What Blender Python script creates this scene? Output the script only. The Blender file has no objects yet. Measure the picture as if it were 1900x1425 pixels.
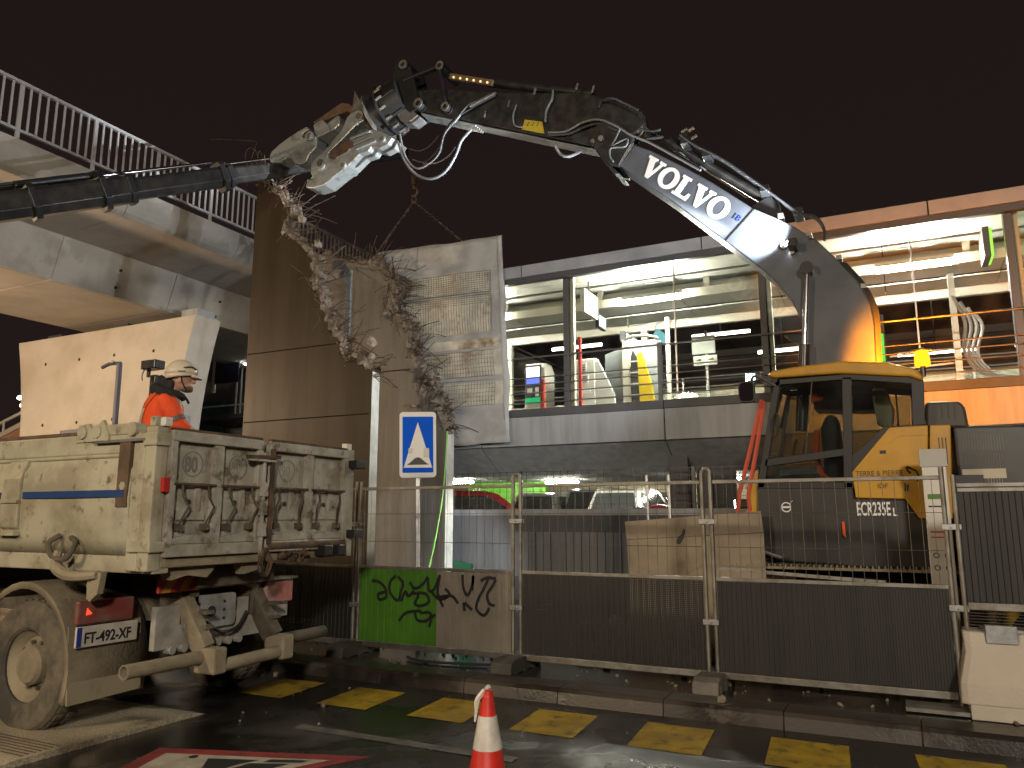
import bpy, bmesh, math, random
from mathutils import Vector, Matrix, noise as mnoise

R = math.radians
scene = bpy.context.scene
COL = scene.collection
random.seed(7)

# ------------------------------------------------------------------ camera
F, CX, CY = 1430.0, 950.0, 712.5
PITCH = math.atan((960 - 712.5) / F)
YAW = R(26.6)
EYE = Vector((0, 0, 1.70))
FW = Vector((-math.sin(YAW) * math.cos(PITCH), math.cos(YAW) * math.cos(PITCH), math.sin(PITCH)))
RT = Vector((math.cos(YAW), math.sin(YAW), 0))
UP = RT.cross(FW)
cam_d = bpy.data.cameras.new('camera')
cam_d.sensor_width = 36
cam_d.lens = 36 * F / 1900
cam_d.clip_start = 0.05
cam_d.clip_end = 500
cam = bpy.data.objects.new('camera', cam_d)
COL.objects.link(cam)
cam.matrix_world = Matrix(((RT.x, UP.x, -FW.x, EYE.x), (RT.y, UP.y, -FW.y, EYE.y), (RT.z, UP.z, -FW.z, EYE.z), (0, 0, 0, 1)))
scene.camera = cam

# ------------------------------------------------------------------ night sky
world = bpy.data.worlds.new('World')
scene.world = world
world.use_nodes = True
wn = world.node_tree
bg = wn.nodes['Background']
tcw = wn.nodes.new('ShaderNodeTexCoord')
sep = wn.nodes.new('ShaderNodeSeparateXYZ')
rmp = wn.nodes.new('ShaderNodeValToRGB')
rmp.color_ramp.elements[0].position = 0.0
rmp.color_ramp.elements[0].color = (0.0138, 0.0088, 0.0078, 1)
rmp.color_ramp.elements[1].position = 0.9
rmp.color_ramp.elements[1].color = (0.0105, 0.0066, 0.0062, 1)
wn.links.new(tcw.outputs['Generated'], sep.inputs[0])
wn.links.new(sep.outputs['Z'], rmp.inputs[0])
wn.links.new(rmp.outputs[0], bg.inputs['Color'])
bg.inputs['Strength'].default_value = 1.0

# ------------------------------------------------------------------ exposure
scene.view_settings.view_transform = 'Standard'
scene.view_settings.look = 'None'
scene.view_settings.exposure = 0.22
scene.view_settings.gamma = 1.0
scene.cycles.use_denoising = True
scene.cycles.max_bounces = 6
scene.cycles.diffuse_bounces = 3
scene.cycles.transparent_max_bounces = 24
scene.cycles.sample_clamp_indirect = 4.0
scene.cycles.caustics_reflective = False
scene.cycles.caustics_refractive = False


# ------------------------------------------------------------------ pixel -> place
def at(px, py, X=None, Y=None, Z=None):
    d = FW + RT * ((px - CX) / F) - UP * ((py - CY) / F)
    if Y is not None:
        t = Y / d.y
    elif X is not None:
        t = X / d.x
    else:
        t = (Z - EYE.z) / d.z
    return EYE + d * t


def XZ(pts, Y):
    return [(p.x, p.z) for p in (at(a, b, Y=Y) for a, b in pts)]


def YZ(pts, X):
    return [(p.y, p.z) for p in (at(a, b, X=X) for a, b in pts)]


# ------------------------------------------------------------------ materials
MATS = {}


def _n(nt, t, **kw):
    n = nt.nodes.new(t)
    for k, v in kw.items():
        setattr(n, k, v)
    return n


def mat(name, c, r=0.6, m=0.0, c2=None, ns=2.0, lo=0.42, hi=0.62, c3=None, ns3=0.7, lo3=0.55, hi3=0.7,
        bump=0.0, bs=40.0, r2=None, streak=False, emit=None, es=0.0, coat=0.0, spec=0.5, trans=0.0, det=8):
    """procedural Principled material: base colour c broken up by noise towards c2 and by larger patches towards c3"""
    if name in MATS:
        return MATS[name]
    mt = bpy.data.materials.new(name)
    mt.use_nodes = True
    nt = mt.node_tree
    p = nt.nodes['Principled BSDF']
    p.inputs['Base Color'].default_value = (*c, 1)
    p.inputs['Roughness'].default_value = r
    p.inputs['Metallic'].default_value = m
    p.inputs['Specular IOR Level'].default_value = spec
    if coat:
        p.inputs['Coat Weight'].default_value = coat
        p.inputs['Coat Roughness'].default_value = 0.12
    if emit:
        p.inputs['Emission Color'].default_value = (*emit, 1)
        p.inputs['Emission Strength'].default_value = es
    if c2 or c3 or bump or r2 is not None:
        tc = _n(nt, 'ShaderNodeTexCoord')
        mp = _n(nt, 'ShaderNodeMapping')
        nt.links.new(tc.outputs['Object'], mp.inputs[0])
        mp.inputs['Location'].default_value = (random.uniform(0, 50), random.uniform(0, 50), random.uniform(0, 50))
        if streak:
            mp.inputs['Scale'].default_value = (4, 4, 0.35)

        def nz(scale, l, h, vec=True):
            n = _n(nt, 'ShaderNodeTexNoise')
            n.inputs['Scale'].default_value = scale
            n.inputs['Detail'].default_value = det
            n.inputs['Roughness'].default_value = 0.62
            nt.links.new((mp if vec else tc).outputs[0 if vec else 'Object'], n.inputs['Vector'])
            rr = _n(nt, 'ShaderNodeMapRange')
            rr.inputs[1].default_value = l
            rr.inputs[2].default_value = h
            nt.links.new(n.outputs[0], rr.inputs[0])
            return n, rr
        last = None
        fac = None
        if c2:
            n, rr = nz(ns, lo, hi)
            mx = _n(nt, 'ShaderNodeMix', data_type='RGBA')
            mx.inputs[6].default_value = (*c, 1)
            mx.inputs[7].default_value = (*c2, 1)
            nt.links.new(rr.outputs[0], mx.inputs[0])
            last = mx.outputs[2]
            fac = rr
        if c3:
            n, rr = nz(ns3, lo3, hi3, False)
            mx = _n(nt, 'ShaderNodeMix', data_type='RGBA')
            if last:
                nt.links.new(last, mx.inputs[6])
            else:
                mx.inputs[6].default_value = (*c, 1)
            mx.inputs[7].default_value = (*c3, 1)
            nt.links.new(rr.outputs[0], mx.inputs[0])
            last = mx.outputs[2]
            fac = fac or rr
        if last:
            nt.links.new(last, p.inputs['Base Color'])
        if r2 is not None:
            if fac is None:
                n, fac = nz(ns, lo, hi)
            rr2 = _n(nt, 'ShaderNodeMapRange')
            rr2.inputs[3].default_value = r
            rr2.inputs[4].default_value = r2
            nt.links.new(fac.outputs[0], rr2.inputs[0])
            nt.links.new(rr2.outputs[0], p.inputs['Roughness'])
        if bump:
            n = _n(nt, 'ShaderNodeTexNoise')
            n.inputs['Scale'].default_value = bs
            n.inputs['Detail'].default_value = 5
            nt.links.new(tc.outputs['Object'], n.inputs['Vector'])
            b = _n(nt, 'ShaderNodeBump')
            b.inputs['Strength'].default_value = bump
            b.inputs['Distance'].default_value = 0.02
            nt.links.new(n.outputs[0], b.inputs['Height'])
            nt.links.new(b.outputs[0], p.inputs['Normal'])
    MATS[name] = mt
    return mt


def glass(name, tint=(0.92, 0.95, 0.93), ior=1.5, dirt=0.03, rough=0.01, boost=1.0):
    """thin pane: fresnel mix of clear transmission and mirror, with a little dust"""
    mt = bpy.data.materials.new(name)
    mt.use_nodes = True
    nt = mt.node_tree
    nt.nodes.clear()
    out = _n(nt, 'ShaderNodeOutputMaterial')
    tr = _n(nt, 'ShaderNodeBsdfTransparent')
    tr.inputs[0].default_value = (*tint, 1)
    gl = _n(nt, 'ShaderNodeBsdfGlossy')
    gl.inputs['Roughness'].default_value = rough
    gl.inputs[0].default_value = (1, 1, 1, 1)
    fr = _n(nt, 'ShaderNodeFresnel')
    fr.inputs[0].default_value = ior
    mu = _n(nt, 'ShaderNodeMath', operation='MULTIPLY')
    mu.use_clamp = True
    mu.inputs[1].default_value = boost
    nt.links.new(fr.outputs[0], mu.inputs[0])
    m1 = _n(nt, 'ShaderNodeMixShader')
    nt.links.new(mu.outputs[0], m1.inputs[0])
    nt.links.new(tr.outputs[0], m1.inputs[1])
    nt.links.new(gl.outputs[0], m1.inputs[2])
    df = _n(nt, 'ShaderNodeBsdfDiffuse')
    df.inputs[0].default_value = (0.5, 0.48, 0.45, 1)
    tc = _n(nt, 'ShaderNodeTexCoord')
    n = _n(nt, 'ShaderNodeTexNoise')
    n.inputs['Scale'].default_value = 2.2
    n.inputs['Detail'].default_value = 10
    nt.links.new(tc.outputs['Object'], n.inputs['Vector'])
    rr = _n(nt, 'ShaderNodeMapRange')
    rr.inputs[1].default_value = 0.4
    rr.inputs[2].default_value = 0.8
    rr.inputs[3].default_value = dirt * 0.3
    rr.inputs[4].default_value = dirt * 3
    nt.links.new(n.outputs[0], rr.inputs[0])
    m2 = _n(nt, 'ShaderNodeMixShader')
    nt.links.new(rr.outputs[0], m2.inputs[0])
    nt.links.new(m1.outputs[0], m2.inputs[1])
    nt.links.new(df.outputs[0], m2.inputs[2])
    nt.links.new(m2.outputs[0], out.inputs[0])
    MATS[name] = mt
    return mt


def emis(name, c, s):
    mt = bpy.data.materials.new(name)
    mt.use_nodes = True
    nt = mt.node_tree
    nt.nodes.clear()
    out = _n(nt, 'ShaderNodeOutputMaterial')
    e = _n(nt, 'ShaderNodeEmission')
    e.inputs[0].default_value = (*c, 1)
    e.inputs[1].default_value = s
    nt.links.new(e.outputs[0], out.inputs[0])
    MATS[name] = mt
    return mt


# ------------------------------------------------------------------ objects
ORG = {}


def org(o):
    return ORG.get(o.name, Vector((0, 0, 0))) if o else Vector((0, 0, 0))


def tag(o, label=None, cat=None, group=None, kind=None):
    if label:
        o['label'] = label
    if cat:
        o['category'] = cat
    if group:
        o['group'] = group
    if kind:
        o['kind'] = kind
    return o


def thing(name, label, cat, loc, group=None):
    o = bpy.data.objects.new(name, None)
    o.empty_display_size = 0.2
    COL.objects.link(o)
    o.location = loc
    ORG[o.name] = Vector(loc)
    return tag(o, label, cat, group)


def place(name, me, parent, loc, rot=None, scale=None):
    """another object with shared mesh data, at a world position under a parent thing"""
    o = bpy.data.objects.new(name, me)
    COL.objects.link(o)
    o.parent = parent
    o.location = Vector(loc) - org(parent)
    if rot is not None:
        o.rotation_euler = rot
    if scale is not None:
        o.scale = scale
    return o


def ortho(d):
    d = d.normalized()
    a = Vector((0, 0, 1)) if abs(d.z) < 0.9 else Vector((1, 0, 0))
    u = d.cross(a).normalized()
    return u, d.cross(u).normalized()


def smooth_path(pts, sub=6):
    pts = [Vector(p) for p in pts]
    if len(pts) < 3:
        return pts
    out = []
    for i in range(len(pts) - 1):
        p0 = pts[max(i - 1, 0)]
        p1, p2 = pts[i], pts[i + 1]
        p3 = pts[min(i + 2, len(pts) - 1)]
        for k in range(sub):
            t = k / sub
            out.append(0.5 * ((2 * p1) + (p2 - p0) * t + (2 * p0 - 5 * p1 + 4 * p2 - p3) * t * t + (3 * p1 - p0 - 3 * p2 + p3) * t ** 3))
    out.append(pts[-1])
    return out


class MB:
    def __init__(s):
        s.v, s.f = [], []

    def add(s, vs, fs):
        n = len(s.v)
        s.v += [Vector(v) for v in vs]
        s.f += [tuple(i + n for i in f) for f in fs]
        return s

    def box(s, x0, x1, y0, y1, z0, z1):
        return s.add([(x0, y0, z0), (x1, y0, z0), (x1, y1, z0), (x0, y1, z0), (x0, y0, z1), (x1, y0, z1), (x1, y1, z1), (x0, y1, z1)],
                     [(3, 2, 1, 0), (4, 5, 6, 7), (0, 1, 5, 4), (1, 2, 6, 5), (2, 3, 7, 6), (3, 0, 4, 7)])

    def bar(s, p, q, w, h, up=(0, 0, 1)):
        p, q = Vector(p), Vector(q)
        d = (q - p).normalized()
        u = d.cross(Vector(up))
        if u.length < 1e-4:
            u = d.cross(Vector((0, 1, 0)))
        u.normalize()
        v = u.cross(d).normalized()
        u, v = u * w / 2, v * h / 2
        return s.add([p - u - v, p + u - v, p + u + v, p - u + v, q - u - v, q + u - v, q + u + v, q - u + v],
                     [(0, 1, 2, 3), (7, 6, 5, 4), (4, 5, 1, 0), (5, 6, 2, 1), (6, 7, 3, 2), (7, 4, 0, 3)])

    def cyl(s, p, q, r, r2=None, n=14, cap=True):
        p, q = Vector(p), Vector(q)
        r2 = r if r2 is None else r2
        u, v = ortho(q - p)
        vs = []
        for c, rad in ((p, r), (q, r2)):
            for i in range(n):
                a = 2 * math.pi * i / n
                vs.append(c + u * math.cos(a) * rad + v * math.sin(a) * rad)
        fs = [(i, (i + 1) % n, n + (i + 1) % n, n + i) for i in range(n)]
        if cap:
            fs += [tuple(range(n - 1, -1, -1)), tuple(range(n, 2 * n))]
        return s.add(vs, fs)

    def pipe(s, p, q, r, ri, n=18):
        """hollow tube"""
        p, q = Vector(p), Vector(q)
        u, v = ortho(q - p)
        vs = []
        for c, rad in ((p, r), (q, r), (q, ri), (p, ri)):
            for i in range(n):
                a = 2 * math.pi * i / n
                vs.append(c + u * math.cos(a) * rad + v * math.sin(a) * rad)
        fs = []
        for k in range(4):
            for i in range(n):
                a, b = k * n, ((k + 1) % 4) * n
                fs.append((a + i, a + (i + 1) % n, b + (i + 1) % n, b + i))
        return s.add(vs, fs)

    def tube(s, pts, r, n=7, sm=True, sub=5):
        """r: one radius or one per control point"""
        pts = [Vector(p) for p in pts]
        if isinstance(r, (int, float)):
            rad = None
        else:
            rad = list(r)
        m0 = len(pts)
        if sm and m0 > 2:
            pts = smooth_path(pts, sub)
        m = len(pts)
        if rad:
            rs = []
            for i in range(m):
                t = i / (m - 1) * (m0 - 1)
                k = min(int(t), m0 - 2)
                rs.append(rad[k] + (rad[k + 1] - rad[k]) * (t - k))
        else:
            rs = [r] * m
        d = (pts[1] - pts[0])
        u, v = ortho(d)
        vs = []
        for i, p in enumerate(pts):
            t = (pts[min(i + 1, m - 1)] - pts[max(i - 1, 0)])
            if t.length < 1e-9:
                t = d
            t.normalize()
            u = (u - t * u.dot(t))
            if u.length < 1e-6:
                u, _ = ortho(t)
            u.normalize()
            v = t.cross(u)
            for k in range(n):
                a = 2 * math.pi * k / n
                vs.append(p + (u * math.cos(a) + v * math.sin(a)) * rs[i])
        fs = []
        for i in range(m - 1):
            for k in range(n):
                fs.append((i * n + k, i * n + (k + 1) % n, (i + 1) * n + (k + 1) % n, (i + 1) * n + k))
        fs += [tuple(range(n - 1, -1, -1)), tuple((m - 1) * n + k for k in range(n))]
        return s.add(vs, fs)

    def prism(s, pts, a, b, ax='Y'):
        """2d outline extruded from a to b: ax Y takes (x,z), X takes (y,z), Z takes (x,y)"""
        n = len(pts)

        def mk(p, h):
            return {'Y': (p[0], h, p[1]), 'X': (h, p[0], p[1]), 'Z': (p[0], p[1], h)}[ax]
        ar = sum(pts[i][0] * pts[(i + 1) % n][1] - pts[(i + 1) % n][0] * pts[i][1] for i in range(n))
        if ar < 0:
            pts = pts[::-1]
        vs = [mk(p, a) for p in pts] + [mk(p, b) for p in pts]
        f0, f1 = tuple(range(n)), tuple(range(2 * n - 1, n - 1, -1))
        sd = [(i, n + i, n + (i + 1) % n, (i + 1) % n) for i in range(n)]
        flip = (ax == 'Y') == (b < a)
        fs = [f0, f1] + sd
        if flip:
            fs = [tuple(reversed(f)) for f in fs]
        if ax != 'Y':
            fs = [tuple(reversed(f)) for f in fs] if b > a else fs
        return s.add(vs, fs)

    def lathe(s, prof, c, n=20, ax=Vector((0, 0, 1)), cap=True):
        c = Vector(c)
        ax = Vector(ax).normalized()
        u, v = ortho(ax)
        vs = []
        m = len(prof)
        for r, z in prof:
            for i in range(n):
                a = 2 * math.pi * i / n
                vs.append(c + ax * z + (u * math.cos(a) + v * math.sin(a)) * r)
        fs = [(k * n + i, k * n + (i + 1) % n, (k + 1) * n + (i + 1) % n, (k + 1) * n + i) for k in range(m - 1) for i in range(n)]
        if cap == 2:
            fs.append(tuple((m - 1) * n + i for i in range(n)))
        elif cap:
            fs += [tuple(range(n - 1, -1, -1)), tuple((m - 1) * n + i for i in range(n))]
        else:
            fs += [((m - 1) * n + i, (m - 1) * n + (i + 1) % n, (i + 1) % n, i) for i in range(n)]
        return s.add(vs, fs)

    def ball(s, c, r, n=12, sc=(1, 1, 1)):
        c = Vector(c)
        vs, fs = [], []
        m = n // 2
        for j in range(1, m):
            th = math.pi * j / m
            for i in range(n):
                a = 2 * math.pi * i / n
                vs.append(c + Vector((math.sin(th) * math.cos(a) * sc[0], math.sin(th) * math.sin(a) * sc[1], math.cos(th) * sc[2])) * r)
        for j in range(m - 2):
            for i in range(n):
                fs.append((j * n + i, (j + 1) * n + i, (j + 1) * n + (i + 1) % n, j * n + (i + 1) % n))
        t = len(vs)
        vs += [c + Vector((0, 0, r * sc[2])), c - Vector((0, 0, r * sc[2]))]
        for i in range(n):
            fs.append((t, i, (i + 1) % n))
            fs.append((t + 1, (m - 2) * n + (i + 1) % n, (m - 2) * n + i))
        return s.add(vs, fs)

    def rock(s, c, r, rnd):
        bm = bmesh.new()
        bmesh.ops.create_icosphere(bm, subdivisions=1, radius=1)
        sc = Vector((rnd.uniform(.7, 1.25), rnd.uniform(.7, 1.25), rnd.uniform(.6, 1.0))) * r
        rot = Matrix.Rotation(rnd.uniform(0, 6.28), 3, Vector((rnd.random(), rnd.random(), rnd.random() + .01)).normalized())
        vs = []
        for v in bm.verts:
            k = rnd.uniform(.72, 1.15)
            vs.append(Vector(c) + rot @ Vector((v.co.x * sc.x * k, v.co.y * sc.y * k, v.co.z * sc.z * k)))
        fs = [tuple(v.index for v in f.verts) for f in bm.faces]
        bm.free()
        return s.add(vs, fs)

    def quad(s, a, b, c, d):
        return s.add([a, b, c, d], [(0, 1, 2, 3)])

    def mesh(s, name, mt, off, smooth=False):
        me = bpy.data.meshes.new(name)
        me.from_pydata([v - off for v in s.v], [], s.f)
        me.update()
        if mt:
            me.materials.append(mt)
        if smooth:
            me.polygons.foreach_set('use_smooth', [True] * len(me.polygons))
            me.set_sharp_from_angle(angle=R(smooth if not isinstance(smooth, bool) else 40))
        return me

    def build(s, name, mt, parent=None, smooth=False, bevel=0.0, label=None, cat=None, group=None, kind=None, base=None):
        if parent is None:
            if base is None:
                lo = Vector((min(v.x for v in s.v), min(v.y for v in s.v), min(v.z for v in s.v)))
                hi = Vector((max(v.x for v in s.v), max(v.y for v in s.v), max(v.z for v in s.v)))
                base = Vector(((lo.x + hi.x) / 2, (lo.y + hi.y) / 2, lo.z))
            off = Vector(base)
        else:
            off = org(parent)
        o = bpy.data.objects.new(name, s.mesh(name, mt, off, smooth))
        COL.objects.link(o)
        if parent is None:
            o.location = off
        o.parent = parent
        ORG[o.name] = off
        if bevel:
            b = o.modifiers.new('bevel', 'BEVEL')
            b.width = bevel
            b.segments = 2
            b.limit_method = 'ANGLE'
            b.angle_limit = R(35)
            b.harden_normals = False
        return tag(o, label, cat, group, kind)


def box(name, mt, parent, x0, x1, y0, y1, z0, z1, bevel=0.0, **kw):
    return MB().box(x0, x1, y0, y1, z0, z1).build(name, mt, parent, bevel=bevel, **kw)


def text(name, body, size, o, xa, ya, mt, parent, ext=0.0015, align='LEFT', sx=1.0, bold=0.0, spacing=1.0):
    """flat lettering: built-in font turned to a mesh, laid out at o along xa, ya"""
    cu = bpy.data.curves.new('lettering', 'FONT')
    cu.body = body
    cu.size = size
    cu.align_x = align
    cu.extrude = ext
    cu.offset = bold
    cu.space_character = spacing
    cu.resolution_u = 3
    tmp = bpy.data.objects.new('lettering', cu)
    me = bpy.data.meshes.new_from_object(tmp)
    bpy.data.objects.remove(tmp)
    bpy.data.curves.remove(cu)
    xa, ya = Vector(xa).normalized(), Vector(ya).normalized()
    za = xa.cross(ya)
    off = org(parent)
    for v in me.vertices:
        c = v.co
        v.co = Vector(o) + xa * (c.x * sx) + ya * c.y + za * c.z - off
    me.materials.clear()
    me.materials.append(mt)
    ob = bpy.data.objects.new(name, me)
    COL.objects.link(ob)
    ob.parent = parent
    ORG[ob.name] = off
    return ob


def light(name, kind, loc, energy, color, parent=None, target=None, size=0.1, spot=None, blend=0.3):
    d = bpy.data.lights.new(name, kind)
    d.energy = energy
    d.color = color
    if kind == 'AREA':
        d.size = size
    else:
        d.shadow_soft_size = size
    if kind == 'SPOT':
        d.spot_size = R(spot or 90)
        d.spot_blend = blend
    o = bpy.data.objects.new(name, d)
    COL.objects.link(o)
    o.parent = parent
    o.location = Vector(loc) - org(parent)
    if target is not None:
        dv = Vector(target) - Vector(loc)
        o.rotation_euler = dv.to_track_quat('-Z', 'Y').to_euler()
    return o
# ------------------------------------------------------------------ palette
conc_pier = mat('pale_concrete', (0.50, 0.46, 0.41), 0.75, c2=(0.42, 0.38, 0.33), ns=0.9, c3=(0.47, 0.44, 0.40), bump=0.15, bs=25)
conc_bridge = mat('bridge_concrete', (0.42, 0.40, 0.365), 0.8, c2=(0.34, 0.32, 0.285), ns=1.2, c3=(0.33, 0.31, 0.275), ns3=0.55, lo3=0.56, hi3=0.60, bump=0.2)
conc_soffit = mat('soffit_concrete', (0.44, 0.40, 0.35), 0.8, c2=(0.36, 0.32, 0.28), ns=0.7, bump=0.12)
conc_brown = mat('brown_stained_concrete', (0.044, 0.032, 0.020), 0.42, c2=(0.032, 0.023, 0.014), ns=0.8, c3=(0.055, 0.041, 0.027), ns3=0.4, bump=0.06, bs=18, r2=0.45, streak=True, spec=0.2)
conc_grey = mat('grey_wall_concrete', (0.16, 0.142, 0.115), 0.5, c2=(0.115, 0.098, 0.078), ns=0.9, c3=(0.19, 0.175, 0.15), ns3=0.5, bump=0.2, bs=18, streak=True)
conc_cut = mat('cut_concrete', (0.72, 0.71, 0.62), 0.75, c2=(0.56, 0.55, 0.47), ns=4, bump=0.3)
conc_rubble = mat('rubble_concrete', (0.23, 0.19, 0.145), 0.9, c2=(0.09, 0.068, 0.05), ns=5, bump=0.9, bs=22)
conc_stn = mat('station_concrete', (0.32, 0.335, 0.35), 0.65, c2=(0.25, 0.26, 0.27), ns=1.3, c3=(0.31, 0.32, 0.33), bump=0.12, streak=True)
conc_dark = mat('dark_concrete', (0.075, 0.078, 0.085), 0.6, c2=(0.05, 0.052, 0.056), ns=1.5, bump=0.2)
conc_mid = mat('mid_grey_concrete', (0.15, 0.155, 0.165), 0.6, c2=(0.115, 0.118, 0.125), ns=1.5, bump=0.15, streak=True)
conc_kerb = mat('kerb_concrete', (0.046, 0.036, 0.028), 0.42, c2=(0.020, 0.016, 0.013), ns=1.1, lo=0.45, hi=0.55, c3=(0.07, 0.06, 0.048), ns3=1.6, lo3=0.6, hi3=0.63, r2=0.28, bump=0.10)
conc_block = mat('barrier_concrete', (0.52, 0.47, 0.39), 0.8, c2=(0.46, 0.41, 0.34), ns=1.5, bump=0.25, bs=30)
steel_blk = mat('black_steel', (0.02, 0.02, 0.021), 0.3, m=0.0, c2=(0.04, 0.038, 0.034), ns=6, bump=0.05)
steel_dark = mat('dark_steel', (0.035, 0.035, 0.038), 0.4, m=0.5)
galv = mat('galvanised_steel', (0.42, 0.43, 0.44), 0.42, m=0.85, c2=(0.30, 0.30, 0.31), ns=9)
galv_old = mat('weathered_galvanised_steel', (0.27, 0.26, 0.235), 0.5, m=0.7, c2=(0.16, 0.145, 0.12), ns=5)
rail_pale = mat('pale_painted_steel', (0.50, 0.49, 0.50), 0.45, m=0.3)
chrome = mat('chrome_rod', (0.75, 0.75, 0.76), 0.15, m=1.0)
worn_steel = mat('worn_tool_steel', (0.46, 0.50, 0.51), 0.42, m=0.7, c2=(0.20, 0.205, 0.20), ns=4, lo=0.5, hi=0.7, bump=0.5, bs=14)
rust = mat('rusty_steel', (0.13, 0.075, 0.045), 0.8, m=0.2, c2=(0.05, 0.035, 0.027), ns=9)
rebar_m = mat('rebar_steel', (0.13, 0.085, 0.06), 0.6, m=0.2, c2=(0.05, 0.038, 0.032), ns=12)
ex_yel = mat('excavator_yellow_paint', (0.56, 0.30, 0.015), 0.38, c2=(0.44, 0.225, 0.012), ns=1.6, coat=0.3, c3=(0.30, 0.185, 0.05), ns3=2.5, lo3=0.62, hi3=0.75)
ex_dark = mat('excavator_charcoal_paint', (0.020, 0.0195, 0.0195), 0.42, c2=(0.033, 0.031, 0.028), ns=3, coat=0.15)
ex_boom = mat('excavator_boom_paint', (0.095, 0.105, 0.125), 0.33, c2=(0.075, 0.083, 0.098), ns=2.2, coat=0.35, c3=(0.10, 0.095, 0.085), ns3=3.0, lo3=0.62, hi3=0.8)
letter_w = mat('white_lettering', (0.80, 0.81, 0.82), 0.45)
letter_k = mat('black_lettering', (0.02, 0.02, 0.02), 0.5)
rubber = mat('rubber', (0.022, 0.021, 0.020), 0.65)
hose_m = mat('hydraulic_hose', (0.045, 0.047, 0.05), 0.32)
hose_lit = mat('lit_hose', (0.15, 0.16, 0.175), 0.35)  # paler copy of the hose, lamp light put into its colour
tyre_m = mat('muddy_tyre', (0.05, 0.045, 0.038), 0.85, c2=(0.16, 0.135, 0.095), ns=3, bump=0.3)
tr_beige = mat('dirty_beige_truck_paint', (0.43, 0.40, 0.295), 0.55, c2=(0.28, 0.25, 0.172), ns=2.6, c3=(0.13, 0.095, 0.055), ns3=8.0, lo3=0.58, hi3=0.69, bump=0.12, bs=9)
tr_grey = mat('dirty_grey_tailgate_paint', (0.40, 0.37, 0.32), 0.6, c2=(0.25, 0.225, 0.18), ns=4.0, c3=(0.115, 0.085, 0.055), ns3=6.5, lo3=0.55, hi3=0.66, bump=0.25, bs=14)
tr_wood = mat('brown_bed_edge', (0.13, 0.085, 0.05), 0.8, c2=(0.075, 0.05, 0.03), ns=6)
mud = mat('dried_mud', (0.30, 0.255, 0.175), 0.9, c2=(0.19, 0.158, 0.105), ns=2.4, bump=0.3)
mud_dark = mat('dark_muddy_steel', (0.12, 0.10, 0.072), 0.85, c2=(0.06, 0.05, 0.037), ns=4, bump=0.3)
mat_cloth = mat('grey_mat_fabric', (0.42, 0.42, 0.41), 0.7, c2=(0.33, 0.33, 0.325), ns=1.8, c3=(0.25, 0.25, 0.255), ns3=0.9, lo3=0.5, hi3=0.72, bump=0.4, bs=7)
mat_pale = mat('pale_mesh_fabric', (0.58, 0.56, 0.48), 0.75, c2=(0.42, 0.40, 0.34), ns=2.6, c3=(0.24, 0.15, 0.075), ns3=1.2, lo3=0.54, hi3=0.66, bump=0.3)
plywood = mat('weathered_plywood', (0.30, 0.25, 0.18), 0.75, c2=(0.22, 0.18, 0.135), ns=2.0, c3=(0.22, 0.19, 0.145), ns3=1.2, lo3=0.6, hi3=0.72, bump=0.1)
sheet_dk = mat('dark_fence_sheet', (0.014, 0.0135, 0.013), 0.6, c2=(0.022, 0.020, 0.018), ns=1.5, streak=True)
sheet_gr = mat('green_fence_sheet', (0.075, 0.21, 0.018), 0.5, c2=(0.06, 0.165, 0.016), ns=2)
sheet_bg = mat('beige_fence_sheet', (0.255, 0.225, 0.18), 0.55, c2=(0.20, 0.172, 0.135), ns=2)
yel_mark = mat('yellow_road_paint', (0.50, 0.345, 0.02), 0.55, c2=(0.32, 0.215, 0.02), ns=3.5, c3=(0.07, 0.055, 0.03), ns3=7, lo3=0.54, hi3=0.70, bump=0.25, bs=90)
wht_mark = mat('worn_white_road_paint', (0.42, 0.38, 0.31), 0.6, c2=(0.30, 0.26, 0.21), ns=4, bump=0.2, bs=90)
red_mark = mat('worn_red_road_paint', (0.26, 0.03, 0.03), 0.6, c2=(0.14, 0.025, 0.022), ns=4, bump=0.2, bs=90)
grey_mark = mat('worn_grey_line_paint', (0.12, 0.11, 0.09), 0.6, c2=(0.05, 0.045, 0.04), ns=6, lo=0.4, hi=0.6)
orange_vis = mat('orange_jacket_cloth', (0.80, 0.085, 0.012), 0.75, c2=(0.66, 0.06, 0.010), ns=6, bump=0.15, emit=(0.9, 0.09, 0.01), es=0.0)
refl_tape = mat('grey_reflective_tape', (0.40, 0.37, 0.29), 0.45)
black_cloth = mat('black_cloth', (0.014, 0.014, 0.016), 0.85)
navy_cloth = mat('navy_work_cloth', (0.02, 0.022, 0.032), 0.85)
skin_m = mat('skin', (0.47, 0.27, 0.185), 0.5)
beard_m = mat('dark_hair', (0.03, 0.02, 0.015), 0.8)
helmet_m = mat('cream_helmet_shell', (0.62, 0.54, 0.42), 0.35, coat=0.2)
white_pl = mat('white_plastic', (0.62, 0.60, 0.56), 0.45)
white_pnt = mat('white_painted_metal', (0.62, 0.61, 0.56), 0.4)
red_pl = mat('red_lens', (0.42, 0.02, 0.02), 0.25)
red_pnt = mat('red_paint', (0.50, 0.03, 0.025), 0.45)
cone_red = mat('red_cone_plastic', (0.62, 0.028, 0.016), 0.45, c2=(0.5, 0.022, 0.014), ns=8)
cone_wht = mat('white_cone_sleeve', (0.66, 0.63, 0.58), 0.35, c2=(0.5, 0.46, 0.41), ns=7)
sign_blue = mat('sign_blue', (0.002, 0.11, 0.80), 0.7, spec=0.15)
sign_wht = mat('sign_white', (0.88, 0.89, 0.90), 0.7, spec=0.15)
green_pnl = mat('green_painted_wall', (0.12, 0.42, 0.02), 0.5)
green_glow = emis('green_lit_panel', (0.12, 1.0, 0.12), 1.0)
tube_e = emis('fluorescent_tube', (1.0, 0.95, 0.83), 820.0)
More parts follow.
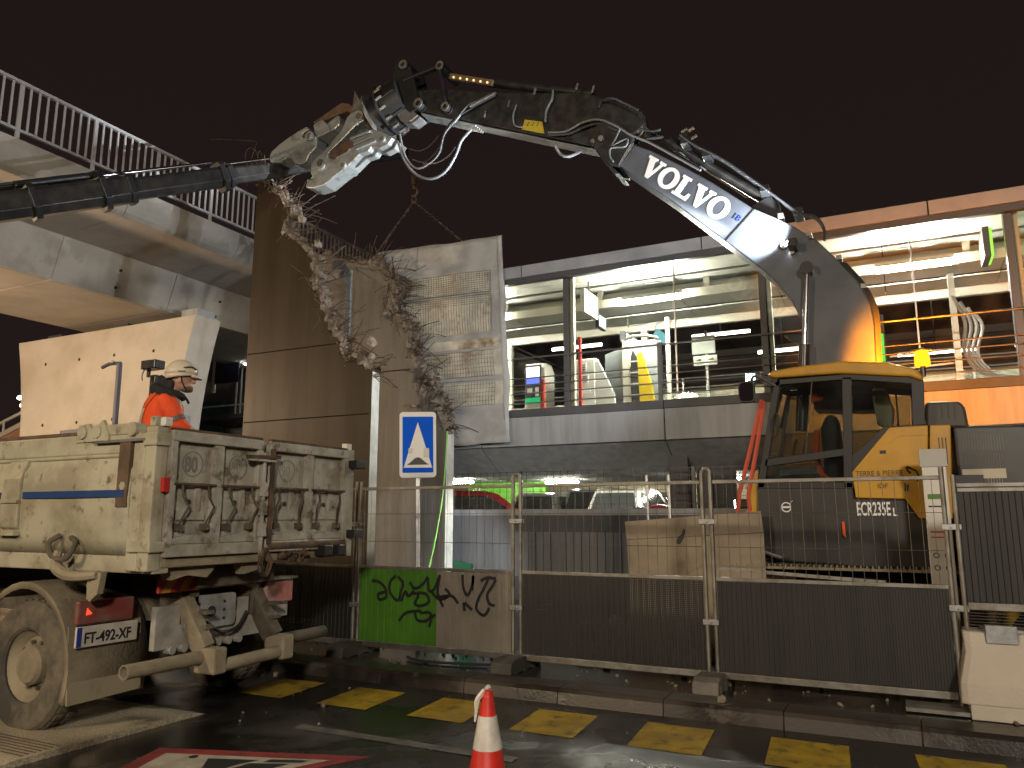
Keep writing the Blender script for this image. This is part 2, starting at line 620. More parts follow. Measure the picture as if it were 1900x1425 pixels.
tube_far = emis('far_fluorescent_tube', (1.0, 0.95, 0.80), 14.0)
park_e = emis('car_park_tube', (1.0, 0.94, 0.76), 260.0)
ceil_m = mat('ceiling_panel_metal', (0.58, 0.57, 0.52), 0.4, c2=(0.52, 0.51, 0.465), ns=1.2)
beam_m = mat('cream_beam_paint', (0.62, 0.58, 0.49), 0.5)
roof_m = mat('zinc_roof_fascia', (0.30, 0.305, 0.33), 0.5, c2=(0.24, 0.245, 0.265), ns=1.5)
post_m = mat('charcoal_post_paint', (0.055, 0.058, 0.065), 0.4)
stl_rail = mat('brushed_steel_rail', (0.45, 0.43, 0.42), 0.35, m=0.9)
g_clear = glass('station_glass', (0.93, 0.96, 0.93), 1.5, 0.012, 0.004, 1.6)
g_cab = glass('cab_glass', (0.70, 0.75, 0.74), 1.5, 0.012, 0.005, 2.0)
cab_blk = mat('cab_frame_black', (0.008, 0.008, 0.008), 0.5)
g_car = mat('car_window_glass', (0.05, 0.055, 0.055), 0.08, spec=0.7)


def perforated(name, c, holes):
    """dark sheet with a fine grid of small holes punched through it"""
    mt = bpy.data.materials.new(name)
    mt.use_nodes = True
    nt = mt.node_tree
    p = nt.nodes['Principled BSDF']
    p.inputs['Base Color'].default_value = (*c, 1)
    p.inputs['Roughness'].default_value = 0.55
    out = nt.nodes['Material Output']
    tr = _n(nt, 'ShaderNodeBsdfTransparent')
    tc = _n(nt, 'ShaderNodeTexCoord')
    vo = _n(nt, 'ShaderNodeTexVoronoi', feature='F1')
    vo.inputs['Scale'].default_value = 55
    vo.inputs['Randomness'].default_value = 0.0
    nt.links.new(tc.outputs['Object'], vo.inputs['Vector'])
    lt = _n(nt, 'ShaderNodeMath', operation='LESS_THAN')
    lt.inputs[1].default_value = holes
    nt.links.new(vo.outputs['Distance'], lt.inputs[0])
    mx = _n(nt, 'ShaderNodeMixShader')
    nt.links.new(lt.outputs[0], mx.inputs[0])
    nt.links.new(p.outputs[0], mx.inputs[1])
    nt.links.new(tr.outputs[0], mx.inputs[2])
    nt.links.new(mx.outputs[0], out.inputs[0])
    MATS[name] = mt
    return mt


sheet_perf = perforated('perforated_dark_sheet', (0.014, 0.013, 0.0125), 0.24)


def wet_ground(name, dry, wet, ns, lo, hi, rdry, rwet, bump, bs, c3=None):
    """ground whose noise-shaped damp patches are darker and glossier"""
    mt = bpy.data.materials.new(name)
    mt.use_nodes = True
    nt = mt.node_tree
    p = nt.nodes['Principled BSDF']
    tc = _n(nt, 'ShaderNodeTexCoord')
    n = _n(nt, 'ShaderNodeTexNoise')
    n.inputs['Scale'].default_value = ns
    n.inputs['Detail'].default_value = 7
    n.inputs['Distortion'].default_value = 0.6
    nt.links.new(tc.outputs['Object'], n.inputs['Vector'])
    rr = _n(nt, 'ShaderNodeMapRange')
    rr.inputs[1].default_value = lo
    rr.inputs[2].default_value = hi
    nt.links.new(n.outputs[0], rr.inputs[0])
    n2 = _n(nt, 'ShaderNodeTexNoise')
    n2.inputs['Scale'].default_value = bs
    n2.inputs['Detail'].default_value = 4
    nt.links.new(tc.outputs['Object'], n2.inputs['Vector'])
    g = _n(nt, 'ShaderNodeMapRange')
    g.inputs[1].default_value = 0.35
    g.inputs[2].default_value = 0.65
    g.inputs[3].default_value = 0.6
    g.inputs[4].default_value = 1.4
    nt.links.new(n2.outputs[0], g.inputs[0])
    mx = _n(nt, 'ShaderNodeMix', data_type='RGBA')
    mx.inputs[6].default_value = (*dry, 1)
    mx.inputs[7].default_value = (*wet, 1)
    nt.links.new(rr.outputs[0], mx.inputs[0])
    vm = _n(nt, 'ShaderNodeVectorMath', operation='SCALE')
    nt.links.new(mx.outputs[2], vm.inputs[0])
    nt.links.new(g.outputs[0], vm.inputs['Scale'])
    nt.links.new(vm.outputs[0], p.inputs['Base Color'])
    ro = _n(nt, 'ShaderNodeMapRange')
    ro.inputs[3].default_value = rdry
    ro.inputs[4].default_value = rwet
    nt.links.new(rr.outputs[0], ro.inputs[0])
    nt.links.new(ro.outputs[0], p.inputs['Roughness'])
    b = _n(nt, 'ShaderNodeBump')
    b.inputs['Distance'].default_value = 0.01
    bstr = _n(nt, 'ShaderNodeMapRange')
    bstr.inputs[3].default_value = bump
    bstr.inputs[4].default_value = bump * 0.25
    nt.links.new(rr.outputs[0], bstr.inputs[0])
    nt.links.new(bstr.outputs[0], b.inputs['Strength'])
    nt.links.new(n2.outputs[0], b.inputs['Height'])
    nt.links.new(b.outputs[0], p.inputs['Normal'])
    MATS[name] = mt
    return mt


asphalt = wet_ground('wet_asphalt', (0.034, 0.031, 0.027), (0.014, 0.013, 0.012), 0.8, 0.38, 0.54, 0.5, 0.10, 0.7, 130)
site_m = wet_ground('wet_site_ground', (0.09, 0.078, 0.062), (0.026, 0.024, 0.022), 0.9, 0.30, 0.44, 0.40, 0.15, 0.7, 60)
hump_m = wet_ground('worn_beige_paving', (0.36, 0.31, 0.22), (0.17, 0.145, 0.105), 1.4, 0.48, 0.64, 0.7, 0.4, 0.8, 70)

# ------------------------------------------------------------------ ground
road = MB().add([(-300, -300, 0), (300, -300, 0), (300, 300, 0), (-300, 300, 0)], [(0, 1, 2, 3)]).build('road', asphalt, base=(0, 0, 0), kind='structure')
KY = 6.92
site = MB().box(-60, 40, KY + 0.30, 60, -0.05, 0.125).build('site_ground', site_m, base=(0, 10, 0), kind='structure')
rk = random.Random(3)
kerb = MB().box(-60, 40, KY + 0.02, KY + 0.31, -0.05, 0.10).build('kerb', conc_kerb, base=(0, KY, 0), kind='structure')
x = -12.0
while x < 4:
    w = 1.0
    MB().prism([(KY - 0.01 + rk.uniform(-.004, .004), -0.02), (KY + 0.015, 0.10), (KY + 0.04, 0.135), (KY + 0.34, 0.137), (KY + 0.34, -0.02)], x + 0.003, x + w - 0.003, 'X').build('kerb_stone', conc_kerb, kerb, bevel=0.006)
    x += w
# yellow squares along the kerb
for i in range(9):
    x0 = -6.0 + i * 1.0
    MB().add([(x0, 5.93, 0.004), (x0 + 0.56, 5.93, 0.004), (x0 + 0.5, 6.66, 0.004), (x0 - 0.06, 6.66, 0.004)], [(0, 1, 2, 3)]).build('yellow_square', yel_mark, road)
MB().add([(-4.6, 5.18, 0.004), (-2.6, 5.18, 0.004), (-2.6, 5.30, 0.004), (-4.6, 5.30, 0.004)], [(0, 1, 2, 3)]).build('worn_line', grey_mark, road)
# painted hump warning triangle
ta, tb, tcn = at(296, 1387, Z=0.004), at(690, 1404, Z=0.004), Vector((-4.55, 2.75, 0.004))
cen = (ta + tb + tcn) / 3


def shrink(p, k, z):
    q = cen + (p - cen) * k
    return Vector((q.x, q.y, z))


MB().add([ta, tcn, tb], [(0, 1, 2)]).build('triangle_border', red_mark, road)
MB().add([shrink(ta, .76, .008), shrink(tcn, .76, .008), shrink(tb, .76, .008)], [(0, 1, 2)]).build('triangle_field', wht_mark, road)
m = MB()


def tri2(u, v):
    a, b, c = shrink(ta, .76, .012), shrink(tb, .76, .012), shrink(tcn, .76, .012)
    return a + (b - a) * u + (c - a) * v


m.add([tri2(.30, .07), tri2(.60, .06), tri2(.52, .14), tri2(.44, .30), tri2(.36, .26)], [(0, 1, 2, 3, 4)])
m.add([tri2(.66, .04), tri2(.88, .03), tri2(.86, .07), tri2(.64, .09)], [(0, 1, 2, 3)])
m.add([tri2(.58, .12), tri2(.80, .10), tri2(.70, .22), tri2(.50, .24)], [(0, 1, 2, 3)])
m.add([tri2(.2 + .028 * math.cos(a), .05 + .03 * math.sin(a)) for a in [k * .785 for k in range(8)]], [tuple(range(8))])
m.build('triangle_figure', letter_k, road)
# raised speed cushion under the truck wheel
m = MB()
m.prism([(3.2, 0.0), (3.55, 0.045), (4.95, 0.045), (5.2, 0.0)], -7.6, -5.62, 'X')
hump = m.build('speed_hump', hump_m, None, base=(-6.6, 4.2, 0), kind='structure')
for k in range(7):
    MB().add([(-7.5, 3.62 + k * .045, .0485), (-5.66, 3.62 + k * .045, .0485), (-5.66, 3.64 + k * .045, .0485), (-7.5, 3.64 + k * .045, .0485)], [(0, 1, 2, 3)]).build('groove', mud_dark, hump)
# pebbles and crumbs of concrete scattered on road and site
m = MB()
rp = random.Random(11)
for k in range(110):
    x, y = rp.uniform(-7.5, 2.0), rp.uniform(3.4, 6.9)
    r = rp.choice((.004, .005, .007, .010, .015))
    m.rock((x, y, r * .4), r, rp)
m.build('crumbs', conc_rubble, None, base=(-3, 5, 0), kind='stuff', label='pale crumbs of broken concrete scattered over the wet road', cat='crumbs')
m = MB()
for k in range(300):
    x, y = rp.uniform(-7.4, 2.2), rp.uniform(7.3, 9.3)
    r = rp.choice((.006, .01, .015, .02, .03))
    m.rock((x, y, .125 + r * .4), r, rp)
m.build('rubble_gravel', conc_rubble, None, base=(-3, 8, .125), kind='stuff', label='wet gravel and concrete bits under the fence', cat='gravel')
for k, (px, py, r, lab) in enumerate(((485, 1255, .055, 'fist-sized stone by the kerb behind the truck'), (512, 1255, .04, 'small stone lying next to the fist-sized stone behind the truck'), (600, 1312, .03, 'small stone beside the second yellow square'), (592, 1345, .018, 'tiny stone in front of the second yellow square'), (1340, 1302, .05, 'pale stone at the foot of the fence base by the kerb'))):
    zb = 0.137 if px > 1000 else 0.0
    p = at(px, py, Z=zb)
    MB().rock((p.x, p.y, zb + r * .5), r, rp).build('loose_stone', conc_rubble, label=lab, cat='stone', group='stones on the road')
# ------------------------------------------------------------------ footbridge
BX = -14.0
br = thing('footbridge', 'concrete footbridge with white baluster railing above the truck', 'bridge', (-18.4, 14, 0))
MB().prism([(BX - 2.0, 7.80), (BX - 0.10, 7.93), (BX - 0.10, 8.45), (-22.6, 8.45), (-22.6, 7.95), (-20.6, 7.80)], -6, 42, 'Y').build('deck', conc_soffit, br)
MB().prism([(BX - 2.02, 7.81), (BX - 2.32, 6.86), (-20.2, 6.86), (-20.5, 7.81)], -6, 42, 'Y').build('box_girder', conc_soffit, br)
y = -5.0
k = 0
fas = None
while y < 40:
    pr = [(BX + 0.06, 8.52), (BX + 0.08, 8.35), (BX + 0.05, 8.15), (BX - 0.03, 7.98), (BX - 0.12, 7.90), (BX - 0.16, 7.90), (BX - 0.16, 8.52)]
    MB().prism(pr, y + .008, y + 3.0 - .008, 'Y').build('fascia_panel', conc_bridge, br)
    MB().prism([(BX - 2.005, 7.80), (BX - 0.18, 7.905), (BX - .18, 7.925), (BX - 2.005, 7.82)], y + .012, y + 3.0 - .012, 'Y').build('soffit_panel', conc_soffit, br)
    # web and bottom slab segments of the box
    MB().prism([(BX - 2.0, 7.79), (BX - 2.31, 6.84), (BX - 2.40, 6.84), (BX - 2.1, 7.79)], y + .012, y + 3.0 - .012, 'Y').build('web_panel', conc_bridge, br)
    MB().prism([(BX - 2.42, 6.835), (-20.2, 6.835), (-20.2, 6.85), (BX - 2.42, 6.85)], y + .012, y + 3.0 - .012, 'Y').build('soffit_panel', conc_soffit, br)
    for zz, xx in ((7.45, BX - 2.105), (7.05, BX - 2.235)):
        MB().cyl((xx + .02, y + 1.5, zz), (xx - .03, y + 1.5, zz), .035, n=8).build('tie_hole', letter_k, br)
    y += 3.0
rl = MB()
rl.box(BX - .03, BX + .05, -5, 40, 9.60, 9.66)
rl.box(BX - .02, BX + .04, -5, 40, 8.68, 8.73)
railing = rl.build('railing', rail_pale, br)
bal = MB().box(-.012, .012, -.018, .018, 8.72, 9.60).mesh('baluster', rail_pale, Vector((0, 0, 0)))
bpost = MB().box(-.02, .02, -.035, .035, 8.52, 9.60).mesh('post', rail_pale, Vector((0, 0, 0)))
y = 6.2 - 27 * .165
k = 0
while y < 24:
    place('railing_post' if k % 9 == 0 else 'baluster', bpost if k % 9 == 0 else bal, railing, Vector((BX + .01, y, 0)))
    y += 0.165
    k += 1
# ------------------------------------------------------------------ pier
pz0 = 0.1
prof = []
pp = thing('bridge_pier', 'broad pale concrete pier with flared ends under the footbridge', 'pier', (-18.8, 13.4, 0.1))
left, right = [], []
for i in range(13):
    t = i / 12
    z = pz0 + (6.62 - pz0) * t
    fl = 0.55 * max(0, (t - .45) / .55) ** 2
    left.append((-21.75 - fl * 1.0, z))
    right.append((-15.72 + fl, z))
m = MB()
m.prism(right + left[::-1], 12.95, 13.75, 'Y')
m.build('shaft', conc_pier, pp, bevel=0.02)
box('groove', conc_stn, pp, -15.75, -15.66, 13.27, 13.43, .3, 5.9)
box('bearing', conc_stn, pp, -15.85, -15.30, 13.1, 13.65, 6.62, 6.834)
box('bearing', conc_dark, pp, -19.0, -18.2, 13.35, 13.68, 6.62, 6.834)
box('bearing', conc_dark, pp, -21.6, -21.0, 13.35, 13.68, 6.62, 6.834)
for px, py in ((85, 676), (147, 667), (212, 659), (285, 651), (79, 789), (142, 784), (208, 778)):
    p = at(px, py, Y=12.95)
    MB().cyl((p.x, 12.944, p.z), (p.x, 13.0, p.z), .045, n=8).build('tie_hole', letter_k, pp)
# ------------------------------------------------------------------ left background: ramp and building
rp_ = thing('access_ramp', 'orange-lit ramp wall with white handrail behind the pier on the left', 'ramp', (-27, 16, 0))
ramp_m = mat('orange_lit_render', (0.50, 0.28, 0.19), 0.7, c2=(0.42, 0.22, 0.15), ns=1)  # orange light on the ramp is put into the wall colour
MB().prism([(-34, 0.1), (-34, 3.0), (-26.0, 5.2), (-22, 6.2), (-22, .1)], 16.0, 16.3, 'Y').build('wall', ramp_m, rp_)
MB().bar((-34, 15.97, 3.35), (-22, 15.97, 6.55), .06, .1).build('handrail', white_pnt, rp_)
MB().bar((-34, 15.97, 2.9), (-22, 15.97, 6.1), .1, .16).build('coping', white_pnt, rp_)
for k in range(9):
    xx = -33 + k * 1.3
    zz = 3.35 + (xx + 34) * 3.2 / 12
    MB().bar((xx, 15.95, zz), (xx, 15.95, zz - .5), .05, .05).build('post', white_pnt, rp_)
lp = thing('ramp_lamp', 'small white wall lamp glowing beside the orange-lit ramp', 'lamp', (-27.3, 15.8, 5.9))
p = at(38, 738, Y=15.7)
MB().cyl((p.x, 15.7, p.z), (p.x, 15.95, p.z), .05).build('bracket', steel_dark, lp)
MB().ball((p.x, 15.68, p.z), .11, sc=(1.2, .6, .7)).build('glass_globe', emis('lamp_glow', (1, .93, .8), 9), lp, smooth=True)
p2 = at(37, 752, Y=15.7)
MB().cyl((p2.x, 15.72, p2.z), (p2.x, 15.9, p2.z), .06).build('lower_globe', emis('lamp_glow_low', (1, .85, .6), 4), lp)

bb = thing('rear_building', 'dim grey building wall between pier and demolished wall', 'building', (-20, 21, 0.1))
rear_m = mat('grey_green_cladding', (0.15, 0.165, 0.155), 0.6, c2=(0.12, 0.13, 0.122), ns=1)
rear_lo = mat('beige_panel', (0.34, 0.31, 0.26), 0.65, c2=(0.29, 0.26, 0.22), ns=1.5)
box('wall', rear_m, bb, -30, -15.2, 21.0, 21.4, 0.1, 9)
for (x0, x1, z0, z1) in ((-23.3, -20.6, 3.4, 5.0), (-20.55, -17.8, 3.4, 5.0), (-23.3, -20.6, 5.05, 6.6), (-20.55, -17.8, 5.05, 6.6), (-23.3, -17.8, 1.2, 3.36)):
    box('wall_panel', rear_lo if z0 < 5 else rear_m, bb, x0, x1, 20.9, 21.0, z0, z1)
box('glass_edge', mat('teal_glass_edge', (0.02, 0.09, 0.075), 0.2), bb, -23.6, -22.35, 20.6, 20.75, 1.2, 6.0)
fr = thing('rear_fence', 'white vertical bar fence high up beside the wall lamp', 'fence', (-20, 19.5, 5.2))
box('base_slab', conc_dark, fr, -22.6, -17.6, 19.2, 20.5, 5.05, 5.2)
for k in range(14):
    xx = -20.6 + k * .22
    h = 7.3 + .9 * min(1, k / 6) ** .6
    box('bar', rail_pale, fr, xx, xx + .045, 19.5, 19.54, 5.2, h)
box('bottom_rail', rail_pale, fr, -22.4, -17.7, 19.48, 19.56, 5.55, 5.6)
bsn = thing('blue_sign_panel', 'dark blue sign panel on a white post beside the pier', 'sign', (-20.6, 18.5, 5.2))
pa, pb = at(402, 655, Y=18.6), at(441, 708, Y=18.6)
box('panel', mat('dark_blue_panel', (0.012, 0.018, 0.06), 0.4), bsn, pa.x, pb.x, 18.6, 18.66, pb.z, pa.z)
box('post', white_pnt, bsn, pa.x - .12, pa.x - .02, 18.58, 18.68, pb.z - .3, pa.z + .02)
MB().prism([(pa.x + .25, pa.z - .30), (pa.x + .5, pa.z - .30), (pa.x + .375, pa.z - .12)], 18.59, 18.6, 'Y').build('arrow_mark', mat('faint_grey_print', (.08, .09, .13), .5), bsn)
wl = thing('wall_lamp', 'bright round wall lamp left of the demolished wall', 'lamp', (-18.9, 18.3, 6.6))
p = at(457, 672, Y=18.9)
MB().ball((p.x, 18.9, p.z), .11).build('globe', emis('white_lamp_glow', (1, 1, .86), 30), wl, smooth=True)
MB().cyl((p.x, 18.95, p.z), (p.x, 19.5, p.z), .04).build('bracket', steel_dark, wl)
light('wall_lamp_light', 'POINT', (p.x, 18.7, p.z), 60, (1, .98, .85), wl, size=.1)

# ------------------------------------------------------------------ half demolished walls
rw = random.Random(21)


def jag(pts, amp, rnd, sub=4):
    out = []
    for i in range(len(pts) - 1):
        a, b = Vector(pts[i]), Vector(pts[i + 1])
        for k in range(sub):
            q = a + (b - a) * (k / sub)
            if k:
                q += Vector((rnd.uniform(-amp, amp), rnd.uniform(-amp, amp)))
            out.append((q.x, q.y))
    out.append(tuple(pts[-1]))
    return out


def broken_wall(name, label, px_edge, Y0, Y1, xl, xr, face, extra_left, seams, seed, nchunk, nrebar, spill):
    rnd = random.Random(seed)
    t = thing(name, label, 'wall', ((xl + xr) / 2, Y0, 0.12))
    edge = XZ(px_edge, Y0)
    edge[-1] = (xr, edge[-1][1])
    je = jag(edge, .05, rnd, 5)
    jb = [(a + rnd.uniform(-.06, .05), b + rnd.uniform(-.06, .05)) for a, b in je]
    jb[-1] = je[-1]
    body = [(xl, 0.12)] + extra_left
    n0 = len(body)
    poly_f = body + je + [(xr, 0.12)]
    poly_b = body + jb + [(xr, 0.12)]
    n = len(poly_f)
    m = MB()
    vs = [(x, Y0, z) for x, z in poly_f] + [(x, Y1, z) for x, z in poly_b]
    m.add(vs, [tuple(range(n)), tuple(range(2 * n - 1, n - 1, -1))])
    m.build('wall_slab', face, t)
    m = MB()
    m.add(vs, [(i, n + i, n + (i + 1) % n, (i + 1) % n) for i in range(n0 - 1)])
    m.build('wall_end', face, t)
    # torn surface: a rough band folded over the break
    m = MB()
    fine_f, fine_b = [], []
    for i in range(len(je) - 1):
        for k in range(3):
            fine_f.append(Vector(je[i]).lerp(Vector(je[i + 1]), k / 3))
            fine_b.append(Vector(jb[i]).lerp(Vector(jb[i + 1]), k / 3))
    nu, nv = len(fine_f), 11
    vs2 = []
    for i in range(nu):
        a, b = fine_f[i], fine_b[i]
        tg = fine_f[min(i + 2, nu - 1)] - fine_f[max(i - 2, 0)]
        nrm = Vector((-tg.y, tg.x))
        nrm = -nrm if nrm.x < 0 else nrm
        nrm.normalize()
        for j in range(nv):
            v = j / (nv - 1)
            q = a.lerp(b, v)
            yy = Y0 - .03 + (Y1 - Y0 + .06) * v
            p3 = Vector((q.x, yy, q.y))
            h = .10 * mnoise.noise(p3 * 4.5) + .09 * abs(mnoise.noise(p3 * 9.0)) + .05 * mnoise.noise(p3 * 19)
            w = math.sin(math.pi * v) ** .5
            d = (h + .05) * w + spill * .35 * w
            vs2.append((q.x + nrm.x * d + .03 * mnoise.noise(p3 * 13), yy + .04 * mnoise.noise(p3 * 11 + Vector((5, 5, 5))), q.y + nrm.y * d))
    m.add(vs2, [(i * nv + j, (i + 1) * nv + j, (i + 1) * nv + j + 1, i * nv + j + 1) for i in range(nu - 1) for j in range(nv - 1)])
    m.build('broken_edge', conc_rubble, t)
    m = MB()
    m.add([(xr, Y0, .12), (xr, Y1, .12), (xr, Y1, je[-1][1]), (xr, Y0, je[-1][1])], [(0, 1, 2, 3)])
    o = m.build('cut_edge', conc_cut, t)
    for za in seams:
        xe = min([xr] + [a[0] for a, b in zip(je, je[1:]) if (a[1] - za) * (b[1] - za) <= 0]) - .06
        MB().box(xl + .02, xe, Y0 - .006, Y0 + .02, za - .010, za + .010).build('joint', mat('dark_joint', (.012, .011, .010), .9, spec=.1), t)
    # chunks along the break
    L = len(je)
    for k in range(nchunk):
        i = rnd.randrange(1, L - 1)
        x, z = je[i]
        r = rnd.choice((.04, .05, .06, .08, .10))
        c = (x + rnd.uniform(-.04, spill * .7), rnd.uniform(Y0 + .02, Y1 + .05), z + rnd.uniform(-.12, .10))
        MB().rock(c, r, rnd).build('concrete_chunk', conc_rubble, t)
    m = MB()
    for k in range(nrebar):
        i = rnd.randrange(1, L - 1)
        x, z = je[i]
        p0 = Vector((x - .05, rnd.uniform(Y0 + .03, Y1 - .02), z + rnd.uniform(-.1, .05)))
        d = Vector((rnd.uniform(.1, 1), rnd.uniform(-.7, .4), rnd.uniform(-.35, .75)))
        d.normalize()
        ln = rnd.uniform(.25, .85)
        pts = [p0]
        bend = Vector((rnd.uniform(-.5, .5), rnd.uniform(-.5, .5), rnd.uniform(-1.0, .5)))
        for q in range(1, 5):
            pts.append(p0 + d * ln * q / 4 + bend * ln * .55 * (q / 4) ** 2)
        m.tube(pts, rnd.choice((.006, .007, .009)), n=4, sub=3)
    o = m.build('bent_rebar', rebar_m, t, kind='stuff')
    # small crumbs
    m = MB()
    for k in range(nchunk * 12):
        i = rnd.randrange(1, L - 1)
        x, z = je[i]
        m.rock((x + rnd.uniform(-.06, spill), rnd.uniform(Y0, Y1 + .05), z + rnd.uniform(-.16, .12)), rnd.choice((.012, .016, .02, .028, .04, .05)), rnd)
    m.build('crumbled_concrete', conc_rubble, t, kind='stuff')
    return t, je


E1 = [(474, 322), (486, 336), (497, 352), (520, 362), (540, 396), (524, 426), (536, 436), (560, 455), (580, 482), (584, 509), (577, 523), (593, 548), (601, 578), (612, 613), (626, 627), (637, 644), (629, 663), (656, 663), (678, 685), (684, 690)]
X1R = at(686, 850, Y=10.95).x
w1, je1 = broken_wall('demolished_wall', 'dark brown concrete wall half torn down, jagged edge below the crusher jaws', E1, 10.95, 11.17, -11.32, X1R, conc_brown, [(-11.32, at(471, 440, Y=10.95).z), (-11.30, at(474, 345, Y=10.95).z)],
                      [at(580, 643, Y=10.95).z, at(580, 775, Y=10.95).z], 5, 22, 230, .12)
E2 = [(600, 474), (640, 486), (681, 490), (690, 482), (714, 512), (727, 526), (725, 553), (714, 570), (716, 589), (741, 597), (757, 619), (755, 646), (766, 665), (768, 723), (790, 739), (812, 765), (822, 800)]
X2R = at(827, 900, Y=13.30).x
w2, je2 = broken_wall('demolished_wall', 'grey brown inner concrete wall with rubble edge left of the hanging mat', E2, 13.30, 13.60, -12.2, X2R, conc_grey, [(-12.2, at(596, 474, Y=13.3).z)],
                      [at(760, 685, Y=13.3).z], 8, 22, 250, .22)
# rubble lying against the right flank of the inner wall, below the break
m = MB()
for k in range(110):
    t_ = rw.random()
    p = at(800 + 38 * t_ + rw.uniform(-14, 14), 690 + 110 * t_ + rw.uniform(-12, 12), Y=13.45)
    m.rock(p, rw.uniform(.02, .07), rw)
m.build('crumbled_concrete', conc_rubble, w2, kind='stuff')
# wires snaking up from the top of the broken outer wall
m = MB()
for a in ([(470, 330), (455, 295), (462, 275), (476, 283), (486, 320), (484, 350)], [(470, 340), (466, 300), (474, 272), (470, 262), (390, 258)], [(478, 340), (480, 310), (470, 300), (464, 330)], [(484, 345), (478, 300), (482, 280), (488, 300), (486, 340)], [(500, 335), (520, 342), (540, 340)], [(495, 335), (510, 330), (522, 352)], [(458, 345), (462, 320), (455, 300)]):
    m.tube([at(x, y, Y=11.0 + rw.uniform(-.1, .1)) for x, y in a], .008, n=4)
m.build('loose_wire', rebar_m, w1)
conc_lump = mat('pale_broken_concrete', (0.36, 0.315, 0.25), 0.9, c2=(0.17, 0.138, 0.105), ns=6, bump=0.9, bs=22)
# big pale lumps clinging to the edges
for px, py, r, Y, w in ((560, 408, .20, 10.98, w1), (528, 432, .13, 10.95, w1), (591, 454, .17, 11.0, w1), (588, 520, .19, 11.0, w1), (690, 634, .21, 11.05, w1), (690, 660, .14, 11.0, w1), (500, 338, .13, 11, w1), (522, 358, .11, 11, w1),
                        (703, 490, .26, 13.4, w2), (735, 540, .24, 13.4, w2), (715, 578, .16, 13.3, w2), (770, 650, .16, 13.4, w2), (745, 610, .18, 13.4, w2), (765, 753, .14, 13.2, w2), (800, 735, .15, 13.4, w2)):
    p = at(px, py, Y=Y)
    MB().rock(p, r * .62, rw).build('concrete_lump', conc_lump, w)
# bent sheet and pale stud left standing between the walls
sh = thing('bent_metal_stud', 'bent pale metal stud and plate sticking out between the broken walls', 'stud', (at(646, 640, Y=12.2).x, 12.2, 3))
a, b = at(637, 640, Y=12.2), at(655, 500, Y=12.2)
MB().box(a.x, b.x - .05, 12.2, 12.26, a.z - 4.2, b.z).build('stud', mat('dull_stud', (.22, .22, .21), .6), sh)
q = [at(x, y, Y=12.1) for x, y in ((612, 487), (634, 483), (651, 503), (648, 509), (632, 500), (614, 500))]
MB().prism([(v.x, v.z) for v in q], 12.08, 12.1, 'Y').build('plate', galv, sh)
a = [at(x, y, Y=12.2) for x, y in ((600, 520), (640, 508))]
MB().bar(a[0], a[1], .05, .12).build('strap', galv, sh)

# ------------------------------------------------------------------ hanging protective mat
mt_ = thing('protective_mat', 'grey stitched protective mat hanging from two chains in front of the station', 'mat', (-8.5, 13.85, 3.15))
p0, p1, p2, p3 = at(698, 470, Y=13.85), at(932, 437, Y=13.85), at(948, 820, Y=13.85), at(800, 832, Y=13.85)
p3 = Vector((p0.x, 13.85, p3.z))
m = MB()
NU, NV = 26, 40
vs, fs = [], []
for j in range(NV + 1):
    v = j / NV
    for i in range(NU + 1):
        u = i / NU
        a = p0 + (p1 - p0) * u
        b = p3 + (p2 - p3) * u
        q = a + (b - a) * v
        q.y += .03 * math.sin(v * 31 + 1.5 * math.sin(u * 5)) * (.4 + .6 * v) + .035 * mnoise.noise(Vector((u * 5, v * 6, 2))) - .02
        q.z += (.05 * mnoise.noise(Vector((u * 4, 0, 5))) if j == 0 else 0) + (.06 * mnoise.noise(Vector((u * 5, 3, 5))) if j == NV else 0)
        q.x += .04 * mnoise.noise(Vector((v * 5, 1, 9))) * (1 if i == NU else 0)
        vs.append(q)
for j in range(NV):
    for i in range(NU):
        k = j * (NU + 1) + i
        fs.append((k, k + NU + 1, k + NU + 2, k + 1))
m.add(vs, fs)
cl = m.build('fabric', mat_cloth, mt_, smooth=True)
so = cl.modifiers.new('thickness', 'SOLIDIFY')
so.thickness = .03
so.offset = -1


def mat_pt(u, v, dy):
    a = p0 + (p1 - p0) * u
    b = p3 + (p2 - p3) * u
    q = a + (b - a) * v
    q.y += .03 * math.sin(v * 31 + 1.5 * math.sin(u * 5)) * (.4 + .6 * v) + .035 * mnoise.noise(Vector((u * 5, v * 6, 2))) - .02 + dy
    return q


for (u0, u1, v0, v1) in ((.27, .90, .17, .27), (.27, .90, .29, .47), (.30, .97, .56, .68), (.32, .97, .71, .82), (.4, .97, .50, .545)):
    m = MB()
    n1, n2 = 18, 8
    vs = [mat_pt(u0 + (u1 - u0) * i / n1, v0 + (v1 - v0) * j / n2, -.022) for j in range(n2 + 1) for i in range(n1 + 1)]
    fs = [(j * (n1 + 1) + i, (j + 1) * (n1 + 1) + i, (j + 1) * (n1 + 1) + i + 1, j * (n1 + 1) + i + 1) for j in range(n2) for i in range(n1)]
    m.add(vs, fs)
    m.build('pale_patch', mat_pale, mt_, smooth=True)
m = MB()
for k in range(34):
    u = .27 + .64 * k / 33
    for (v0, v1) in ((.17, .27), (.29, .47), (.56, .68), (.71, .82)):
        m.tube([mat_pt(u, v0 + (v1 - v0) * t / 4, -.028) for t in range(5)], .006, n=3, sm=False)
for k in range(30):
    v = .17 + .3 * k / 29 if k < 16 else .56 + .26 * (k - 16) / 13
    m.tube([mat_pt(.27 + .64 * t / 12, v, -.028) for t in range(13)], .005, n=3, sm=False)
m.build('wire_grid', galv_old, mt_, kind='stuff')
